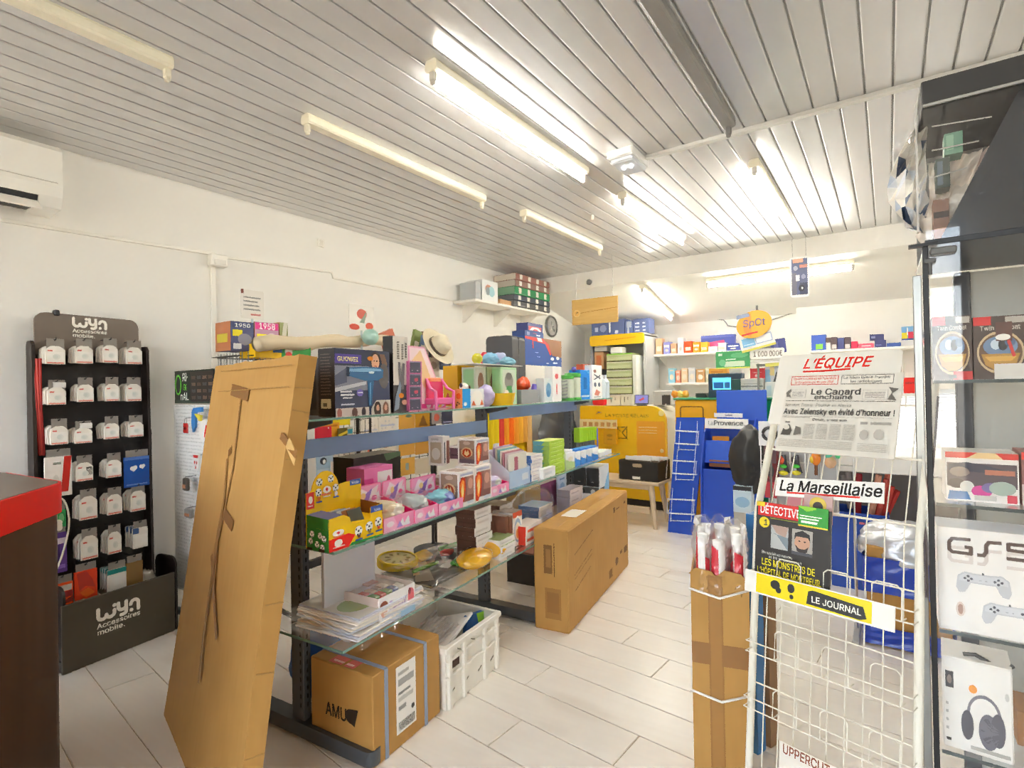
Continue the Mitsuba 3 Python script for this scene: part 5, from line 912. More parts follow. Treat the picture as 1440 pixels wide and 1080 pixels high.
m = M(); m.art((-cW / 2, -cD / 2, 0), (1, 0, 0), (0, 0, 1), cW, cH, [('r', .31, .16, .60, .93, '#f4f2ee'), ('r', .34, .82, .50, .86, '#b8b6b2'), ('r', .34, .70, .57, .78, '#a9a9a8'), ('r', .34, .60, .52, .63, '#8a8a8a'), ('r', .34, .52, .56, .57, '#c9c8c4'), ('r', .34, .42, .45, .47, '#9a9a9a'), ('e', .55, .37, .025, .03, '#4a4a4a')] + [('r', .345 + .018 * i, .19, .353 + .018 * i, .29, '#4c4a48') for i in range(13)], .001); part(t, 'shipping_label', m, 'paper', to_world=tw)
m = M(); m.art((-cW / 2, -cD / 2, cH), (1, 0, 0), (0, 1, 0), cW, cD, [('r', .02, .32, .16, .72, '#d9746c'), ('r', .05, .36, .08, .68, '#f0c9c0'), ('r', .3, .47, .34, .53, '#a5773f'), ('r', 0, .47, 1, .51, '#b8854a')], .0006); m.art((-cW / 2, cD / 2, 0), (0, -1, 0), (0, 0, 1), cD, cH, [('t', .25, .40, 'AMU', .14, '#2e241c', .34, True), ('e', .66, .48, .08, .08, '#2e241c'), ('p', [(.6, .42), (.66, .56), (.78, .58), (.72, .38)], '#2e241c')], .0008); part(t, 'print', m, 'paper', to_world=tw)
W_, w, d, h = gi(626, 680, 907, n0 + .02, .30, .0005); 
t = thing('plastic_crate', 'white plastic crate of papers on the floor beside the strapped carton', 'crate'); cw, cd, ch = w + .02, .36, .255
cw = .40; tw = gW(n0 + .015 - cd / 2, ns(onZ(625, 1001, 0))[1] + cw / 2 + .005, .0005)
m = M(); WC = '#ece9e1'
for s_ in (-1, 1):
    m.box((s_ * (cw / 2 - .004), 0, ch / 2), (.008, cd, ch), WC); m.box((0, s_ * (cd / 2 - .004), ch / 2), (cw, .008, ch), WC)
m.box((0, 0, .005), (cw, cd, .01), WC); part(t, 'shell', m, 'satin', to_world=tw)
for s_ in (-1, 1):
    part(t, 'rim', M().box((s_ * (cw / 2 + .004), 0, ch - .012), (.022, cd + .03, .024), WC, bev=.004), 'satin', to_world=tw); part(t, 'rim', M().box((0, s_ * (cd / 2 + .004), ch - .012), (cw + .03, .022, .024), WC, bev=.004), 'satin', to_world=tw)
for z in (.13, .195): 
    for s_ in (-1, 1): part(t, 'band', M().box((0, s_ * (cd / 2 + .006), z), (cw + .01, .014, .012), WC, bev=.003), 'satin', to_world=tw)
for x in (-cw / 2 + .02, -cw * .2, cw * .2, cw / 2 - .02):
    for s_ in (-1, 1): part(t, 'rib', M().box((x, s_ * (cd / 2 + .007), ch / 2), (.022, .016, ch), WC, bev=.003), 'satin', to_world=tw)
for k in range(7): part(t, 'slot', M().box((-cw * .38 + k * cw * .125, -cd / 2 - .0005, .21 if k % 2 else .06), (.03, .002, .006), '#8a867c', rot=roty(25 * (1 if k % 2 else -1))), 'paper', to_world=tw)
part(t, 'grip_hole', M().box((-.13, -cd / 2 - .0005, .165), (.05, .002, .03), '#4a3530'), 'paper', to_world=tw)
one('paper_sheet', 'white printed paper sheets sticking out of the white crate', 'paper', M().box((-.03, .0, .20), (.26, .26, .012), '#f1efeb', rot=rotx(-18) @ roty(-16)).art((-.15, -.12, .212), (1, 0, .2), (0, 1, .33), .18, .2, lines(.1, .9, .1, .8, 7, '#b9b7b4')), 'paper', False, None, tw)
one('toy_leaflet', 'blue and green printed leaflet in the white crate beside the sheets', 'leaflet', pbox(.14, .02, .17, '#2f5f9e', front=[('e', .5, .5, .25, .2, '#3f8fc4'), ('e', .6, .6, .12, .1, '#e8b83c'), ('p', [(.5, 1), (1, 1), (1, .55), (.7, .7)], '#8fd02f')]), 'satin', False, None, tw @ T().translate([.10, -.10, .09]) @ T().rotate([0, 1, 0], 10))
one('file_box', 'pale grey file box standing behind the white crate', 'box', pbox(.14, .10, .25, '#d5d4d0', front=[('e', .3, .8, .04, .02, '#a09c96'), ('e', .7, .4, .04, .02, '#a09c96'), ('r', .1, .1, .9, .14, '#c2c0bc')]), 'satin', False, None, gW(n0 - .36, s0 + cW + .06, .0005))
m = M().blob((0, 0, .19), (.20, .15, .20), '#2560ae', 3, .22, 6, 3); m.v[-1][:, 2] = np.maximum(m.v[-1][:, 2], 0)
one('blue_sack', 'crumpled blue bag on the floor behind the strapped carton', 'bag', m, 'satin', True, None, gW(-.10, -1.02, .0))
q = ns(onZ(738, 822, 0)); t = thing('black_bin', 'black plastic box on the floor behind the upright carton', 'box'); tw = gW(q[0] - .02, q[1] + .14, .0)
m = M(); 
for s_ in (-1, 1): m.box((s_ * .14, 0, .10), (.008, .22, .20), '#2c2622', bev=.002); m.box((0, s_ * .11, .10), (.288, .008, .20), '#2c2622', bev=.002)
m.box((0, 0, .004), (.28, .22, .008), '#2c2622'); part(t, 'body', m, 'satin', to_world=tw); [part(t, 'rim', M().box((0, s_ * .112, .195), (.30, .014, .012), '#3a3430', bev=.003), 'satin', to_world=tw) for s_ in (-1, 1)]
one('book_pile', 'reddish folder lying inside the black plastic box', 'folder', M().box((0, 0, .12), (.2, .14, .16), '#9a6a5c', bev=.004), 'paper', False, None, tw)
# upright brown carton in the aisle
A_ = np.array([-1.391, 2.456]); dirv = np.array([-.173, 1.189]); Lc = np.linalg.norm(dirv); dirv /= Lc; yawc = math.degrees(math.atan2(dirv[1], dirv[0])); nrm = np.array([dirv[1], -dirv[0]])
wc = .20; hc = onN(801, 745, (A_[0], A_[1], 0), (nrm[0], nrm[1], 0))[2]; cen = A_ + dirv * Lc / 2 - nrm * wc / 2
t = thing('upright_carton', 'large flat brown carton standing on edge in the aisle beside the shelving', 'carton'); tw = W4((cen[0], cen[1], .0005), rotz(yawc))
m = M().box((0, 0, hc / 2), (Lc, wc, hc), '#ffffff', bev=.008); part(t, 'box', mikit.ply((np.vstack(m.v), np.vstack(m.f)), 'cardboard'), to_world=tw)
pk = '#8a6234'
for it in [('l', [(.08, .72), (.34, .83)], .004, pk), ('l', [(.08, .52), (.32, .63)], .004, pk), ('l', [(.08, .48), (.32, .58)], .004, pk), ('l', [(.08, .36), (.3, .46)], .004, pk), ('r', .70, .84, .73, .90, '#6d4c28'), ('r', .755, .85, .82, .87, pk), ('r', .92, .86, .94, .89, '#6d4c28'), ('e', .75, .22, .03, .05, '#7a5730'), ('r', .60, .1, .66, .2, pk), ('r', .9, .22, .97, .3, '#7a5730'), ('r', .82, .26, .86, .3, '#7a5730')]:
    part(t, 'print_mark', M().art((-Lc / 2, -wc / 2, 0), (1, 0, 0), (0, 0, 1), Lc, hc, [it], .0006), 'paper', to_world=tw)
for its in ([('r', .3, .56, .54, .84, '#7d5830'), ('r', .36, .62, .50, .80, '#9a7142')], [('l', [(.6, .54), (.6, .86)], .012, '#6b4a26')], [('r', .32, .12, .78, .42, '#a0743e'), ('r', .38, .18, .72, .38, '#94683a')]):
    part(t, 'print_mark', M().art((-Lc / 2, wc / 2, 0), (0, -1, 0), (0, 0, 1), wc, hc, its, .0006), 'paper', to_world=tw)
m = M(); m.art((-Lc / 2, -wc / 2, hc), (1, 0, 0), (0, 1, 0), Lc, wc, [('r', .24, .30, .40, .78, '#ded6c8')], .0008); part(t, 'paper_label', m, 'paper', to_world=tw)
part(t, 'tape_strip', M().box((0, 0, hc + .0004), (Lc * .99, .045, .0006), '#b98a4c'), 'gloss', to_world=tw)

# ------------------------------------------------------------------ along the left wall behind the shelving
def lw(x, y, off=.2): return onX(x, y, XL + off)
def wW(y, z, off, yaw=90.0): return W4((XL + off, y, z), rotz(yaw))
# postcard carousel with year cartons on top
p = lw(360, 470, .50); t = thing('card_carousel', 'black wire carousel of cards behind the leaning cardboard', 'display rack'); cy = p[1]; cx = XL + .50
part(t, 'pole', M().rod((cx, cy, .1), (cx, cy, 1.62), .016, '#4a4a4c', 10), 'satin')
m = M()
for k in range(4): a = math.pi / 2 * k + .5; m.tube([(cx, cy, .12), (cx + .21 * math.cos(a), cy + .21 * math.sin(a), .02)], .013, '#2c2c2e', 6)
part(t, 'cross_foot', m, 'satin')
wire = '#4a4846'
for f in range(4):
    R = rotz(90 * f); m = M()
    for i in range(9): x = -.128 + .032 * i; m.rod((x, -.15, .45), (x, -.15, 1.52), .0022, wire, 4)
    for z in np.linspace(.45, 1.5, 8): m.rod((-.135, -.15, z), (.135, -.15, z), .0026, wire, 4); m.tube([(-.128, -.15, z), (-.128, -.185, z), (.128, -.185, z), (.128, -.15, z)], .0022, wire, 4)
    part(t, 'wire_panel', m, 'metal', to_world=W4((cx, cy, 0), R))
cards = [(441, 470, 598, 640, 'red'), (446, 471, 600, 636, 'orange')]
def flatcard(label, x0, x1, y0, y1, off, base, art=(), cat='card', yaw=90, group=None, name='greeting_card'):
    a = lw(x0, (y0 + y1) / 2, off); b = lw(x1, (y0 + y1) / 2, off); zt = lw((x0 + x1) / 2, y0, off)[2]; zb = lw((x0 + x1) / 2, y1, off)[2]
    return one(name, label, cat, pbox(b[1] - a[1], .006, zt - zb, base, front=art), 'satin', False, group, W4((XL + off, (a[1] + b[1]) / 2, zb), rotz(yaw)))
CRD = [('red greeting card with a white dot behind the near end of the shelving', 443, 466, 600, 624, '#d5283c', [('e', .8, .9, .05, .04, '#f3e6e6'), ('r', .1, .1, .2, .3, '#f0d0d0')]), ('orange greeting card tilted behind the red card', 450, 477, 595, 622, '#e8a42c', [('r', .1, .8, .9, .9, '#c9791a')]), ('yellow greeting card above the orange card in the wire rack', 468, 492, 588, 598, '#f0d820', []), ('black and yellow card right of the orange card', 475, 488, 602, 620, '#6a5a1c', [('p', [(0, .3), (1, .6), (1, .8), (0, .5)], '#e8c83c'), ('p', [(0, .0), (1, .2), (1, .35), (0, .15)], '#2a2620')]),
  ('teal and cream card beside the black and yellow card', 488, 496, 600, 616, '#b8b7a8', [('r', .1, .4, .9, .8, '#3fa0b4')]), ('pale blue card with a penguin print under the rail', 445, 468, 640, 672, '#b3cfe2', [('e', .4, .75, .2, .16, '#3a3f4a'), ('e', .45, .72, .1, .1, '#f0f0ee'), ('r', .0, .0, 1, .4, '#d4e6f0')]), ('red card behind the football display header', 474, 496, 642, 668, '#e1271f', [('r', .1, .7, .6, .74, '#f2c0b8')]), ('white paper card leaning before the red card', 465, 486, 648, 666, '#eee6da', [('p', [(.1, .2), (.6, .7), (.7, .5)], '#c9b8a8')])]
for k, (lb_, x0, x1, y0, y1, c_, a_) in enumerate(CRD): flatcard(lb_, x0, x1, y0, y1, .78 - .02 * (k % 3), c_, a_)
p0 = lw(430, 620, .55); p1 = lw(500, 620, .55)
m = M()
for i in range(10): yy = p0[1] + (p1[1] - p0[1]) * i / 9; m.rod((XL + .70, yy, .62), (XL + .70, yy, 1.12), .0022, wire, 4)
for z in np.linspace(.62, 1.12, 7): m.rod((XL + .70, p0[1], z), (XL + .70, p1[1], z), .0026, wire, 4)
rk = thing('wire_card_rack', 'dark wire rack of greeting cards seen under the top glass shelf', 'display rack'); part(rk, 'grid', m, 'metal'); 
for yy in (p0[1], p1[1]): part(rk, 'leg', M().rod((XL + .70, yy, .0), (XL + .70, yy, 1.12), .008, '#3a3836', 8), 'metal')
# tall wire racks with cream and ochre cards
rk2 = thing('tall_card_rack', 'tall wire card rack of cream and ochre cards between the shelves', 'display rack')
pa, pb = lw(505, 600, .30), lw(613, 600, .30); m = M()
for i in range(9): yy = pa[1] + (pb[1] - pa[1]) * i / 8; m.rod((XL + .30, yy, .25), (XL + .30, yy, 1.42), .003, '#3f3a34', 5)
for z in np.linspace(.25, 1.42, 8): m.rod((XL + .30, pa[1], z), (XL + .30, pb[1], z), .003, '#3f3a34', 5)
part(rk2, 'grid', m, 'metal'); 
for yy in (pa[1], pb[1]): part(rk2, 'leg', M().rod((XL + .28, yy, 0), (XL + .28, yy, 1.45), .011, '#3a3632', 8), 'metal')
dots = lambda c: [('e', .2 + .2 * (i % 4), .15 + .2 * (i // 4), .05, .05, c) for i in range(16) if (i * 7) % 3]
for k, (x0, x1, y0, y1, c_, a_, l_) in enumerate(((509, 531, 588, 612, '#f1e9dc', dots('#d8cfc4') + [('r', .1, .25, .95, .33, '#c9cede')], 'cream dotted card, left of the upper pair behind the rail'), (532, 556, 586, 610, '#efe7da', dots('#cdd0d6') + [('r', .1, .45, .95, .55, '#c9cede')], 'cream dotted card, right of the upper pair behind the rail'),
    (512, 533, 618, 642, '#f1e9dc', [('e', .5, .7, .16, .1, '#dc5a44'), ('e', .3, .3, .12, .12, '#d8694e')], 'cream card with red prints, left of the lower pair'), (533, 556, 616, 640, '#f0e6d6', [('e', .4, .6, .2, .16, '#b9683e')], 'cream card with a brown print, right of the lower pair'),
    (561, 583, 580, 606, '#e2a94a', [('e', .6, .8, .2, .08, '#6a7a6a')], 'ochre card with a green print, upper left of the ochre cards'), (584, 605, 580, 604, '#d9a02e', [('p', [(.2, .2), (.5, .9), (.8, .2)], '#8a5a20')], 'ochre card with dark lines, upper right of the ochre cards'),
    (561, 583, 612, 640, '#e3ab4c', [('e', .4, .8, .25, .08, '#e36a5c')], 'ochre card with red lettering, middle left of the ochre cards'), (584, 606, 610, 638, '#dba044', [], 'plain ochre card, middle right of the ochre cards'), (561, 583, 644, 668, '#e6b252', [('r', .4, .3, .6, .7, '#9aa8a4')], 'ochre card with a grey figure, lowest of the ochre cards'), (584, 606, 644, 666, '#e3d6be', [], 'beige card, lowest right beside the grey figure card'))):
    flatcard(l_, x0, x1, y0, y1, .325, c_, a_)
# things standing on top: year cartons, notes, roll, teal ball, hat, books
for k, (x0, x1, yt, yb, c_, a_, l_) in enumerate(((324, 357, 451, 487, '#4a5078', [('r', .05, .8, .95, .97, '#3a4270'), ('t', .15, .81, '1950', .13, '#efeee8', .7, True), ('r', .08, .5, .5, .72, '#e8d92a'), ('e', .6, .4, .3, .2, '#8a8a9a'), ('r', .1, .06, .45, .25, '#dfe0e6')], 'dark blue carton printed 1950 on top of the card carousel'), (358, 392, 452, 474, '#b98fa8', [('r', .02, .75, .98, .98, '#d8338a'), ('t', .15, .77, '1958', .2, '#f6eef2', .7, True), ('r', .08, .2, .5, .6, '#efe02e'), ('e', .7, .4, .25, .25, '#d9c2cc')], 'pink carton printed 1958 on top of the card carousel'), (393, 405, 453, 474, '#8a8f5c', [('p', [(0, 0), (.5, 1), (1, 1), (.5, 0)], '#c9c8b8')], 'narrow olive carton beside the pink 1958 carton'))):
    a = lw(x0, 465, .64); b = lw(x1, 465, .64); zt = lw(x0, yt, .64)[2]; zb = 1.525
    put('year_card_box', l_, 'box', pbox(b[1] - a[1] - .002, .16, max(zt - zb, .05), c_, front=a_, left=[('r', 0, 0, 1, 1, '#b9744c'), ('r', .1, .3, .8, .6, '#c9b43a')]), W4((XL + .56, (a[1] + b[1]) / 2, zb), rotz(90)))
def note(label, x0, x1, y0, y1, off, art, c_='#e4e0d8', stick=None):
    a = lw(x0, y1, off); b = lw(x1, y1, off); z1_ = lw(x0, y0, off)[2]; m = pbox(b[1] - a[1], .003, z1_ - a[2], c_, front=art)
    if stick: m.box((0, .004, -stick / 2), (.012, .004, stick + .1), '#b9c9cc')
    return one('price_note', label, 'sign', m, 'paper', False, None, W4((XL + off, (a[1] + b[1]) / 2, a[2]), rotz(90)))
note('handwritten paper note clipped above the year cartons', 339, 371, 406, 447, .64, lines(.1, .85, .3, .85, 4, '#8a8a88', .35) + [('r', .4, .12, .85, .18, '#c07a78'), ('r', -.0, .85, .12, 1, '#7a4a40')], stick=.06)
note('small card with red prints on a stick above the paper roll', 491, 526, 427, 463, .55, [('e', .5, .65, .2, .2, '#c96a5c'), ('e', .2, .12, .2, .12, '#cf5a4c'), ('e', .8, .2, .16, .14, '#c9604c'), ('p', [(.4, .3), (.7, .8), (.6, .3)], '#8a9a88')], stick=.10)
a, b = lw(362, 484, .78), lw(546, 478, .40)
m = M(); P = np.linspace(a, b, 14); P[:, 2] += .008 * np.sin(np.arange(14) * 1.3); m.tube(P, .040 + .004 * np.sin(np.arange(14) * 2.1), '#d9c9ac', 12); one('paper_roll', 'long roll wrapped in beige paper lying across the racks behind the shelving', 'paper roll', m, 'paper', True)
a = lw(521, 474, .62); one('teal_ball', 'marbled teal ball in front of the paper roll', 'ball', M().blob((0, 0, 0), (.055, .055, .055), '#a8d0c4', 3, .06, 9, 2), 'gloss', True, None, W4(a))
a, b = lw(359, 493, .70), lw(437, 493, .70)
put('yellow_green_carton', 'yellow and green carton lying on the carousel under the paper roll', 'box', pbox(b[1] - a[1], .16, .075, '#f0c019', front=[('r', .45, 0, 1, 1, '#2f8a3c'), ('r', .3, .4, .46, .9, '#2c5a9a'), ('e', .58, .5, .07, .35, '#f2ede4'), ('e', .58, .3, .06, .2, '#d4463c')]), W4((XL + .62, (a[1] + b[1]) / 2, a[2] - .035), rotz(90)))
# books and straw hat on the tall rack
bkm = [(551, 569, 462, '#c8694a', -22), (570, 580, 461, '#7a8a4c', 16), (582, 592, 470, '#5f83b4', 12), (590, 600, 468, '#e4e0da', 6), (594, 612, 466, '#7a5a4c', 0)]
for k, (x0, x1, yt, c_, ti) in enumerate(bkm):
    a = lw(x0, 490, .30); b = lw(x1, 490, .30); zt = lw(x0, yt, .30)[2]
    put('picture_book', ['terracotta book leaning left on the tall card rack', 'olive book leaning right beside the terracotta book', 'blue book leaning beside the olive book', 'white book left of the straw hat', 'brown framed book behind the straw hat'][k], 'book', pbox(b[1] - a[1], .03, zt - 1.43, c_, front=[('r', .1, .1, .9, .9, c_), ('r', .2, .6, .8, .75, '#e8ddd0')]), W4((XL + .30, (a[1] + b[1]) / 2, 1.43), rotz(90) @ roty(ti)))
a = lw(615, 488, .50); t = thing('straw_hat', 'cream straw hat with a dark band on the card rack', 'hat'); R = rotz(100) @ rotx(62)
prof = [(0, .105), (.03, .108), (.06, .10), (.075, .075), (.085, .02), (.088, .004), (.105, .0), (.14, .004), (.165, .014)]
m = M().lathe(prof, '#e3d8bf', 30); m.v[-1][:, 0] *= 1.15; m.v[-1][:, 2] -= .02 * np.exp(-(m.v[-1][:, 1] / .03) ** 2) * (m.v[-1][:, 2] > .08); part(t, 'body', m, 'paper', True, to_world=W4(a, R))
m = M().lathe([(.0895, .004), (.087, .026)], '#4b4038', 30); m.v[-1][:, 0] *= 1.15; part(t, 'band', m, 'satin', True, to_world=W4(a, R))
p_ = lw(608, 520, .42); m = M(); 
t = thing('hat_peg', 'dark peg stand holding the straw hat and magazines', 'stand'); part(t, 'pole', M().rod((XL + .42, a[1], .05), (XL + .42, a[1], a[2] - .02), .012, '#2a2a30', 8), 'satin'); part(t, 'base', M().lathe([(0, 0), (.16, 0), (.16, .015), (.02, .03), (0, .03)], '#2a2a30', 20, (XL + .42, a[1], 0)), 'satin', 35)
flatcard('navy magazine hanging under the straw hat', 618, 634, 503, 520, .46, '#2f3350', [('r', .1, .3, .8, .5, '#5a6080')], 'magazine', name='magazine')
flatcard('beige magazine hanging left of the navy magazine', 602, 617, 503, 530, .44, '#cdbfae', [('e', .5, .6, .3, .2, '#a08a7a')], 'magazine', name='magazine')
flatcard('navy magazine seen under the top glass shelf beside the ochre cards', 621, 636, 578, 596, .46, '#2a2c44', [('r', .1, .1, .9, .2, '#8a8ab0')], 'magazine', name='magazine')
flatcard('grey and red magazine left of the navy one under the top glass shelf', 607, 620, 578, 596, .45, '#9a8f8c', [('e', .5, .5, .3, .3, '#c9604c')], 'magazine', name='magazine')
# orange and yellow streamers and dark garment bag by the wall
t = thing('party_streamers', 'yellow, red and orange crepe bunting hanging behind the second shelf bay', 'bunting')
P0, P1 = lw(686, 610, .3), lw(747, 610, .3); tz, bz = lw(715, 556, .3)[2], lw(715, 652, .3)[2]; n_ = 9; wv = (P1[1] - P0[1]) / n_
for k in range(n_):
    c_ = ['#dcc21c', '#e3c81e', '#d8463a', '#f0a02c', '#f5731e', '#f2a233', '#f0b43c', '#dba24c', '#d9b27a'][k]
    part(t, 'streamer', M().sheet(lambda u, v: (XL + .3 + .03 * np.sin(u * math.pi) + 0 * v, P0[1] + wv * (k + u * 1.1), tz + (bz - tz) * v * (.72 if 2 <= k <= 7 else .98)), 8, 4, c_), 'paper', True)
part(t, 'yellow_panel', M().box((XL + .26, (P0[1] + P1[1]) / 2, (tz + bz) / 2 - .04), (.012, (P1[1] - P0[1]) * 1.04, tz - bz), '#ecc81c', bev=.003), 'paper')
part(t, 'hanger_bar', M().rod((XL + .30, P0[1] - .05, tz), (XL + .30, P1[1] + .05, tz), .008, '#8a8a8a', 8).rod((XL, (P0[1] + P1[1]) / 2, tz), (XL + .30, (P0[1] + P1[1]) / 2, tz), .008, '#8a8a8a', 8), 'metal')
P0, P1 = lw(757, 610, .35), lw(812, 610, .35); zt, zb = lw(785, 556, .35)[2], lw(785, 652, .35)[2] - .3
def garm(u, v):
    nz = meshkit.fbm(np.stack([u * 5, v * 9, u * 0], -1), 3, 3) - .5; wd = .55 + .5 * np.minimum(v * 2.2, 1)
    return XL + .35 + .08 * nz + .05 * np.sin(u * 3.1), (P0[1] + P1[1]) / 2 + (u - .5) * (P1[1] - P0[1]) * wd, zt + (zb - zt) * v
t = thing('garment_bag', 'dark plastic covered garment hanging by the left wall behind the far shelf bay', 'garment bag'); part(t, 'cover', M().sheet(garm, 30, 40, '#43484f'), 'gloss', True)
part(t, 'hook', M().tube([(XL + .004, (P0[1] + P1[1]) / 2, zt + .05), (XL + .35, (P0[1] + P1[1]) / 2, zt + .05), (XL + .37, (P0[1] + P1[1]) / 2, zt - .01)], .004, '#8d8d8d', 6), 'metal')

# ------------------------------------------------------------------ wall shelf high up in the corner
pA, pB = onX(650, 423, XL + .04), onX(795, 437, XL + .24); ya, yb = pA[1] + .15, 5.28; zs_ = onX(660, 424, XL + .12)[2]
ya = onX(648, 424, XL + .10)[1]; yb = 5.26
t = thing('wall_shelf', 'white shelf high on the left wall under the slatted ceiling', 'shelf')
part(t, 'board', M().box((XL + .14, (ya + yb) / 2, zs_ - .012), (.28, yb - ya, .024), '#eeebe4', bev=.003), 'satin')
for yy in (ya + .15, (ya + yb) / 2, yb - .15): part(t, 'bracket', M().prism([(0, 0), (.22, 0), (.22, -.02), (.02, -.17), (0, -.17)], .012, '#e6e2da', o=(XL, yy, zs_ - .024), u=(1, 0, 0), v=(0, 0, 1)), 'satin')
def ws_(name, label, cat, x0, x1, yt, off, dd, col, art=(), left=(), z=zs_, mat='satin'):
    a, b = onX(x0, 410, XL + off), onX(x1, 410, XL + off); zt = onX((x0 + x1) / 2, yt, XL + off)[2]; 
    return put(name, label, cat, pbox(b[1] - a[1], dd, zt - z, col, front=art, left=left), W4((XL + off - dd / 2, (a[1] + b[1]) / 2, z), rotz(90)), mat), (a[1], b[1], zt)
ws_('white_gift_box', 'white carton with a pastel print on the wall shelf', 'box', 678, 700, 395, .25, .2, '#e9ebea', [('e', .4, .6, .2, .2, '#c98f7c'), ('e', .6, .5, .2, .25, '#a8d0d8'), ('e', .35, .5, .12, .2, '#8a9aa0')])
ws_('grey_file', 'narrow grey carton left of the white one on the wall shelf', 'box', 669, 676, 396, .25, .2, '#b9bdc0')
ws_('tan_packet', 'flat tan packet on the wall shelf between the carton and the bags', 'packet', 703, 728, 423, .27, .12, '#c79a6c')
ztex = zs_
for k, (c1, c2, yt) in enumerate((('#55585c', '#7a7d80', 427), ('#3f4a58', '#6a7078', 419), ('#2f8a58', '#7fae90', 408), ('#8d6f66', '#c9bfb4', 399), ('#9a6a60', '#d9cfc0', 390))):
    a, b = onX(722 + k * 1.0, 410, XL + .30), onX(797 - k * 1.2, 410, XL + .30); b[1] = min(b[1], yb + .0); zt = onX(750, yt, XL + .30)[2]; hh = max(zt - ztex, .02); W__ = b[1] - a[1]
    t = thing('textile_pack', f'folded textile in clear wrap on the wall shelf, ' + ['lowest grey one', 'dark blue one', 'green one', 'brownish one', 'topmost pinkish one'][k], 'textile'); tw = W4((XL + .155, (a[1] + b[1]) / 2, ztex), rotz(90))
    m = M(); cp_ = sbox(-.145, 0, .145, hh - .002).buffer(-.012).buffer(.012, 4); m.prism(cp_, W__, c1, o=(-W__ / 2, 0, 0), u=(0, 1, 0), v=(0, 0, 1)); m.prism(cp_.buffer(-.004), .002, c2, o=(-W__ / 2 - .002, 0, 0), u=(0, 1, 0), v=(0, 0, 1)); part(t, 'cloth', m, 'gloss', 30, to_world=tw)
    for j in range(4): part(t, 'wrap_fold', M().box((W__ * (-.36 + .24 * j), -.1455, hh * .5), (.05, .003, hh * .7), '#dedbd2', rot=rotz(0), bev=.001), 'gloss', to_world=tw)
    ztex += hh
q = onX(776, 459, XL + .02); t = thing('wall_clock', 'round grey clock on the left wall under the wall shelf', 'clock'); R = rotz(90)
part(t, 'case', M().lathe([(0, 0), (.13, 0), (.14, .012), (.13, .03), (.118, .03), (.112, .018)], '#8d8d8c', 32, axis='y'), 'metal', 35, to_world=W4((XL + .001, q[1], q[2]), R))
m = M().lathe([(0, .016), (.112, .016)], '#a9a8a4', 30, axis='y'); m.box((.0, -.019, .03), (.008, .002, .07), '#3a3a3a'); m.box((.025, -.019, .0), (.05, .002, .008), '#3a3a3a'); m.art((-.1, -.017, -.1), (1, 0, 0), (0, 0, 1), .2, .2, [('p', [(.3, .1), (.7, .5), (.5, .9)], '#d8d7d2'), ('p', [(.5, .5), (.9, .3), (.8, .15)], '#77777a')]); part(t, 'dial', m, 'satin', to_world=W4((XL + .001, q[1], q[2]), R))
# ------------------------------------------------------------------ back of the shop
def fb(x0, x1, y0, y1, Y):
    """front face in the plane Y: centre x, width, bottom z, height"""
    xm, ym = (x0 + x1) / 2, (y0 + y1) / 2
    a, b = onY(x0, ym, Y)[0], onY(x1, ym, Y)[0]; zt, zb = onY(xm, y0, Y)[2], onY(xm, y1, Y)[2]
    return (a + b) / 2, b - a, zb, zt - zb
def bbox(name, label, cat, x0, x1, y0, y1, Y, dd, col, art=(), right=(), mat='satin', zb=None, topc=None, group=None, yaw=0.0, bev=0.0):
    x, w, z, h = fb(x0, x1, y0, y1, Y)
    if zb is not None: h = h + z - zb; z = zb
    return put(name, label, cat, pbox(w, dd, h, col, front=art, right=right, topc=topc, bev=bev), W4((x, Y + dd / 2, z), rotz(yaw)), mat, group)
# yellow parcel counter
t = thing('parcel_counter', 'yellow parcel service counter with rounded corner, envelope sign and lighter door', 'counter')
xr, Yc = -1.875, 5.38; xl = -2.86; wc_ = xr - xl; hc_ = onY(880, 571, Yc)[2]; tw = W4(((xl + xr) / 2, Yc, 0), rotz(0))
oc = sbox(-wc_ / 2, .10, wc_ / 2, hc_).union(sbox(-wc_ / 2, .10, wc_ / 2 - .2, hc_)); oc = sbox(-wc_ / 2, .1, wc_ / 2, hc_ - .16).union(sbox(-wc_ / 2, .1, wc_ / 2 - .16, hc_)).union(Point(wc_ / 2 - .16, hc_ - .16).buffer(.16, 10))
m = M().prism(oc, .05, '#f5c518', o=(0, .05, 0), u=(1, 0, 0), v=(0, 0, 1)); part(t, 'front_panel', m, 'satin', to_world=tw)
X_ = lambda x, y: (onY(x, y, Yc)[0] - (xl + xr) / 2, onY(x, y, Yc)[2])
m = M(); A_ = [X_(895, 592), X_(936, 652)]; m.flat(sbox(A_[0][0], A_[1][1] - .03, A_[1][0], A_[0][1]).buffer(-.01).buffer(.01), '#f2a92c', (0, -.0006, 0), (1, 0, 0), (0, 0, 1), .0); 
for k in range(3): a_ = X_(898, 600 + 4 * k); b_ = X_(924, 602 + 4 * k); m.flat(sbox(a_[0], b_[1], b_[0], a_[1]), '#f8d08a', (0, -.0012, 0), (1, 0, 0), (0, 0, 1))
part(t, 'door', m, 'satin', to_world=tw, label='lighter orange door panel with faint text lines')
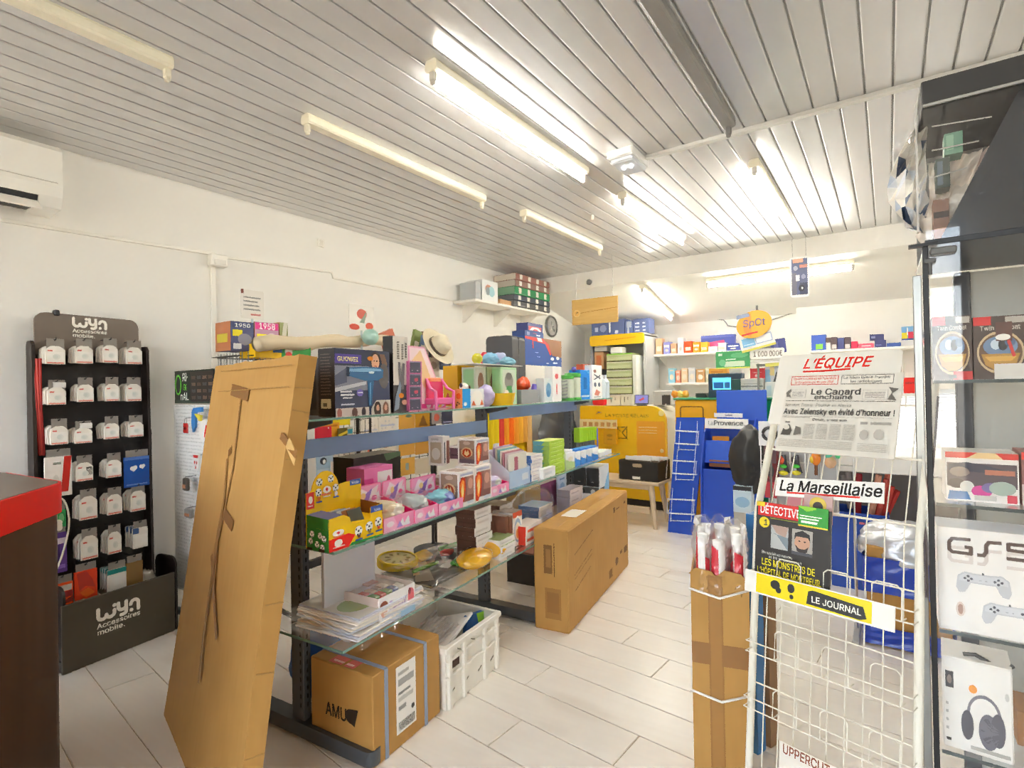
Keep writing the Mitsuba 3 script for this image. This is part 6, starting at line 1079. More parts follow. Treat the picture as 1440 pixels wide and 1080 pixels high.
m = M(); a_, b_ = X_(868, 600), X_(882, 617); ring = sbox(a_[0], b_[1], b_[0], a_[1]); m.flat(ring.difference(ring.buffer(-.008)), '#6a4a10', (0, -.0014, 0), (1, 0, 0), (0, 0, 1)); m.flat(LineString([(b_[0], a_[1]), ((a_[0] + b_[0]) / 2, (a_[1] + b_[1]) / 2), (b_[0], b_[1])]).buffer(.005), '#6a4a10', (0, -.0018, 0), (1, 0, 0), (0, 0, 1)); m.flat(LineString([(a_[0] - .02, a_[1] + .01), (a_[0] + .04, a_[1] - .05)]).buffer(.004), '#6a4a10', (0, -.0018, 0), (1, 0, 0), (0, 0, 1)); part(t, 'envelope_sign', m, 'satin', to_world=tw)
m = M(); a_, b_ = X_(851, 583.5), X_(912, 586); m.text('LA POSTE RELAIS', (a_[0], -.001, a_[1] - .02), (1, 0, 0), (0, 0, 1), .034, '#8a6a12', b_[0] - a_[0]); c_ = X_(842, 580.5); m.flat(Polygon([(c_[0] - .04, c_[1] - .02), (c_[0] + .03, c_[1] - .02), (c_[0] + .045, c_[1]), (c_[0] + .03, c_[1] + .02), (c_[0] - .03, c_[1] + .02)]), '#e9b41a', (0, -.001, 0), (1, 0, 0), (0, 0, 1)); m.flat(Polygon([(c_[0] - .04, c_[1] - .012), (c_[0] + .0, c_[1] - .0), (c_[0] + .04, c_[1] + .004), (c_[0] - .02, c_[1] + .014), (c_[0] - .0, c_[1] + .004)]), '#4a5aa0', (0, -.0016, 0), (1, 0, 0), (0, 0, 1)); part(t, 'lettering', m, 'satin', to_world=tw)
m = M().prism(oc.buffer(-.004), .45, '#e9e2d0', o=(0, .5, 0), u=(1, 0, 0), v=(0, 0, 1)); part(t, 'body', m, 'satin', to_world=tw)
part(t, 'plinth', M().box((0, .28, .05), (wc_ - .06, .44, .10), '#2a2420'), 'satin', to_world=tw)
c_ = X_(930, 581); part(t, 'round_emblem', M().lathe([(0, 0), (.032, 0), (.03, .004), (0, .004)], '#f1dc8c', 20, (c_[0], -.001, c_[1]), axis='y'), 'satin', to_world=tw)
c_ = X_(931, 634); part(t, 'door_lock', M().lathe([(0, 0), (.02, 0), (.018, .008), (0, .008)], '#f4d9a0', 16, (c_[0], -.002, c_[1]), axis='y'), 'satin', to_world=tw)
bbox('price_strip', 'cream shelf strip with small labels clipped to the yellow counter front', 'price strip', 815, 867, 590, 602, 5.30, .02, '#ead9a0', [('r', .1 + .16 * i, .2, .2 + .16 * i, .7, '#c99a5a') for i in range(6)])
bbox('cabinet_shelf_box', 'golden carton with small print at the counter front under the cream strip', 'box', 849, 866, 604, 625, 5.28, .05, '#dba41c', [('e', .5, .6, .25, .1, '#b9861a'), ('r', .3, .3, .7, .38, '#b9861a')], zb=None)
# wooden bench with a black crate
pl = onZ(937, 745, 0); zt = onN(937, 679, pl, (FW[0], FW[1], 0))[2]; fl = onZ(850, 662, zt); fr_ = onZ(947, 679, zt)
t = thing('wooden_bench', 'pale wooden bench with splayed legs in front of the yellow counter', 'bench'); bx0, bx1 = -2.75, min(fr_[0], -1.70); yb_ = 4.66; bwid = bx1 - bx0
def wd(m): return mikit.ply((np.vstack(m.v), np.vstack(m.f)), 'pale_wood')
part(t, 'seat', wd(M().box(((bx0 + bx1) / 2, yb_ + .18, zt - .014), (bwid, .36, .028), '#ffffff', bev=.005)))
part(t, 'apron', wd(M().box(((bx0 + bx1) / 2, yb_ + .04, zt - .05), (bwid - .14, .022, .05), '#ffffff', bev=.003)))
for sx in (-1, 1):
    for sy in (0, 1):
        x_ = bx1 - .09 if sx > 0 else bx0 + .09; y_ = yb_ + (.05 if sy == 0 else .31); m = M()
        m.tube([(x_, y_, zt - .02), (x_ + sx * .05, y_ + (-.03 if sy == 0 else .03), .0)], [.030, .018], '#ffffff', 10); part(t, 'leg', wd(m))
part(t, 'stretcher', wd(M().box(((bx0 + bx1) / 2, yb_ + .04, .16), (bwid - .2, .025, .06), '#ffffff', bev=.003)))
x0_, w_, z_, h_ = fb(865, 933, 645, 673, yb_ + .05); t = thing('black_crate', 'black folding crate of magazines on the wooden bench', 'crate'); cw, cd, chh = w_ * .82, .27, h_ * .98; tw = W4((x0_, yb_ + .19, zt + .0005), rotz(-4))
m = M(); m.box((0, 0, .004), (cw, cd, .008), '#1d1b1a')
for s_ in (-1, 1): m.box((s_ * cw / 2, 0, chh / 2), (.008, cd, chh), '#232120', bev=.002); m.box((0, s_ * cd / 2, chh / 2), (cw, .008, chh), '#262423', bev=.002)
part(t, 'body', m, 'satin', to_world=tw); m = M(); m.art((-cw / 2, -cd / 2 - .004, 0), (1, 0, 0), (0, 0, 1), cw, chh, [('r', .36, .06, .56, .2, '#ece9e2')]); part(t, 'label', m, 'paper', to_world=tw)
part(t, 'hand_hole', M().flat(sbox(-.05, chh * .68, .04, chh * .86).buffer(-.008).buffer(.008), '#a5917a', (0, -cd / 2 - .0045, 0), (1, 0, 0), (0, 0, 1)), 'paper', to_world=tw)
for k, (dx, dz, c_, c2) in enumerate(((-.02, .06, '#ece9e4', '#d98a3c'), (.04, .07, '#e3e0da', '#5a5048'), (.10, .065, '#d9d0c4', '#b06a4c'))):
    one('magazine', ['white magazine standing in the black crate, left one', 'white and dark magazine standing in the black crate, middle one', 'beige magazine standing in the black crate, right one'][k], 'magazine', pbox(.26, .012, .20, c_, front=[('r', 0, .55, 1, .82, '#6a5c50' if k < 2 else '#8a5a4a'), ('r', .3, .1, .9, .4, c2), ('r', 0, .9, 1, 1, '#f3f1ec')]), 'satin', False, None, tw @ T().translate([dx - .03, -.06 + .05 * k, .012]) @ T().rotate([1, 0, 0], -12))
# grey cabinet with yellow header, green document drawers, navy cartons above
Yk = 6.10; x_, w_, z_, h_ = fb(831, 907, 470, 575, Yk); xR = onY(921, 500, Yk + .45)[0]
t = thing('grey_cabinet', 'grey cabinet with a rounded yellow header behind the parcel counter', 'cabinet'); tw = W4((x_, Yk, 0))
zt = z_ + h_; m = M()
m.box((0, .44, zt / 2), (w_, .02, zt), '#b9bab8'); m.box((-w_ / 2 + .01, .22, zt / 2), (.02, .44, zt), '#9a9ca8'); part(t, 'back', m, 'satin', to_world=tw)
part(t, 'side_panel', M().box((w_ / 2 + .0, .22, zt / 2 - .02), (.03, .44, zt - .04), '#c2c3c3', bev=.004), 'satin', to_world=tw); part(t, 'top_panel', M().box((0, .22, zt - .01), (w_, .44, .02), '#c2c3c3'), 'satin', to_world=tw)
part(t, 'header', M().prism(sbox(-w_ / 2, zt - .13, w_ / 2, zt + .0).buffer(-.03).buffer(.03, 6), .02, '#f7c51d', o=(0, -.002, 0), u=(1, 0, 0), v=(0, 0, 1)).flat(LineString([(-w_ * .2, zt - .07), (w_ * .35, zt - .05)]).buffer(.006), '#e8a81c', (0, -.023, 0), (1, 0, 0), (0, 0, 1)), 'satin', to_world=tw, label='yellow header panel')
for z, dd_ in ((.99, .4), (1.30, .18)): part(t, 'shelf', M().box((.0, .42 - dd_ / 2, z), (w_ - .03, dd_, .015), '#c9cac8'), 'satin', to_world=tw)
bbox('paper_tray', 'grey tray of papers on top inside the grey cabinet', 'tray', 836, 853, 484, 494, 6.12, .2, '#c9cac6', [('r', 0, .5, 1, .6, '#a9aaa6')], zb=None)
bbox('orange_file', 'orange and tan file box left in the grey cabinet', 'box', 836, 849, 495, 519, 6.14, .15, '#d9a87c', [('r', .2, .2, .75, .8, '#d97c4a')])
for k in range(5):
    y0_ = 497 + k * 11.6
    bbox('document_drawer', 'pale green document drawer in the cabinet, ' + ['topmost', 'second', 'third', 'fourth', 'lowest'][k] + ' of five', 'drawer', 853, 889, y0_, y0_ + 11, 6.0, .25, '#b9c28f', [('r', 0, .85, 1, 1, '#8fcf4a' if k == 0 else '#d9dcc0'), ('r', 0, .0, 1, .12, '#7a7a5a'), ('r', .05, .2, .95, .55, '#c9d1a6')], group=None)
bbox('upright_folder', 'bright green and white upright folder right of the document drawers', 'folder', 890, 895, 499, 566, 5.98, .26, '#e9ebe4', [('r', 0, 0, 1, .12, '#8fd03a')])
bbox('white_label_printer', 'small white device on the document drawers', 'device', 858, 874, 488, 497, 6.02, .15, '#f1f1ee', bev=.01)
bbox('white_cup', 'small white holder on the cabinet shelf right of the drawers', 'holder', 898, 907, 508, 519, 6.2, .08, '#efece6', bev=.006)
for k, (x0, x1, y0) in enumerate(((832, 855, 452), (856, 878, 449), (879, 890, 451), (891, 912, 448))):
    bbox('navy_carton', 'navy carton with white prints on top of the grey cabinet, ' + ['leftmost', 'second from left', 'third from left', 'rightmost'][k], 'box', x0, x1, y0, 470, 6.2, .2, '#5d6b9a', [[('r', .2, .3, .4, .6, '#aeb6d0'), ('e', .7, .5, .2, .25, '#8f9ac0')], [('r', 0, .2, .12, .9, '#e9ebf2'), ('r', .4, .1, .6, .3, '#dfe2ec')], [('r', .2, .5, .8, .95, '#aeb4c4'), ('r', .3, 0, .5, .5, '#c9cdd8')], [('r', .1, .15 + .25 * i, .4, .25 + .25 * i, '#dfe3ee') for i in range(3)] + [('r', .6, .15 + .25 * i, .8, .25 + .25 * i, '#dfe3ee') for i in range(3)]][k], zb=zt + .001)
# hanging wooden sign
x_, w_, z_, h_ = fb(806, 868, 419, 455, 4.75); t = thing('hanging_board', 'ochre wooden board with a round emblem hanging from the slatted ceiling', 'sign'); tw = W4((x_, 4.75, z_), rotz(4))
m = M(); m.box((0, 0, h_ / 2), (w_, .018, h_), '#ffffff'); part(t, 'board', mikit.ply((np.vstack(m.v), np.vstack(m.f)), 'ochre_wood'), to_world=tw)
scene['ochre_wood'] = two({'type': 'principled', 'roughness': 0.5, 'specular': 0.3, 'base_color': proc(lambda p, n, uv: mix((0.62, 0.37, 0.10), (0.70, 0.46, 0.17), fbm(p.x * 6, p.z * 60, 1.0, 3)))})
m = M(); m.art((-w_ / 2, -.009, 0), (1, 0, 0), (0, 0, 1), w_, h_, [('e', .11, .45, .075, .14, '#e8c88a'), ('e', .11, .45, .06, .11, '#e0b060'), ('p', [(.07, .42), (.12, .46), (.15, .5), (.09, .5), (.11, .46)], '#5a4a3a'), ('l', [(.2, .46), (1, .56)], .012, '#b9863a')]); part(t, 'print', m, 'paper', to_world=tw)
for sx in (-.4, .4): part(t, 'wire', M().rod((sx * w_, 0, h_), (sx * w_, 0, ZC - z_), .0015, '#b9b9b9', 4), 'metal', to_world=tw)
# shelves on the back wall and their rows of packets
def board(label, x0, x1, y, Y, dd, yw):
    a, b = onY(x0, y, Y)[0], onY(x1, y, Y)[0]; z = onY((x0 + x1) / 2, y, Y)[2]; t = thing('back_shelf', label, 'shelf'); part(t, 'board', M().box(((a + b) / 2, (Y + yw) / 2, z - .013), (b - a, yw - Y, .026), '#f1efea', bev=.003), 'satin')
    for xx in (a + .06, b - .06): part(t, 'bracket', M().prism([(0, 0), (-(yw - Y) * .8, 0), (-(yw - Y) * .8, -.015), (0, -.12)], .012, '#e6e4de', o=(xx, yw, z - .026), u=(0, 1, 0), v=(0, 0, 1)), 'satin')
    return z
zA = board('upper white shelf of packets on the back wall left of the lottery signs', 917, 1044, 495.5, 6.36, .3, YB + .18)
zB = board('lower white shelf of packets on the back wall left of the lottery signs', 936, 1004, 538, 6.36, .3, YB + .18)
zC_ = board('white shelf of small cartons on the back wall behind the newspaper rack', 1138, 1304, 489, 6.24, .3, YB)
zD_ = board('low white shelf on the back wall right of the newspaper header', 1262, 1304, 553, 6.24, .3, YB)
rowA = [(922, 931, 476, '#e2b08a', 'peach'), (933, 942, 481, '#8f90d0', 'violet'), (943, 951, 483, '#d9a888', 'tan'), (953, 961, 475, '#e6ebee', 'white with blue stripes'), (962, 973, 480, '#e2582c', 'red orange'), (974, 984, 481, '#f0962c', 'orange'), (985, 995, 481, '#f3b93c', 'yellow'), (996, 1009, 487, '#e9e6ea', 'white'), (1010, 1021, 482, '#efeeec', 'pale'), (1022, 1040, 483, '#3f4f9a', 'navy')]
for k, (x0, x1, y0, c_, nm) in enumerate(rowA): bbox('shelf_packet', f'{nm} packet on the upper back shelf, {["first", "second", "third", "fourth", "fifth", "sixth", "seventh", "eighth", "ninth", "tenth"][k]} from the left', 'packet', x0, x1, y0, 495, 6.38, .10, c_, [('r', .1, .55, .9, .75, lin and '#f2efe8'), ('e', .5, .3, .25, .12, '#d9d0c4')] if k % 2 else [('r', .15, .2, .85, .5, '#f0dccb')], zb=zA + .001, group='packets on the upper back shelf')
bbox('wide_carton', 'wide violet and pink carton behind the packets on the upper back shelf', 'box', 986, 1033, 471, 490, 6.5, .08, '#4a56a8', [('p', [(.2, 0), (.75, 0), (.7, .7), (.25, .6)], '#d8588a'), ('r', 0, .85, 1, 1, '#5f6bb8')], zb=zA + .001)
rowB = [(940, 949, 518, '#8fc6dc', 'light blue'), (950, 957, 521, '#e0937a', 'salmon'), (958, 967, 518, '#e2c3a2', 'cream'), (968, 978, 517, '#c9c9cb', 'silver'), (979, 991, 519, '#c79a6a', 'brown'), (992, 1000, 517, '#c2c0a4', 'olive')]
for k, (x0, x1, y0, c_, nm) in enumerate(rowB): bbox('shelf_pouch', f'{nm} pouch on the lower back shelf, {["first", "second", "third", "fourth", "fifth", "sixth"][k]} from the left', 'pouch', x0, x1, y0, 538, 6.38, .08, c_, [('e', .5, .4, .3, .2, '#e8dccb'), ('r', .2, .8, .8, .9, '#d9d4cc')], zb=zB + .001, group='pouches on the lower back shelf')
rowC = [(1141, 1161, 471, '#3f62c0', 'blue and green', [('r', .3, .05, .8, .4, '#8fd35a')]), (1161.5, 1168, 475, '#e6e3e0', 'white', [('r', 0, .6, 1, 1, '#5a4a4a')]), (1168.5, 1177, 474, '#5c4a50', 'dark brown', [('r', .1, .05, .9, .4, '#d9d0d0')]), (1177.5, 1187, 475, '#3c427a', 'navy', []), (1187.5, 1196, 474, '#4f3f48', 'dark plum', [('r', .1, .05, .9, .4, '#d6cfd0')]), (1197, 1206, 480, '#e2335a', 'crimson', []), (1207, 1229, 483, '#e45a78', 'flat pink', [('r', .2, .3, .8, .6, '#f0c0c8')]), (1230, 1246, 478, '#3d4076', 'dark blue', [('r', .1, .2, .6, .4, '#6a70a8')]), (1247, 1267, 482, '#4460aa', 'flat blue', []), (1268, 1288, 476, '#e3e2e6', 'white and navy', [('r', 0, .8, 1, 1, '#3a4a8a')])]
for k, (x0, x1, y0, c_, nm, a_) in enumerate(rowC): bbox('small_carton', f'{nm} small carton on the shelf behind the newspaper rack, {["first", "second", "third", "fourth", "fifth", "sixth", "seventh", "eighth", "ninth", "tenth"][k]} from left', 'box', x0, x1, y0, 488, 6.26, .12, c_, a_, zb=zC_ + .001, group='small cartons behind the newspaper rack')
bbox('small_carton', 'dark carton stacked on the dark blue one behind the newspaper rack', 'box', 1223, 1243, 470, 478, 6.27, .10, '#3a3c6c', [('r', .1, .3, .4, .7, '#8a8fb8')], zb=onY(1238, 478, 6.26)[2] + .001)
bbox('small_carton', 'blue, yellow and red carton on top at the right end of that shelf', 'box', 1268, 1286, 459, 475, 6.27, .10, '#7fb0e0', [('r', 0, 0, .45, .5, '#e8d83c'), ('r', .5, 0, 1, .55, '#d8405c'), ('r', .4, .3, .5, .9, '#efeff2')], zb=onY(1278, 476, 6.26)[2] + .001)
bbox('red_carton', 'bright red carton on the low shelf right of the newspaper header', 'box', 1271, 1288, 531, 552, 6.26, .12, '#e0281f', [('r', .1, .6, .9, .7, '#b01a16')], zb=zD_ + .001)
bbox('orange_packet', 'orange packet right of the bright red carton', 'packet', 1289, 1297, 530, 552, 6.26, .10, '#f0b060', zb=zD_ + .001)
# the second counter with till things on it
Yt = 5.15
x0_, x1_ = onY(949, 575, Yt)[0], onY(1078, 575, Yt)[0]; zk = onY(985, 561, Yt)[2]
t = thing('till_counter', 'yellow and green till counter behind the blue newspaper stand', 'counter')
part(t, 'yellow_panel', M().box(((x0_ + x0_ + .62) / 2, Yt + .02, zk / 2), (.62, .04, zk - .02), '#f3b220', bev=.01), 'satin'); xg = x0_ + .62
part(t, 'green_panel', M().box(((xg + x1_) / 2 + .1, Yt + .02, zk / 2), (x1_ - xg + .2, .04, zk - .02), '#1f8f5a', bev=.004), 'gloss')
part(t, 'body', M().box(((x0_ + x1_) / 2 + .1, Yt + .27, zk / 2), (x1_ - x0_ + .2, .44, zk - .03), '#e2ddd2'), 'satin')
part(t, 'glass_top', M().box(((x0_ + x1_) / 2 + .1, Yt + .24, zk), (x1_ - x0_ + .22, .52, .016), '#3f8f68', bev=.003), 'gloss', label='green glass counter top')
a_, b_ = onY(956, 571, Yt), onY(990, 588, Yt); rp = sbox(a_[0], b_[2] - .3, b_[0], a_[2]).buffer(-.03).buffer(.03); part(t, 'outline_emblem', M().flat(rp.difference(rp.buffer(-.012)), '#8a5a14', (0, Yt - .001, 0), (1, 0, 0), (0, 0, 1)), 'satin')
def onK(name, label, cat, x0, x1, y0, Y, dd, col, art=(), z=None, mat='satin', bev=0.0): return bbox(name, label, cat, x0, x1, y0, 561, Y, dd, col, art, zb=(zk + .0085) if z is None else z, mat=mat, bev=bev)
hcz = hc_ + .001
bbox('receipt_printer', 'grey and black receipt printer on the yellow parcel counter', 'printer', 918, 944, 549, 572, 5.5, .22, '#b9bab8', [('r', .5, .05, .95, .7, '#3a3a3c'), ('e', .7, .1, .04, .04, '#e9e9e4')], zb=hcz, bev=.012)
scene['screen_lit'] = two({'type': 'principled', 'base_color': VC, 'roughness': .3})
t = thing('card_terminal_screen', 'small tilted tablet with a lilac screen on the parcel counter', 'tablet'); p_ = onY(902, 565, 5.48); tw = W4((p_[0], 5.48, hcz), rotz(12) @ rotx(-18))
x_, w_, z_, h_ = fb(893, 912, 553, 567, 5.48); part(t, 'body', M().box((0, 0, h_ * .55 + .01), (w_, .014, h_), '#4a4d60', bev=.004).box((0, .04, .012), (w_ * .7, .09, .02), '#4a4d60', bev=.003), 'satin', to_world=tw)
d_ = M().art((-w_ / 2, -.0075, .012 + h_ * .05), (1, 0, 0), (0, 0, 1), w_, h_, [('r', .06, .08, .94, .92, '#8f93e8'), ('p', [(.3, .4), (.6, .7), (.7, .5), (.4, .3)], '#d4506a')]); part(t, 'screen', d_, 'gloss', to_world=tw)
for k, (x0, x1, y0, c_, l_) in enumerate(((853, 872, 556, '#e0dccb', 'beige box file, left of the pair on the parcel counter'), (873, 888, 555, '#d6d3c2', 'beige box file, right of the pair on the parcel counter'))): bbox('box_file', l_, 'box', x0, x1, y0, 571, 5.55, .2, c_, [('r', .3, .3, .4, .8, '#8a8678'), ('r', .6, .5, .7, .8, '#a9a698')], zb=hcz)
bbox('red_dome', 'red stamp holder on the parcel counter left of the box files', 'holder', 832, 850, 560, 571, 5.5, .1, '#e2262c', zb=hcz, bev=.02)
for k, (x, y, c_) in enumerate(((949, 552, '#f0a02c'), (957, 553, '#f4d060'), (964, 550, '#efa93c'))): 
    p_ = onY(x, y, 5.4); one('sweet_bag', ['orange', 'pale yellow', 'amber'][k] + ' sweet bag on the green till counter', 'bag', M().blob((0, 0, .036), (.036, .03, .036), c_, 2, .3, 7, k), 'gloss', True, None, W4((p_[0], 5.4, zk + .006)))
onK('black_box', 'flat black device on the green till counter', 'device', 978, 993, 553, 5.35, .15, '#26302c', bev=.004)
t = thing('lottery_terminal', 'dark lottery terminal with a glowing blue screen on the till counter', 'terminal'); x_, w_, z_, h_ = fb(996, 1043, 525, 561, 5.25); z_, h_ = zk + .009, h_ + z_ - zk - .009
part(t, 'housing', M().box((x_, 5.32, z_ + h_ / 2), (w_, .14, h_), '#1f3a50', bev=.006), 'satin')
sx_, sw_, sz_, shh = fb(1002, 1028, 531, 548, 5.25); d_ = M().quad((sx_ - sw_ / 2, 5.2485, sz_), (sx_ + sw_ / 2, 5.2485, sz_), (sx_ + sw_ / 2, 5.2485, sz_ + shh), (sx_ - sw_ / 2, 5.2485, sz_ + shh), '#2f9be8').ply('satin'); d_['emitter'] = {'type': 'area', 'radiance': {'type': 'rgb', 'value': [.05, .22, .45]}}; part(t, 'screen', d_, label='glowing blue screen')
m = M(); m.art((sx_ - sw_ / 2, 5.248, sz_), (1, 0, 0), (0, 0, 1), sw_, shh, [('r', .06, .12, .6, .62, '#1f6fc0'), ('r', .65, .12, .94, .62, '#3a8ad0')], .001); part(t, 'screen_content', m, 'satin')
part(t, 'side_unit', M().box((x_ + w_ * .36, 5.235, z_ + h_ * .4), (w_ * .26, .04, h_ * .7), '#1b4a44', bev=.005), 'satin')
bbox('orange_tray', 'orange tray of slips on top of the lottery terminal', 'tray', 997, 1022, 518, 526, 5.3, .1, '#f2ae3c', [('r', .1, .2, .8, .5, '#d9862a')], zb=z_ + h_)
bbox('white_cards', 'small white stack on top of the lottery terminal', 'cards', 1026, 1042, 520, 526, 5.3, .08, '#f0efec', zb=z_ + h_)
onK('white_printer', 'white ticket printer right of the lottery terminal', 'printer', 1041, 1073, 532, 5.22, .18, '#dcd8d2', [('r', 0, .55, 1, .62, '#8a8a88'), ('r', .05, .7, .9, .74, '#b9b6b0')], bev=.006)
bbox('red_card_holder', 'red ticket holder on the white ticket printer', 'holder', 1055, 1075, 518, 535, 5.27, .08, '#dc3a44', [('r', .2, .55, .8, .62, '#f0b0b4'), ('e', .45, .25, .12, .15, '#f2d0d2')], zb=onY(1060, 532, 5.22)[2])
bbox('slip_box', 'blue and yellow slip box right of the red ticket holder', 'box', 1076, 1098, 515, 537, 5.3, .1, '#d8dfe6', [('r', 0, 0, .35, .8, '#8fc0dc'), ('r', .3, .4, .6, 1, '#f3e3a0'), ('p', [(.5, 0), (.9, 0), (.75, .7)], '#4a4a4c')], zb=None)
bbox('pale_block', 'white and pale display block behind the lottery terminal base', 'display', 1076, 1094, 538, 562, 5.25, .1, '#e3e3e0', [('r', .1, .1, .5, .8, '#c9d6e0')], zb=zk + .009)  # plain pale grey block with a light blue field
# lottery signs on a pole
ps = onY(1062, 500, 5.05); t = thing('sign_pole', 'thin grey pole carrying the lottery signs above the till counter', 'pole'); part(t, 'pole', M().rod((ps[0], 5.17, zk + .007), (ps[0], 5.17, 2.0), .010, '#9a9a9a', 8), 'metal')
def sign(name, label, quad, Y, items, col, thick=.006):
    P = [onY(x, y, Y) for x, y in quad]; u = P[1] - P[0]; w = np.linalg.norm(u); u = u / w; h = np.linalg.norm(P[3] - P[0]); v = np.array([-u[2], 0, u[0]]); cen = sum(P) / 4; o = cen - u * w / 2 - v * h / 2; o[1] = Y
    m = M(); m.prism(sbox(0, 0, w, h).buffer(-.01).buffer(.01), thick, col, o=o + np.array([0, thick, 0]), u=u, v=v); m.art(o, u, v, w, h, items); m.box(cen + [0, (5.17 - Y) / 2 + .003, 0], (.03, 5.17 - Y, .03), '#8a8a8a').box([(cen[0] + ps[0]) / 2, 5.17, cen[2]], (abs(ps[0] - cen[0]) + .03, .012, .02), '#8a8a8a'); return one(name, label, 'sign', m, 'satin')
sign('jackpot_sign', 'white sign reading 1 000 000€ above the till counter', [(1056, 506), (1103, 504), (1103, 489), (1056, 491)], 5.03, [('t', .06, .28, '1 000 000€', .48, '#7a7068', .88, True), ('r', 0, 0, 1, .06, '#b9b5ac')], '#f1efe9')
sign('strip_sign', 'white and grey strip sign under the jackpot sign', [(1054, 512), (1100, 509), (1100, 504), (1054, 506)], 5.04, [('r', 0, .3, 1, .6, '#c9c6c0')], '#e6e4de')
sign('yellow_strip', 'yellow strip at the right under the strip sign', [(1076, 516), (1099, 514), (1099, 509), (1076, 511)], 5.05, [], '#e2dc6a')
sign('green_sign', 'green lottery sign with a pale text field', [(1008, 520), (1056, 518), (1052, 490), (1006, 496)], 5.02, [('r', .0, 0, 1, .08, '#d9d85a'), ('r', .25, .12, .85, .42, '#cfe3c4'), ('r', .3, .5, .6, .56, '#e3efe0'), ('r', .08, .75, .2, .88, '#dff0dc'), ('e', .7, .75, .25, .15, '#5fb47a'), ('e', .2, .35, .1, .2, '#6fbd86')], '#3f9d5c')
sign('ticket_sign', 'tilted white sign with a blue ticket picture', [(1045, 496), (1093, 483), (1083, 461), (1036, 473)], 4.99, [('r', 0, 0, 1, .12, '#d9d260'), ('r', .08, .25, .45, .75, '#7fb8e0'), ('r', .47, .28, .95, .75, '#8fa6cc'), ('r', .49, .32, .93, .71, '#eef1f4'), ('r', .1, .35, .4, .4, '#cfe3f2'), ('r', .7, .85, .9, .9, '#c9c6c0')], '#e9e8e4')
sign('navy_sign', 'navy sign corner behind the jackpot sign', [(1085, 498), (1106, 495), (1103, 475), (1084, 478)], 5.07, [('r', .2, .1, .5, .8, '#6f75b0')], '#4a5092')
P_ = onY(1060, 456, 4.97); t = thing('round_lottery_sign', 'round orange lottery sign lettered SpOt at the top of the pole', 'sign'); e_ = affinity.translate(affinity.rotate(affinity.scale(Point(0, 0).buffer(1, 20), .145, .115), 20), .0, 0)
m = M().prism(e_, .008, '#f3b23c', o=(P_[0], 4.978, P_[2]), u=(1, 0, 0), v=(0, 0, 1)); m.flat(affinity.scale(e_, .6, .9).intersection(sbox(-.2, -.2, -.02, .2)), '#f19a4a', (P_[0], 4.969, P_[2]), (1, 0, 0), (0, 0, 1)); part(t, 'disc', m, 'satin')
m = M(); m.text('SpOt', (P_[0] - .09, 4.968, P_[2] - .02), (1, 0, .06), (0, 0, 1), .06, '#6a5a9a', .18, False); m.flat(Polygon([(-.14, .05), (-.03, .07), (-.04, .10), (-.14, .085)]), '#8a94b0', (P_[0], 4.967, P_[2]), (1, 0, 0), (0, 0, 1)); m.flat(Polygon([(-.10, -.10), (.03, -.075), (.03, -.06), (-.10, -.085)]), '#d8403c', (P_[0], 4.967, P_[2]), (1, 0, 0), (0, 0, 1)); part(t, 'lettering', m, 'satin')
part(t, 'bracket', M().box((P_[0], 5.075, P_[2] - .02), (.02, .19, .02), '#8a8a8a'), 'satin')
m = M().tube([onY(x, y, YB + .16) for x, y in ((1008, 449), (1018, 450), (1024, 458), (1045, 461))], .006, '#8f8f8f', 5); struct('trim_7', m, 'satin', label='cable on the back wall')
m = M().tube([onY(x, y, YB + .16) for x, y in ((1078, 452), (1100, 445), (1124, 437))], .006, '#9c9c9a', 5); struct('trim_8', m, 'satin', label='cable rising to the pier of the back wall')
# hanging poster, emergency lamp, detector
x_, w_, z_, h_ = fb(1111, 1138, 361, 418, 5.05); t = thing('hanging_poster', 'small dark poster in a white frame hanging from the ceiling before the lit batten', 'poster'); tw = W4((x_, 5.05, z_), rotz(6))
part(t, 'frame', M().prism(sbox(-w_ / 2, 0, w_ / 2, h_).buffer(-.02).buffer(.02), .012, '#f3f3f2', o=(0, .006, 0), u=(1, 0, 0), v=(0, 0, 1)), 'satin', to_world=tw)
part(t, 'print', M().art((-w_ / 2, -.006, 0), (1, 0, 0), (0, 0, 1), w_, h_, [('r', .09, .06, .91, .95, '#5c6488'), ('r', .09, .06, .35, .6, '#6f6f80'), ('r', .5, .06, .91, .35, '#3f4460'), ('e', .6, .22, .16, .08, '#2a2c3c'), ('e', .62, .22, .05, .03, '#e9e9ee'), ('r', .3, .4, .5, .55, '#d9dbe4'), ('e', .7, .5, .12, .06, '#8f94b0'), ('r', .15, .85, .7, .95, '#d9a08a'), ('r', .5, .72, .9, .8, '#c98a80'), ('e', .3, .72, .12, .06, '#a9acc0')]), 'satin', to_world=tw)
for sx in (-.35, .35): part(t, 'wire', M().rod((sx * w_, 0, h_), (sx * w_, 0, ZC - z_), .0015, '#b9b9b9', 4), 'metal', to_world=tw)
p_ = onZ(884, 234, ZC - .06); t = thing('emergency_lamp', 'small emergency lamp with two bright dots under the slats at the cable duct', 'emergency light'); tw = W4((p_[0], p_[1], ZC), rotz(0))
part(t, 'body', M().box((0, 0, -.022), (.15, .24, .044), '#e9e9e6', bev=.006), 'satin', to_world=tw); part(t, 'diffuser', M().box((0, -.0, -.055), (.13, .2, .026), '#d3d8de', bev=.008), 'gloss', to_world=tw)
for sx in (-.018, .022): 
    d_ = mikit.ply(trimesh.creation.icosphere(2, .011), 'tube_glow'); d_['emitter'] = {'type': 'area', 'radiance': {'type': 'rgb', 'value': [3, 3.2, 3.6]}}; part(t, 'bulb', d_, to_world=tw @ T().translate([sx, -.02, -.071]))
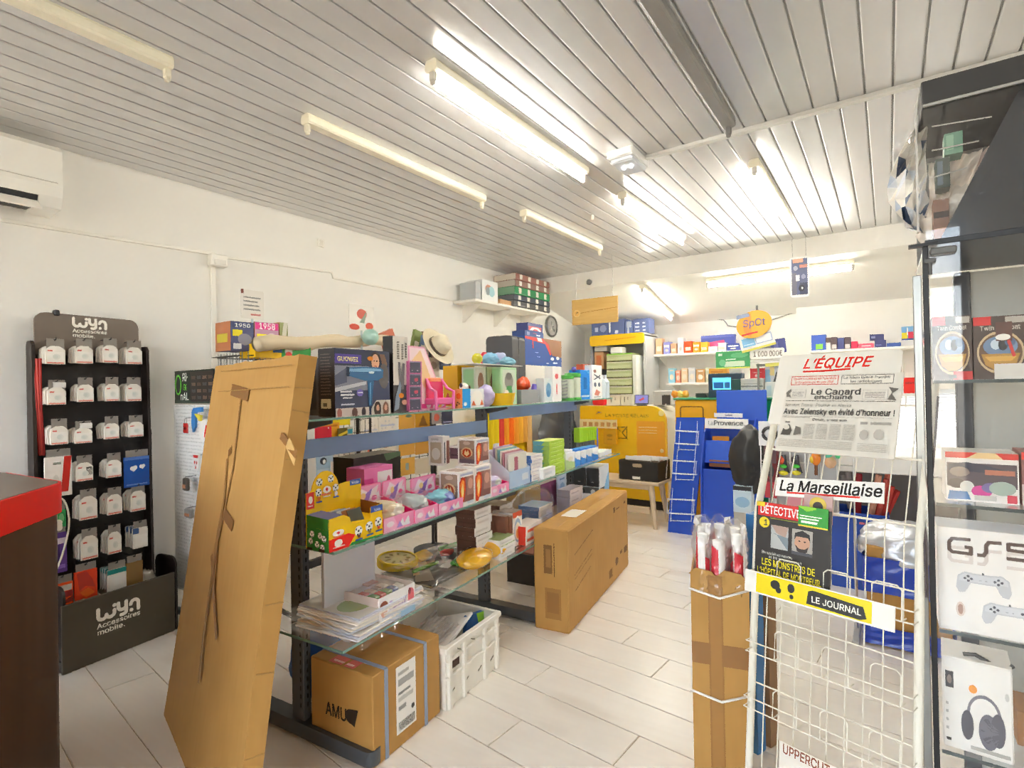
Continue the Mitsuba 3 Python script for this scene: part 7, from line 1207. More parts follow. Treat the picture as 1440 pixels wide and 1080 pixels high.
p_ = onY(829, 397, YC - .001); one('detector', 'small round grey detector on the white fascia above the hanging board', 'detector', M().lathe([(0, .0), (.032, .0), (.03, .02), (.02, .028), (0, .028)], '#77797c', 20, axis='y'), 'satin', 35, None, W4(p_))
p_ = onZ(450, 335, ZC); 
for k, (x, y) in enumerate(((833, 303), (195, 68))):
    p_ = onZ(x, y, ZC); one('ceiling_hook', ['small white hook under the slats beyond the unlit battens', 'small white hook under the slats beside the nearest unlit batten'][k], 'hook', M().lathe([(0, 0), (.012, 0), (.01, -.03), (0, -.03)], '#efede6', 12), 'satin', 35, None, W4((p_[0], p_[1], ZC)))

# ------------------------------------------------------------------ blue newspaper stand
BL = '#1f48b4'; BL2 = '#2a57c4'
Yp = 4.66
t = thing('blue_newspaper_stand', 'blue newspaper stand lettered La Provence with white wire holders on its left panel', 'newspaper stand')
a, b, c, d = onZ(939, 748, 0), onZ(975, 753, 0), onY(991, 587, Yp + .12), onY(951, 587, Yp + .12)
a[2] = b[2] = .0
def lean(p): return p
m = M(); P = [a, b, c, d]; nrm_ = np.cross(b - a, d - a); nrm_ /= np.linalg.norm(nrm_); Q = [p + nrm_ * -.02 for p in P]
m.add(P + Q, [[0, 1, 2, 3], [7, 6, 5, 4], [0, 4, 5, 1], [1, 5, 6, 2], [2, 6, 7, 3], [3, 7, 4, 0]], BL); m.v[-1] = m.v[-1][m.f[-1]].reshape(-1, 3) if False else m.v[-1]
part(t, 'side_panel', m, 'satin')
def onP(x, y, off=0.0): return onN(x, y, a + nrm_ * off, nrm_)
for (yA, y1, y2, y3, x0, x1) in (((600), 606, 624, 632, 953, 980), ((640), 648, 666, 674, 949, 977), ((694), 702, 722, 732, 942, 974)):
    o_ = .03; m = M(); W = lambda x, y, q=.0: onP(x, y, q)
    for (xa, xb) in ((x0 + 4, x0 + 1), (x1 + 1, x1 - 2)): m.tube([W(xa, yA - 8, .002), W(xb, y3 + 2, .002), W(xb, y3, .05), W(xb + 1, y3 - 4, .055)], .0032, '#dfe4ee', 5)
    for yy in (y1, y2): m.tube([W(x0 - 4, yy - 1, .002), W(x1 + 4, yy + 1, .002)], .0032, '#dfe4ee', 5)
    for yy in (y1, y2): m.tube([W(x0 - 2, yy - 1, .002), W(x0 - 3, yy, .045), W(x1 + 2, yy + 2, .045), W(x1 + 3, yy + 1, .002)], .0032, '#dfe4ee', 5)
    m.tube([W(x0 - 3, y1, .045), W(x0 - 4, y2, .045)], .0032, '#dfe4ee', 5); m.tube([W(x1 + 2, y1 + 2, .045), W(x1 + 1, y2 + 2, .045)], .0032, '#dfe4ee', 5); m.tube([W(x0 + 1, y3, .05), W(x1 - 2, y3 + 1, .05)], .0032, '#dfe4ee', 5)
    part(t, 'wire_holder', m, 'satin', label='white wire holder')
Xa, Xb = onY(985, 650, Yp)[0], onY(1054, 650, Yp)[0]; zz = lambda y: onY(1020, y, Yp)[2]
Xc = onY(1003, 570, Yp + .3)[0]; w_ = Xb - Xa
part(t, 'back_panel', M().box(((Xc + Xb) / 2 + .05, Yp + .34, (zz(553) + .3) / 2 + .02), (Xb - Xc + .06, .02, zz(553) - .3), BL2, bev=.004), 'satin')
part(t, 'right_side', M().prism([(0, .0), (.34, 0), (.34, zz(590)), (.12, zz(610)), (.0, zz(660))], .015, BL, o=(Xb - .01, Yp, 0), u=(0, 1, 0), v=(0, 0, 1)), 'satin')
part(t, 'left_side', M().prism([(0, .0), (.34, 0), (.34, zz(592)), (.12, zz(610)), (.0, zz(660))], .015, BL, o=(Xa - .005, Yp, 0), u=(0, 1, 0), v=(0, 0, 1)), 'satin')
for k, (y0, y1, dy) in enumerate(((622, 655, .10), (662, 760, .0))):
    zt_, zb_ = zz(y0), max(zz(y1), .02); m = M().box(((Xa + Xb) / 2, Yp + .02 + dy, (zt_ + zb_) / 2), (w_ - .02, .014, zt_ - zb_), BL2 if k == 0 else BL, rot=rotx(-10 if k == 0 else -4), bev=.003); part(t, 'pocket_front', m, 'satin')
    part(t, 'pocket_floor', M().box(((Xa + Xb) / 2, Yp + .18 + dy * .5, zb_ + .01), (w_ - .02, .28, .012), BL), 'satin')
part(t, 'inner_back', M().box(((Xa + Xb) / 2, Yp + .30, zz(640)), (w_ - .02, .012, .55), '#183a96'), 'satin')
m = M(); x_, w2, z_, h_ = fb(991, 1052, 589, 603, Yp + .12); m.box((x_, Yp + .126, z_ + h_ / 2), (w2, .008, h_), '#f2f1ee', bev=.001); m.text('La', (x_ - w2 * .42, Yp + .1215, z_ + h_ * .35), (1, 0, 0), (0, 0, 1), h_ * .42, '#6a6a70', w2 * .12); m.text('Provence.', (x_ - w2 * .29, Yp + .1215, z_ + h_ * .35), (1, 0, 0), (0, 0, 1), h_ * .46, '#2a2c34', w2 * .72, True); part(t, 'name_sign', m, 'satin', label='white sign lettered La Provence')
x_, w2, z_, h_ = fb(1004, 1044, 581, 587, Yp + .22); m = M().box((x_, Yp + .225, z_ + h_ / 2), (w2, .006, h_), '#e9e9ec'); m.art((x_ - w2 / 2, Yp + .222, z_), (1, 0, 0), (0, 0, 1), w2, h_, [('r', .4, .3, .65, .7, '#9a9ab0')]); part(t, 'small_sign', m, 'satin')
one('folded_newspaper', 'brown edged folded newspaper in the lower pocket of the blue stand', 'newspaper', M().box(((Xa + Xb) / 2 - .05, Yp + .12, zz(655)), (.20, .05, .06), '#8a5a40', bev=.004), 'paper')
one('orange_leaflet', 'orange leaflet in the upper pocket of the blue stand under its white sign', 'leaflet', pbox(.14, .01, .09, '#e89a3a'), 'paper', False, None, W4((Xa + .12, Yp + .2, zz(622) - .06)))
# desk with bin and rolls at the back right, seen through the wire rack
Yd = 3.95
xd0, xd1 = onY(1176, 650, Yd)[0] - .25, onY(1300, 650, Yd)[0] + .25; zd = onY(1240, 641, Yd)[2]
t = thing('white_desk', 'white desk with a thick edge seen through the newspaper rack', 'desk')
part(t, 'top', M().box(((xd0 + xd1) / 2, Yd + .3, zd - .055), (xd1 - xd0, .6, .11), '#f1f0ee', bev=.006), 'satin')
for x in (xd0 + .04, xd1 - .04): part(t, 'leg', M().box((x, Yd + .3, (zd - .11) / 2), (.04, .5, zd - .11), '#e3e1dd', bev=.004), 'satin')
part(t, 'modesty_panel', M().box(((xd0 + xd1) / 2, Yd + .55, zd / 2), (xd1 - xd0 - .1, .02, zd - .12), '#8e8b89'), 'satin')
x_, w_, z_, h_ = fb(1186, 1232, 724, 783, Yd + .02); t = thing('blue_bin', 'blue bin of paper rolls under the white desk', 'bin'); hb_ = onY(1205, 722, Yd + .02)[2]; m = M(); w_ = .30
for s_ in (-1, 1): m.box((x_ + s_ * w_ / 2, Yd + .16, hb_ / 2), (.01, .26, hb_), '#2148a8', bev=.002); m.box((x_, Yd + .16 + s_ * .13, hb_ / 2), (w_, .01, hb_), '#2148a8', bev=.002)
m.box((x_, Yd + .16, .006), (w_, .26, .012), '#2148a8'); m.art((x_ - w_ / 2, Yd + .025, 0), (1, 0, 0), (0, 0, 1), w_, hb_, [('r', .5, .86, .6, .89, '#d87a8a'), ('r', .78, .88, .88, .91, '#d87a8a')], .001); part(t, 'body', m, 'satin')
for k, (x0, y0, x1, y1, c_) in enumerate(((1222, 722, 1236, 668, '#d9a088'), (1230, 722, 1247, 674, '#c9584e'), (1238, 722, 1254, 684, '#c8453f'), (1226, 720, 1240, 680, '#e2b496'), (1206, 722, 1208, 666, '#a8323c'), (1236, 724, 1262, 690, '#b9302e'), (1232, 722, 1250, 664, '#d67a68'))):
    p0, p1 = onY(x0, y0 + 20, Yd + .12 + .015 * k), onY(x1, y1, Yd + .10 + .012 * k); one('paper_roll', ['salmon', 'brick red', 'red', 'peach', 'dark red', 'deep red', 'rose'][k] + ' gift wrap roll standing in the blue bin', 'paper roll', M().rod(p0, p1, .018, c_, 10), 'satin', 35)
for k, (x0, y0, x1, y1) in enumerate(((1186, 668, 1196, 685), (1192, 664, 1204, 690))):
    p0, p1 = onY(x0, y0, Yd + .3), onY(x1, y1 + 30, Yd + .26); one('silver_roll', ['silver roll behind the blue bin, left one', 'silver roll behind the blue bin, right one'][k], 'paper roll', M().rod(p0, p1, .018, '#b5b4b6', 10), 'metal', 35)
# wrapped carton with blue plastic on the floor
p0 = onZ(1222, 905, 0); t = thing('wrapped_carton', 'brown carton wrapped in blue printed plastic on the floor behind the newspaper rack', 'carton'); bw_, bd_ = .34, .34; bh_ = onN(1245, 765, p0, (0, 1, 0))[2]
tw = W4((p0[0] + bw_ / 2 - .01, p0[1] + bd_ / 2, .0005), rotz(0))
m = M().box((0, 0, bh_ * .48), (bw_ - .01, bd_ - .01, bh_ * .95), '#ffffff', bev=.006); part(t, 'box', mikit.ply((np.vstack(m.v), np.vstack(m.f)), 'cardboard'), to_world=tw)
def sleeve(z0, z1, amp, seed, col):
    def f(u, v):
        a = u * 2 * np.pi; r = np.minimum(1 / np.maximum(abs(np.cos(a)), 1e-3), 1 / np.maximum(abs(np.sin(a)), 1e-3)); nz = meshkit.fbm(np.stack([np.cos(a) * 3, np.sin(a) * 3, v * 5 + seed], -1), 3, seed) - .5
        return r * np.cos(a) * (bw_ / 2 + .012 + amp * nz), r * np.sin(a) * (bd_ / 2 + .012 + amp * nz), z0 + (z1 - z0) * v
    return M().sheet(f, 60, 10, col)
part(t, 'blue_sleeve', sleeve(bh_ * .52, bh_ * .86, .03, 2, '#1f3fb0'), 'gloss', True, to_world=tw, label='blue plastic wrap'); part(t, 'lower_sleeve', sleeve(.01, bh_ * .20, .025, 4, '#1f3fb0'), 'gloss', True, to_world=tw, label='blue plastic wrap')
m = M().blob((0, 0, bh_ * .92), (bw_ * .56, bd_ * .56, .12), '#dde1ea', 3, .3, 8, 4); part(t, 'silver_top', m, 'metal', True, to_world=tw, label='crumpled silver and white plastic')
m = M(); 
for k in range(4): m.art((-bw_ / 2, -bd_ / 2 - .03, 0), (1, 0, 0), (0, 0, 1), bw_, bh_, [('l', [(.2, .6 + .06 * k), (.8, .58 + .06 * k)], .006, '#8fa0dc')], .003)
# hanging toys behind the rack: hooks on a small white grid wall
Yh = 3.3; t = thing('toy_grid', 'light wire grid with hanging toys seen through the newspaper rack', 'display rack'); xa, xb = onY(1070, 640, Yh)[0], onY(1200, 640, Yh)[0]; za, zb = onY(1130, 720, Yh)[2], onY(1130, 628, Yh)[2]
m = M()
for i in range(7): x = xa + (xb - xa) * i / 6; m.rod((x, Yh, za), (x, Yh, zb), .004, '#cfcfcc', 5)
for i in range(5): z = za + (zb - za) * i / 4; m.rod((xa, Yh, z), (xb, Yh, z), .004, '#cfcfcc', 5)
part(t, 'grid', m, 'metal'); part(t, 'back_sheet', M().box(((xa + xb) / 2 - .02, Yh + .03, (za + zb) / 2), (xb - xa - .1, .006, zb - za), '#b9babb'), 'satin')
for x in (xa, xb): part(t, 'leg', M().rod((x, Yh, .012), (x, Yh, za), .007, '#cfcfcc', 8), 'metal'); part(t, 'foot', M().box((x, Yh, .012), (.03, .36, .022), '#b9b9b6', bev=.004), 'satin')
def htoy(name, label, x0, x1, y0, y1, build): 
    x, w, z, h = fb(x0, x1, y0, y1, Yh - .05); m = build(w, h); m.box((0, .03, h - .004), (.004, .05, .004), '#9a9a9a'); return one(name, label, 'toy', m, 'gloss', True, None, W4((x, Yh - .05, z)))
def plane(w, h, c=('#e8603c', '#4fd04a', '#efe03a')): return M().tube([(0, 0, h), (w * .1, 0, h * .5), (w * .35, 0, h * .1)], .012, '#3a3a42', 8).blob((-w * .15, 0, h * .75), (w * .3, .02, h * .22), c[0], 2).blob((0, -.01, h * .45), (w * .32, .015, h * .10), c[1], 2).blob((w * .0, -.01, h * .12), (w * .42, .02, h * .12), c[2], 2)
htoy('toy_figure', 'toy with red, green and yellow parts hanging behind the rack, left one', 1094, 1110, 640, 668, plane); htoy('toy_figure', 'toy with dark and yellow parts hanging behind the rack, right one', 1112, 1128, 640, 668, lambda w, h: plane(w, h, ('#4a4a52', '#4fd04a', '#efe03a')))
htoy('orange_maraca', 'orange and yellow maraca hanging behind the rack', 1139, 1156, 633, 668, lambda w, h: M().blob((0, 0, h * .68), (w * .4, w * .4, h * .3), '#f08a2c', 3).blob((-w * .3, -.01, h * .62), (w * .2, w * .2, h * .15), '#f2cf3c', 2).rod((0, 0, 0), (0, 0, h * .45), .008, '#7a4a30', 8))
htoy('green_flower_toy', 'turquoise and green flower toy hanging behind the rack', 1158, 1186, 633, 662, lambda w, h: M().blob((-w * .25, 0, h * .8), (w * .22, .03, h * .18), '#5fd0b4', 2, .2).blob((w * .25, 0, h * .78), (w * .2, .03, h * .16), '#4fd08a', 2, .2).blob((-w * .15, 0, h * .4), (w * .3, .03, h * .3), '#d9b08a', 2))
bbox('maroon_bag', 'maroon and black bag hanging left of the toys behind the rack', 'bag', 1075, 1092, 625, 700, Yh - .1, .10, '#7a2a34', [('r', 0, .65, 1, 1, '#5a3a42'), ('e', .5, .5, .3, .12, '#2a2226'), ('r', 0, 0, 1, .3, '#b9303c')], bev=.02)
bbox('red_toy_card', 'pink and black toy card under the white newspaper strip', 'blister card', 1106, 1170, 700, 735, Yh - .06, .02, '#d9909c', [('r', 0, 0, .5, .6, '#a83a4c'), ('e', .7, .6, .2, .3, '#e8c84a'), ('e', .7, .6, .1, .15, '#3a2a22')])
t = thing('white_ring', 'black and white ring hanging at the left post of the newspaper rack', 'ring'); p_ = onY(1082, 610, 3.1); part(t, 'ring', M().tube([p_ + np.array([.032 * math.cos(a), 0, .032 * math.sin(a)]) for a in np.linspace(0, 2 * math.pi, 26)[:-1]], .008, '#2a2a2c', 8, closed=True), 'gloss', True); part(t, 'card', M().box(p_ + [0, .012, -.0], (.11, .006, .13), '#e8e8ea'), 'satin')
part(t, 'stand', M().rod(p_ + [0, .02, .08], (p_[0], p_[1] + .02, 0), .006, '#8a8a8a', 6), 'metal')
p_ = onY(1048, 660, 4.2); t = thing('black_duffel', 'black bag on a stool to the right of the blue stand', 'bag'); part(t, 'bag', M().blob((p_[0] + .03, 4.2, p_[2] + .05), (.13, .13, .24), '#232427', 3, .3, 6, 5), 'satin', True)
x_, w_, z_, h_ = fb(1037, 1062, 680, 716, 4.2); part(t, 'tag_bag', pbox(w_, .1, h_, '#c3d6e4', front=[('r', 0, .84, 1, 1, '#232427'), ('e', .5, .4, .4, .2, '#8fb6d4')]), 'satin', to_world=W4((x_, 4.12, z_)))
part(t, 'pedestal', M().box((p_[0] + .03, 4.22, z_ / 2 + .0), (.2, .2, z_), '#b9b4ac', bev=.006), 'satin')
# ------------------------------------------------------------------ white wire newspaper rack
L0 = EYE + ray(1066, 715) * 1.68; RYAW = -14.5; RW = .415
F2 = Face(L0, RYAW, 26.0); F1 = Face(L0, RYAW, 7.0)
WH = '#e8e3d4'
nr = thing('newspaper_rack', 'white wire newspaper rack in the right foreground', 'newspaper rack')
hi2 = F2.ab(1100, 512)[1]; lo1 = -L0[2] / F1.v[2]
for a in (0.0, RW):
    m = M().tube([F1.pt(a, lo1), F1.pt(a, -.02), F2.pt(a, .02), F2.pt(a, hi2)], .011, WH, 10); part(nr, 'post', m, 'satin', True)
    foot = F1.pt(a, lo1); m = M().tube([foot + [0, 0, .012], foot + np.array([.5 if a == 0 else -.5, .85, 0]) * .12 + [0, 0, .012]], .011, WH, 10); part(nr, 'foot', m, 'satin', True)
NV = 9
for i in range(NV):
    a = .035 + (RW - .07) * i / (NV - 1); m = M().tube([F1.pt(a, lo1 + .12, -.006), F1.pt(a, 0, -.006), F2.pt(a, 0, -.006), F2.pt(a, hi2 - .01, -.006)], .0019, WH, 6); part(nr, 'upright_wire', m, 'satin')
for b in (.02, .20, .36): part(nr, 'cross_wire', M().rod(F2.pt(-.004, b), F2.pt(RW + .004, b), .0034, WH, 6), 'satin')
for b in (-.145, -.32, -.52): part(nr, 'cross_wire', M().rod(F1.pt(-.004, b), F1.pt(RW + .004, b), .0024, WH, 6), 'satin')
def hoop(Fc, a0, a1, b0, b1, out=.05):
    part(nr, 'hoop', M().tube([Fc.pt(a0, b0, out * .2), Fc.pt(a0, b0, out), Fc.pt(a0, b1 - .01, out), Fc.pt(a0 + .01, b1, out), Fc.pt(a1 - .01, b1, out), Fc.pt(a1, b1 - .01, out), Fc.pt(a1, b0, out), Fc.pt(a1, b0, out * .2)], .0019, WH, 6), 'satin')
for (b0, b1) in ((-.215, -.13), (-.42, -.335), (-.58, -.50)):
    for (a0, a1) in ((.085, .15), (.21, .275), (.325, .39)): hoop(F1, a0, a1, b0, b1)
for b0 in (-.215, -.42, -.58):
    part(nr, 'pocket_wire', M().tube([F1.pt(-.0, b0 + .03, .0), F1.pt(.0, b0 + .03, .05), F1.pt(RW, b0 + .03, .05), F1.pt(RW, b0 + .03, 0)], .002, WH, 6), 'satin')
    part(nr, 'pocket_wire', M().tube([F1.pt(-.0, b0, .0), F1.pt(.0, b0, .05), F1.pt(RW, b0, .05), F1.pt(RW, b0, 0)], .002, WH, 6), 'satin')
SERIF = dict()
def sheetart(name, label, cat, Fc, a0, b0, w, h, off, base, items, thick=.004, mat='paper', parent=None, tilt=0.0, round_=.0, backs=0):
    m = M(); sh_ = sbox(0, 0, w, h); sh_ = sh_.buffer(-round_).buffer(round_) if round_ else sh_
    m.prism(sh_, thick, base, o=(0, 0, 0), u=(1, 0, 0), v=(0, 0, 1)); 
    m.art((0, -thick, 0), (1, 0, 0), (0, 0, 1), w, h, items)
    W = Fc.W(a0, b0, off) @ T().rotate([0, 1, 0], -tilt)
    if parent: return part(parent, name, m, mat, to_world=W, label=label)
    return one(name, label, cat, m, mat, False, None, W)
# header card and the folded newspaper
wf = F2.ab(1272, 560)[0] - F2.ab(1092, 560)[0]
a0, b0 = F2.ab(1098, 640); aT, bT = F2.ab(1100, 503)
sheetart('header_sheet', 'pale header sheet with red slanted sports daily lettering at the top of the wire rack', 'sign', F2, aT + .0, b0 + .10, F2.ab(1271, 505)[0] - aT, bT - b0 - .10, .010, '#e9e5dc', [('t', .22, .79, 'L’ÉQUIPE', .135, '#d8281f', .55, True, .25), ('l', [(.24, .745), (.45, .75), (.62, .765)], .012, '#d8281f')], round_=.012)
NA, NB = F2.ab(1094, 637), F2.ab(1094, 533); nw = F2.ab(1268, 585)[0] - NA[0]; nh = NB[1] - NA[1]
lin_ = lambda x0, x1, y0, y1, n, c: [('r', x0, y0 + (y1 - y0) * i / n, x1, y0 + (y1 - y0) * (i + .5) / n, c) for i in range(n)]
grey = '#5a5652'; pale = '#a39e97'
paper_items = [('r', .035, .865, .475, .985, '#c9564c'), ('r', .042, .875, .468, .975, '#e6e1d7'), ('t', .055, .935, 'Essais nucléaires en Polynésie', .030, '#cf4a40', .40, True), ('t', .075, .887, 'le document qui accuse l’État', .030, '#cf4a40', .36, True),
   ('r', .50, .865, .93, .985, '#8a857e'), ('r', .506, .875, .924, .975, '#e6e1d7'), ('t', .515, .935, 'La Sécu laisse frauder', .032, grey, .39, True), ('t', .58, .885, 'les radiologues', .032, grey, .26, True),
   ('t', .24, .735, 'Le Canard', .075, '#403c39', .44, True), ('t', .28, .675, 'enchaîné', .055, '#403c39', .34, True), ('r', .05, .69, .20, .80, '#b9b4ac'), ('r', .055, .695, .195, .795, '#e3ded4')] + lin_(.07, .18, .71, .78, 4, pale) + \
   [('p', [(.01, .76), (.05, .81), (.06, .78), (.04, .74), (.07, .70), (.02, .70)], '#77726b'), ('r', .70, .67, .90, .79, '#b9b4ac'), ('r', .705, .675, .895, .785, '#e3ded4')] + lin_(.72, .88, .69, .77, 4, pale) + [('p', [(.90, .82), (.98, .80), (.93, .74), (.97, .66), (.90, .67), (.93, .76)], '#6d6862'),
   ('r', .02, .645, .96, .652, '#6a655f'), ('t', .02, .575, 'Sommet Trump-Poutine en Alaska', .040, '#77726b', .60), ('t', .02, .475, 'Avec Zelensky en évité d’honneur !', .072, '#2f2c2a', .95, True), ('r', .02, .445, .96, .449, pale), ('t', .30, .395, 'Etroit, c’est em', .03, grey, .30, True), ('r', .02, .43, .28, .438, pale)] + \
   [('p', [(.03, .20), (.05, .30), (.10, .34), (.13, .26), (.12, .20)], '#55504b'), ('p', [(.15, .2), (.16, .32), (.21, .30), (.22, .22)], '#77726b'), ('e', .075, .3, .03, .03, '#d9d3c8'), ('r', .05, .36, .1, .375, grey)]
for k in range(4): paper_items += lin_(.24 + .115 * k, .335 + .115 * k, .17, .36, 10, '#b0aba3')
paper_items += [('e', .76, .24, .035, .06, '#b9b4ac'), ('e', .87, .25, .035, .06, '#b9b4ac'), ('r', .72, .36, .78, .39, pale), ('r', .80, .36, .96, .39, pale)] + lin_(.72, .95, .05, .15, 5, '#c2bdb4') + lin_(.03, .68, .05, .15, 5, '#c2bdb4')
sheetart('newspaper', 'folded satirical weekly newspaper with black headlines in the upper pocket of the wire rack', 'newspaper', F2, NA[0], NA[1], nw, nh, .018, '#e2ddd3', paper_items, .006)
for k, (s_, o_) in enumerate(((-1.2, .0235),)): pass
sa, sb = F1.ab(1094, 696), F1.ab(1247, 712)
SA = F2.ab(1094, 700); SB = F2.ab(1247, 712); tl = math.degrees(math.atan2(SB[1] - SA[1], SB[0] - SA[0]))
SH = F2.ab(1094, 673)[1] - SA[1]
sheetart('title_strip', 'white title strip lettered La Marseillaise underlined in red on the rack', 'sign', F2, SA[0], SA[1], SB[0] - SA[0], SH * .95, .020, '#f4f2ee', [('t', .03, .30, 'La Marseillaise', .56, '#1f1d1c', .95, True, .12), ('p', [(.12, .16), (.80, .16), (.80, .25), (.12, .25)], '#d8352c')], tilt=tl + 0.0)
MA, MB = F1.ab(1066, 808), F1.ab(1066, 703); mw = F1.ab(1172, 770)[0] - MA[0]; mh = MB[1] - MA[1]
sheetart('magazine', 'black crime magazine with red title and yellow headline in the left pocket of the rack', 'magazine', F1, MA[0] + .004, MA[1], mw, mh, .028, '#2f2a27',
  [('r', .02, .82, .64, 1, '#d3261e'), ('t', .05, .855, 'DÉTECTIVE', .105, '#f6f2ec', .56, True), ('r', .0, .94, .12, 1.0, '#e8c81c'), ('e', .12, .735, .075, .07, '#ead01e'), ('t', .105, .70, '1', .07, '#3a342c', None, True), ('r', .20, .795, .62, .81, '#7a7a28'),
   ('r', .22, .42, .46, .72, '#b4b6b4'), ('p', [(.22, .72), (.30, .62), (.42, .58), (.46, .72)], '#b5988a'), ('p', [(.22, .62), (.30, .60), (.46, .42), (.46, .58)], '#7f8c94'), ('r', .51, .40, .78, .72, '#a8a29a'), ('e', .645, .56, .10, .115, '#c79a80'), ('p', [(.54, .58), (.55, .67), (.645, .71), (.74, .67), (.75, .58), (.72, .63), (.57, .63)], '#2a2422'), ('p', [(.56, .52), (.58, .45), (.645, .42), (.71, .45), (.73, .52), (.68, .48), (.61, .48)], '#3a302c'), ('e', .61, .575, .014, .009, '#2a2422'), ('e', .68, .575, .014, .009, '#2a2422'), ('r', .51, .40, .78, .44, '#4a4a50'),
   ('t', .10, .33, 'Elle souriait aux malades', .035, '#e9e6e0', .42), ('t', .20, .285, 'et les empoisonnait', .035, '#e9e6e0', .45), ('t', .10, .185, 'LES MONSTRES DE', .085, '#f0dc1c', .72, True), ('t', .04, .075, 'L’HÔPITAL DE MONTREUIL', .075, '#f0dc1c', .86, True)], .005, 'satin')
GA_, GB_ = F1.ab(1130, 738), F1.ab(1130, 710); gw_ = F1.ab(1172, 727)[0] - GA_[0]
sheetart('green_leaflet', 'small green leaflet with white text in front of the crime magazine', 'leaflet', F1, GA_[0], GA_[1], gw_, GB_[1] - GA_[1], .036, '#2f9a2f', [('r', .05, .5, .8, .56, '#e3f0dc'), ('r', .05, .36, .7, .44, '#e3f0dc'), ('r', .1, .18, .65, .3, '#eef6e6'), ('p', [(.0, .95), (.3, .75), (.6, .9), (.6, 1), (0, 1)], '#8fd02f'), ('r', .0, 0, 1, .08, '#f0d23c')], .003, 'satin')
sheetart('brown_magazine', 'yellow brown magazine top behind the green leaflet', 'magazine', F1, GA_[0] + .006, GB_[1] - .02, gw_ * .95, .055, .012, '#c9a4a0', [('e', .5, .5, .3, .4, '#e0c24a'), ('e', .5, .4, .18, .25, '#3a2c24')], .004, 'satin')
JA, JB = F1.ab(1060, 826), F1.ab(1268, 884); jt = math.degrees(math.atan2(JB[1] - JA[1], JB[0] - JA[0])); jw = JB[0] - JA[0]; jh = F1.ab(1062, 797)[1] - JA[1]
sheetart('label_plate', 'white plate with yellow strip lettered Le Journal', None, F1, JA[0], JA[1], jw, jh, .056, '#f1eee6', [('r', .09, .08, .87, .95, '#f4dc10'), ('e', .235, .62, .035, .2, '#2b2a26'), ('e', .26, .42, .02, .14, '#2b2a26'), ('e', .35, .64, .025, .2, '#2b2a26'), ('e', .355, .28, .014, .1, '#2b2a26'), ('p', [(.46, .18), (.47, .72), (.50, .80), (.82, .66), (.84, .22), (.80, .12)], '#2b2926'), ('t', .49, .30, 'LE JOURNAL', .26, '#f6f2e6', .32, True)], .004, 'satin', parent=nr, tilt=jt)
UA = F1.ab(1100, 1110); UB = F1.ab(1100, 1036); uw = F1.ab(1186, 1070)[0] - UA[0]
sheetart('magazine', 'magazine with brown title lettering in the lowest pocket of the rack', 'magazine', F1, UA[0], UA[1], uw, UB[1] - UA[1], .022, '#e6ddd0', [('t', .05, .80, 'UPPERCUT', .17, '#8a4a2c', .8, True), ('e', .65, .45, .18, .18, '#d9b49c'), ('p', [(.45, .5), (.5, .68), (.65, .72), (.82, .66), (.84, .5), (.76, .6), (.55, .6)], '#3a302a'), ('r', .1, .1, .4, .5, '#b9a890')], .005, 'satin')
part(nr, 'cord', M().tube([F2.pt(RW + .012, hi2 * .75, .01), F2.pt(RW + .016, hi2 * .4, .014), F1.pt(RW + .012, -.02, .012), F1.pt(RW + .016, -.15, .012)], .003, '#4a3f42', 6), 'satin', True, label='thin black cord')
# boards behind the left post
p = EYE + ray(1052, 950) * 1.78
one('blue_board', 'narrow blue board standing behind the left post of the newspaper rack', 'board', pbox(.028, .05, .84, '#2f6ea8'), 'satin', False, None, W4((p[0], p[1] + .14, 0), rotz(-20)))
p = EYE + ray(1060, 950) * 1.80
one('brown_board', 'narrow brown board beside the blue one behind the newspaper rack', 'board', pbox(.022, .05, .86, '#8f6f4f'), 'paper', False, None, W4((p[0] + .022, p[1] + .17, 0), rotz(-20)))

# ------------------------------------------------------------------ tall carton of wrapped red and white toys
cA = EYE + ray(1003, 900) * 1.76; t = thing('tall_carton', 'tall open brown carton tied with white cord, left of the newspaper rack', 'carton')
tz = (EYE + ray(1010, 812) * 1.70)[2]; cw = .175; tw = W4((cA[0] + .012, cA[1] + .045, .0005), rotz(14))
m = M()
for s_ in (-1, 1): m.box((s_ * (cw / 2 - .003), 0, tz / 2), (.006, cw, tz), '#ffffff'); m.box((0, s_ * (cw / 2 - .003), tz / 2), (cw, .006, tz), '#ffffff')
m.box((0, 0, .004), (cw, cw, .008), '#ffffff'); 
for s_, x_ in ((-1, -cw * .3), (1, cw * .2)): m.prism([(-.04, 0), (.04, 0), (.03, .012), (-.02, .02)], .005, '#ffffff', o=(x_, -cw / 2 + .005, tz - .001), u=(1, 0, 0), v=(0, 0, 1))
part(t, 'box', mikit.ply((np.vstack(m.v), np.vstack(m.f)), 'cardboard'), to_world=tw)
m = M(); m.art((-cw / 2, -cw / 2, 0), (1, 0, 0), (0, 0, 1), cw, tz, [('r', .30, .0, .55, 1, '#9a6d38'), ('r', .0, .58, 1, .68, '#94683a'), ('r', .33, .01, .52, .99, '#a3753e')], .0006); part(t, 'parcel_tape', m, 'satin', to_world=tw)
for z, sag in ((tz - .04, .03), (tz * .46, .03)):
    r_ = cw / 2 + .004; c_ = [(-r_, -r_), (0, -r_), (r_, -r_), (r_, r_), (0, r_), (-r_, r_)]; pts = [(x, y, z - sag * (1 if (x == 0) else 0) + .008 * x / r_) for x, y in c_]
    part(t, 'cord', M().tube(pts, .0042, '#f0eee8', 7, closed=True), 'satin', True, to_world=tw)
k = 0
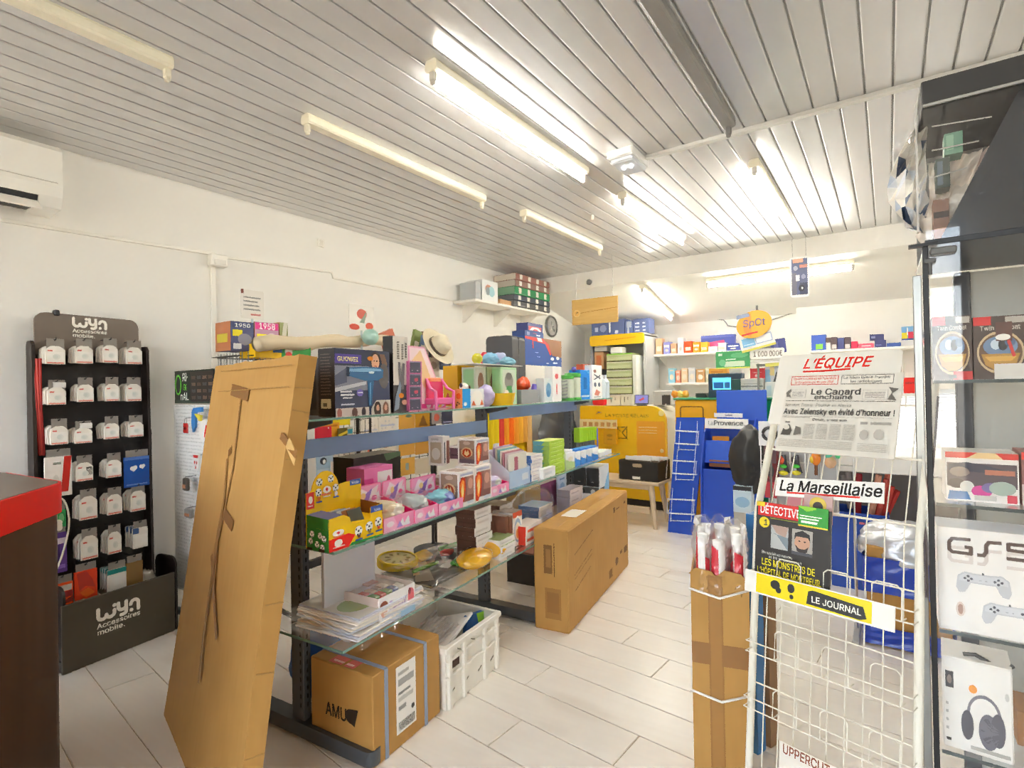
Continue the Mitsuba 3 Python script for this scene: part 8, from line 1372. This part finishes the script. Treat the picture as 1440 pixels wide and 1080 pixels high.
for i in range(3):
    for j in range(3):
        x, y = -.053 + .053 * i + rng.uniform(-.005, .005), -.053 + .053 * j + rng.uniform(-.005, .005); hh = rng.uniform(.135, .165) if j else rng.uniform(.12, .15)
        g = thing('wrapped_kite', f'red and white toy in clear film standing in the tall carton, {["front", "middle", "rear"][j]} row, {["left", "centre", "right"][i]}', 'toy'); w4 = tw @ T().translate([x, y, 0]); z0 = tz - .06
        part(g, 'handle', M().lathe([(0, z0), (.011, z0), (.011, tz + hh - .05), (.016, tz + hh - .05), (.016, tz + hh - .02), (0, tz + hh - .02)], '#f3f0ec', 12), 'satin', 35, to_world=w4)
        m = M().sheet(lambda u, v: ((.024 - .004 * v) * np.cos(u * 5.2 - 3.6 + .8 * i), (.024 - .004 * v) * np.sin(u * 5.2 - 3.6 + .8 * i), z0 + (hh * (.52 + .22 * ((i + j) % 2)) + .06) * v * (1 - .35 * u)), 14, 8, '#d22236'); part(g, 'red_fabric', m, 'satin', True, to_world=w4)
        m = M().sheet(lambda u, v: (.0255 * np.cos(u * .9 - 2.2 + .7 * i), .0255 * np.sin(u * .9 - 2.2 + .7 * i), z0 + (hh * .8 + .06) * v), 10, 8, '#efe9e6'); part(g, 'white_fabric', m, 'satin', True, to_world=w4)
        def fn(u, v): a = u * 2 * np.pi; nz = meshkit.fbm(np.stack([np.cos(a) * 2 + k, np.sin(a) * 2, v * 9], -1), 3, k) - .5; r = (.031 + .03 * nz) * np.minimum(1, (1.04 - v) * 6); return r * np.cos(a), r * np.sin(a), z0 + (hh + .075) * v
        part(g, 'clear_film', clearfilm(M().sheet(fn, 26, 22, '#ffffff')), to_world=w4)
        def fn(u, v): nz = meshkit.fbm(np.stack([u * 3 + k, v * 9, u * 0], -1), 3, k + 2) - .5; return .024 * np.cos(u * 1.5 + k) + .03 * nz, .024 * np.sin(u * 1.5 + k) + .02 * nz, tz - .02 + (hh + .03) * v
        if (i + j) % 2 == 0: part(g, 'film_fold', M().sheet(fn, 8, 16, '#e9e6e4'), 'gloss', True, to_world=w4)
        k += 1

# ------------------------------------------------------------------ glass showcase at the right edge
SY, SX = 1.455, .070; SW, SD = .62, .40
zl = [onY(1303, y, SY)[2] for y in (1052, 884, 707, 535, 346)]; zh0, zh1 = onY(1307, 345, SY)[2], onY(1307, 112, SY)[2]
sc = thing('glass_showcase', 'glass showcase with a dark top section at the right edge of the picture', 'showcase')
BK = '#1c1d20'
def pane(o, u, v): o, u, v = map(np.array, (o, u, v)); return mikit.ply((np.array([o, o + u, o + u + v, o + v], float), np.array([[0, 1, 2, 3]])), 'glass')
part(sc, 'front_post', M().box((SX, SY, zh0 / 2), (.010, .010, zh0), BK, bev=.001), 'satin'); part(sc, 'rear_post', M().box((SX, SY + SD, zh0 / 2), (.02, .02, zh0), '#a9aaa8', bev=.002), 'metal')
for x in (SX + SW,): part(sc, 'front_post', M().box((x, SY, zh0 / 2), (.012, .012, zh0), BK, bev=.001), 'satin')
part(sc, 'base', M().box((SX + SW / 2, SY + SD / 2, .06), (SW, SD, .12), BK, bev=.004), 'satin')
part(sc, 'front_pane', pane((SX + .007, SY + .002, .12), (SW - .014, 0, 0), (0, 0, zh0 - .12)))
part(sc, 'side_pane', pane((SX, SY + .015, .12), (0, SD - .03, 0), (0, 0, zh0 - .12)))
xs = onY(1345, 600, SY + SD)[0]; xg_ = onY(1369, 600, SY + SD)[0]
part(sc, 'rear_upright', M().box(((xs + xg_) / 2, SY + SD, zh0 / 2), (xg_ - xs, .03, zh0 - .01), '#3c3f44', bev=.003), 'satin')
part(sc, 'rear_panel', M().box(((xg_ + SX + SW) / 2, SY + SD + .005, zh0 / 2), (SX + SW - xg_, .012, zh0 - .01), '#b9bab4'), 'satin', label='grey rear panel')
for k, z in enumerate(zl[:4]):
    key = part(sc, 'glass_shelf', mikit.ply(trimesh.creation.box((SW - .02, SD - .03, .007)).apply_translation((SX + SW / 2, SY + SD / 2, z - .0035)), 'glass'))
    part(key, 'edge', M().box((SX + SW / 2, SY + .0145, z - .0035), (SW - .02, .002, .0072), '#3f4a4a'), 'gloss', label='dark glass edge')
m = M().box((SX - .004, SY - .008, zh0 + .0), (.05, .02, .006), BK).box((SX + .03, SY - .006, zh0 - .016), (.045, .012, .016), '#6a6b6a', bev=.003).box((SX + .008, SY - .008, zh0 - .035), (.02, .012, .010), '#5a5b5c', bev=.002).rod((SX + .008, SY - .01, zh0 - .03), (SX + .008, SY - .01, zh0 - .065), .003, '#5a5b5c', 8); part(sc, 'hinge', m, 'satin')
# dark top section; shapes left of the slant imitate a reflection on its front
part(sc, 'top_band', M().box((SX + SW / 2, SY + SD / 2, zh1 - .026), (SW, SD, .052), '#3a3a3b', bev=.002), 'satin')
part(sc, 'top_trim', M().box((SX + SW / 2 + .002, SY - .003, zh1 - .055), (SW, .006, .006), '#b9b8b5', bev=.001), 'metal')
part(sc, 'top_floor', M().box((SX + SW / 2, SY + SD / 2, zh0 + .006), (SW, SD, .012), '#2c3036', bev=.001), 'satin')
part(sc, 'top_back', M().box((SX + SW / 2, SY + SD * .9, (zh0 + zh1) / 2), (SW, .01, zh1 - zh0 - .04), '#8a8a88'), 'satin')
P_ = lambda x, y: (onY(x, y, SY + .03)[0], onY(x, y, SY + .03)[2])
diag = Polygon([P_(1319, 343), P_(1432, 128), (SX + SW, P_(1432, 128)[1]), (SX + SW, P_(1319, 343)[1])]); part(sc, 'dark_panel', M().prism(diag, .02, '#30343a', o=(0, SY + .05, 0), u=(1, 0, 0), v=(0, 0, 1)), 'gloss', label='dark panel cut along the edge of an imitated reflection')  # slant follows the edge of the reflection, built into the outline
part(sc, 'top_pane', pane((SX + .002, SY + .003, zh0 + .012), (SW - .004, 0, 0), (0, 0, zh1 - zh0 - .066)))
def intop(name, label, cat, x0, x1, y0, y1, Y, dd, col, art=(), mat='satin'): return bbox(name, label, cat, x0, x1, y0, y1, Y, dd, col, art, mat=mat)
zf = zh0 + .0125
m = M().blob((0, 0, .07), (.075, .05, .075), '#e6ddd2', 3, .35, 9, 4).blob((.07, .02, .13), (.06, .05, .10), '#dcc9c2', 3, .35, 9, 7); m.v = [np.maximum(v, [-9, -9, .0]) for v in m.v]; one('reflection_lumps', 'cream lumps imitating a reflection in the dark top section of the showcase', 'bag', m, 'gloss', True, None, W4((SX + .075, SY + .16, zf)))  # lumps added to imitate pale parts of the reflection
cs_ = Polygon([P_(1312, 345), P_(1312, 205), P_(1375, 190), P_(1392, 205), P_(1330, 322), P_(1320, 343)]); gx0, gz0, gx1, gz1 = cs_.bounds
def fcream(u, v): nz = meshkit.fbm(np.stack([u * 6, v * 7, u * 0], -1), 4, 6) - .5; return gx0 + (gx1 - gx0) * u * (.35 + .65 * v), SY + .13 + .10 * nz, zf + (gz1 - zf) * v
one('reflection_sheet', 'large cream sheet imitating the pale reflection, behind the small blocks in the top section', 'foil', M().sheet(fcream, 14, 14, '#f1e6da'), 'gloss', True)  # crumpled surface added for the cream tones of the reflection
bbox('reflection_dark_block', 'dark green block added for the imitated reflection in the top section', 'box', 1316, 1336, 222, 264, SY + .075, .05, '#3c4a44', [('r', .1, .1, .5, .9, '#5a6a78')]); bbox('reflection_green_block', 'small pale green block above the dark green one, imitating the same reflection', 'box', 1328, 1354, 186, 216, SY + .075, .05, '#6f9a84', [('r', .1, .2, .5, .9, '#8fb8a0')]); bbox('reflection_brown_block', 'brown block low in the top section, imitating part of the reflection', 'packet', 1313, 1335, 280, 338, SY + .07, .05, '#8a6a5c', [('r', 0, .55, 1, .7, '#3a302c'), ('r', 0, .0, 1, .3, '#c9967a')])  # coloured blocks stand in for things seen in the reflection
for k, (y0) in enumerate((178, 212, 250)): 
    a, b = onY(1310, y0, SY + .065), onY(1395 - 18 * k, y0 - 14, SY + .065); part(sc, 'reflection_wire', M().rod(a, b, .0016, '#d9d6d0', 6), 'metal')  # wires belong to the imitated reflection
# crumpled clear wrap hanging at its left
pc = onY(1288, 250, SY + .12)
def fn(u, v): nz = meshkit.fbm(np.stack([u * 4, v * 5, u * 0], -1), 4, 8) - .5; wdt = .012 + .055 * np.sin(np.clip(v, 0, 1) * 3.0) ** .7; return pc[0] - .012 + (u - .6) * wdt + .012 * nz, pc[1] + .10 * nz + .03 * np.sin(u * 5), pc[2] - .12 + .23 * v
t = thing('clear_wrap', 'crumpled clear wrap hanging at the left side of the dark top section', 'plastic wrap'); part(t, 'film', clearfilm(M().sheet(fn, 22, 24, '#ffffff'))); 
g_ = np.random.default_rng(5); nu_, nv_ = 6, 9; pts_ = np.zeros((nv_, nu_, 3))
for j in range(nv_):
    for i in range(nu_):
        u_, v_ = i / (nu_ - 1), j / (nv_ - 1); wd_ = .016 + .060 * math.sin(min(v_ * 3.3, 3.1)) ** .6
        pts_[j, i] = (pc[0] + .022 - wd_ * (1 - u_) + g_.uniform(-.006, .006), pc[1] + g_.uniform(-.035, .035) + .03, pc[2] - .125 + .25 * v_ + g_.uniform(-.008, .008))
m = M(); pal = ['#f4f1ea', '#e9e6e0', '#dfe4ec', '#f7f5f0', '#e3ddd2', '#3c4a62', '#51607a', '#c3cede', '#efe9df']  # facet colours paint the white and dark blue reflections of the wrap
for j in range(nv_ - 1):
    for i in range(nu_ - 1):
        q_ = [pts_[j, i], pts_[j, i + 1], pts_[j + 1, i + 1], pts_[j + 1, i]]; m.add(q_[:3], [[0, 1, 2]], pal[g_.integers(0, 9)]); m.add([q_[0], q_[2], q_[3]], [[0, 1, 2]], pal[g_.integers(0, 9)])
part(t, 'painted_glints', m, 'gloss')
part(t, 'hang_strip', M().box((SX - .006, pc[1], pc[2] + .02), (.004, .02, .30), '#d6d4cf'), 'satin')
# goods on the glass shelves
def inshow(name, label, cat, x0, x1, y0, zi, Y, dd, col, art=(), mat='satin', x1abs=None, topc=None, bev=0.0, left=()):
    a = max(onY(x0, y0, Y)[0], SX + .012); b = onY(x1, y0, Y)[0] if x1abs is None else x1abs; zt = onY(x0 + .3, y0, Y)[2]
    return put(name, label, cat, pbox(b - a, dd, zt - zl[zi], col, front=art, topc=topc, bev=bev, left=left), W4(((a + b) / 2, Y + dd / 2, zl[zi] + .0005)), mat)
oval = [('r', 0, .86, .34, 1, '#d8302c'), ('r', .6, .88, .95, .98, '#b9b2a8'), ('t', .12, .78, 'Twin Combat', .07, '#c9c0b4', .75, True), ('e', .5, .42, .44, .34, '#c9b08a'), ('e', .5, .42, .40, .30, '#6a4c34'), ('e', .5, .52, .32, .16, '#6f86a4'), ('e', .42, .55, .1, .08, '#c9d6e2'), ('e', .55, .54, .09, .09, '#2a2c34'), ('e', .68, .58, .1, .07, '#4a5f80'), ('p', [(.14, .40), (.86, .40), (.78, .22), (.6, .14), (.4, .14), (.22, .22)], '#b98a3c'), ('p', [(.2, .36), (.8, .36), (.7, .28), (.3, .28)], '#d6a84e'), ('r', .52, 0, 1, .13, '#c8302c'), ('r', .4, .02, .6, .08, '#3a302c')]
inshow('figure_twin_pack', 'brown carton with an oval blue picture on the eye-level showcase shelf, left one', 'box', 1306, 1366, 447, 3, SY + .05, .07, '#4a3830', oval)
inshow('figure_twin_pack', 'brown carton with a white price flag on the eye-level showcase shelf, right one', 'box', 1368, 1440, 447, 3, SY + .05, .07, '#4a3830', oval + [('r', .38, .0, 1, .24, '#dcd8d0'), ('r', .42, .6, .72, .9, '#5f3a30'), ('e', .55, .66, .14, .05, '#ece8e0'), ('p', [(.62, .6), (.68, .62), (.78, .36), (.72, .34)], '#d0403a')], x1abs=onY(1368, 447, SY + .05)[0] + .085)
cars = [('r', 0, .88, 1, 1, '#d8382c'), ('r', 0, .78, 1, .88, '#e6ded8'), ('p', [(.3, .88), (.45, 1), (.7, 1), (.8, .88)], '#e8c890'), ('r', .02, .3, .98, .78, '#5a4c52'), ('p', [(.05, .75), (.3, .8), (.6, .74), (.95, .62), (.95, .55), (.5, .6), (.05, .62)], '#3c3a4a'), ('r', .55, .56, .95, .66, '#b9745c'), ('e', .2, .6, .14, .1, '#8a7a72'), ('e', .15, .36, .12, .1, '#4a3a38'), ('e', .3, .3, .1, .12, '#d9d6d0'), ('e', .5, .22, .14, .12, '#d8489a'), ('e', .62, .3, .12, .1, '#7a6aa0'), ('p', [(.02, .02), (.35, .04), (.3, .2), (.05, .2)], '#5f86b8'), ('e', .78, .3, .18, .14, '#a9b8ac'), ('r', .4, .04, .7, .14, '#cfcac4'), ('r', .84, .02, .97, .18, '#d8485a')]
inshow('car_playset_box', 'red and white carton with a toy car picture on the second showcase shelf', 'box', 1329, 1432, 635, 2, SY + .06, .10, '#efe9e4', cars, left=[('r', 0, 0, 1, 1, '#e9e4e0')])
inshow('second_playset_box', 'carton with red top cut by the right edge on the second showcase shelf', 'box', 1436, 1440, 636, 2, SY + .06, .10, '#8a5a52', [('r', 0, .86, 1, 1, '#d8382c'), ('r', 0, 0, 1, .4, '#c9b8b0')], x1abs=onY(1436, 640, SY + .06)[0] + .07)
Yg = SY + .02; a = max(onY(1306, 800, Yg)[0], SX + .010); gb_ = a + .215; zt = onY(1306, 738, Yg)[2]; gw, gh = gb_ - a, zt - zl[1] - .001
t = thing('console_box', 'white game console carton lettered GS5 with two grey controllers, third showcase shelf', 'box'); tw = W4(((a + gb_) / 2, Yg + .05, zl[1] + .0005))
part(t, 'carton', pbox(gw, .10, gh, '#efebe6', topc='#dfe3e8', bev=.0015), to_world=tw)
ga = .168
def gs(m):
    st = lambda pts, w_: LineString([(x * ga, y * gh) for x, y in pts]).buffer(w_, cap_style=2, join_style=1); k = .0034
    for off, col in ((-.085, '#d9cfc9'), (0, '#5c4a44')):
        q = lambda pts: m.flat(st([(x, y + off) for x, y in pts], k), col, (-gw / 2, -.05, 0), (1, 0, 0), (0, 0, 1), .0010 if off == 0 else .0006)
        q([(.33, .90), (.15, .895), (.12, .86), (.12, .79), (.15, .765), (.33, .765), (.33, .825), (.27, .825)]); q([(.62, .90), (.50, .895), (.475, .86), (.475, .80), (.45, .765), (.39, .765)]); q([(.96, .905), (.68, .90), (.68, .845), (.90, .84), (.94, .81), (.94, .78), (.91, .765), (.66, .765)])
    return m
part(t, 'lettering', gs(M()), 'satin', to_world=tw, label='dark GS5 lettering with a pale mirror image')
def pad(cx, cy, s_):
    m = M(); q = lambda g, c_, l: m.flat(affinity.translate(affinity.scale(g, s_, s_, origin=(0, 0)), cx, cy), c_, (-gw / 2, -.05, 0), (1, 0, 0), (0, 0, 1), l)
    body = Polygon([(-1, .25), (-.75, .45), (-.3, .4), (.3, .4), (.75, .45), (1, .25), (1.08, -.35), (.98, -.6), (.8, -.55), (.55, -.1), (-.55, -.1), (-.8, -.55), (-.98, -.6), (-1.08, -.35)]).buffer(.06, 4)
    q(body, '#c4c5c9', .0008); q(Polygon([(-.5, -.08), (.5, -.08), (.62, -.3), (-.62, -.3)]), '#efebe6', .0012); q(body.buffer(-.08).intersection(sbox(-2, .0, 2, 1)), '#cfd0d4', .0010)
    for sx in (-.62, .62):
        for dx, dy in ((-.14, 0), (.14, 0), (0, .12), (0, -.12)): q(Point(sx + dx, .16 + dy).buffer(.065, 4), '#4a4c58', .0014)
    for dx in (-.12, .12): q(sbox(dx - .05, .1, dx + .05, .14), '#9a9ba0', .0014)
    q(sbox(-.04, .44, .04, .56), '#5a5a60', .0014)
    return m
for k, (cx, cy) in enumerate(((ga * .44, gh * .50), (ga * .68, gh * .24))): part(t, 'controller_print', pad(cx, cy, .0385), 'satin', to_world=tw)
part(t, 'sticker', M().art((-gw / 2, -.05, 0), (1, 0, 0), (0, 0, 1), gw, gh, [('e', .17, .22, .035, .07, '#d9c9bc'), ('e', .17, .22, .02, .05, '#b08a78'), ('e', .985, .58, .03, .045, '#f0943c')]), 'satin', to_world=tw)
Yh = SY + .03; a = max(onY(1306, 950, Yh)[0], SX + .016); b = onY(1426, 950, Yh)[0]; zt = onY(1306, 917, Yh)[2]; hw_, hh_ = b - a, zt - zl[0] - .0005
t = thing('headphone_box', 'white carton with a hang hook and grey headphones picture, lowest showcase shelf', 'box'); tw = W4(((a + b) / 2, Yh + .05, zl[0] + .0005), rotz(-3))
part(t, 'carton', pbox(hw_, .10, hh_, '#ece8e2', topc='#f3f0ea', bev=.003, front=[('r', .05, .66, .17, .84, '#3f3a37'), ('e', .11, .75, .035, .05, '#8a7a70'), ('e', .45, .70, .06, .045, '#f0a04a')] + [('r', .05, .2 + .09 * i, .09, .23 + .09 * i, '#b9b6b0') for i in range(4)] + [('r', .05, .08, .12, .11, '#4a4744'), ('r', .4, .05, .95, .09, '#b5b1aa'), ('e', .92, .7, .03, .04, '#c9c6c0')]), to_world=tw)
m = M(); q = lambda g, c_, l: m.flat(g, c_, (-hw_ / 2, -.05, 0), (1, 0, 0), (0, 0, 1), l)
ring_ = affinity.scale(Point(0, 0).buffer(1, 20), hw_ * .24, hh_ * .22); ring_ = affinity.translate(ring_.difference(affinity.scale(ring_, .84, .84)), hw_ * .60, hh_ * .44).intersection(sbox(0, hh_ * .40, 1, 1)); q(ring_, '#7f7c84', .0008)
for (cx, cy, rx, ry, c_) in ((.36, .30, .09, .16, '#4f4d55'), (.66, .28, .14, .19, '#6a6872'), (.79, .32, .10, .18, '#5a5862'), (.64, .29, .09, .13, '#55535c')): q(affinity.translate(affinity.scale(Point(0, 0).buffer(1, 14), rx * hw_, ry * hh_), cx * hw_, cy * hh_), c_, .0010)
part(t, 'headphone_print', m, 'satin', to_world=tw)
part(t, 'hang_hook', M().tube([(-.02, -.03, hh_ + .004), (.0, -.03, hh_ + .008), (.03, -.03, hh_ - .006), (.05, -.03, hh_ - .008), (.06, -.03, hh_ + .002)], .0042, '#4a4744', 8), 'satin', True, to_world=tw)
inshow('orange_carton', 'orange brown carton cut by the right edge on the lowest showcase shelf', 'box', 1430, 1440, 1000, 0, SY + .12, .1, '#a8784a', x1abs=onY(1430, 1000, SY + .12)[0] + .08)
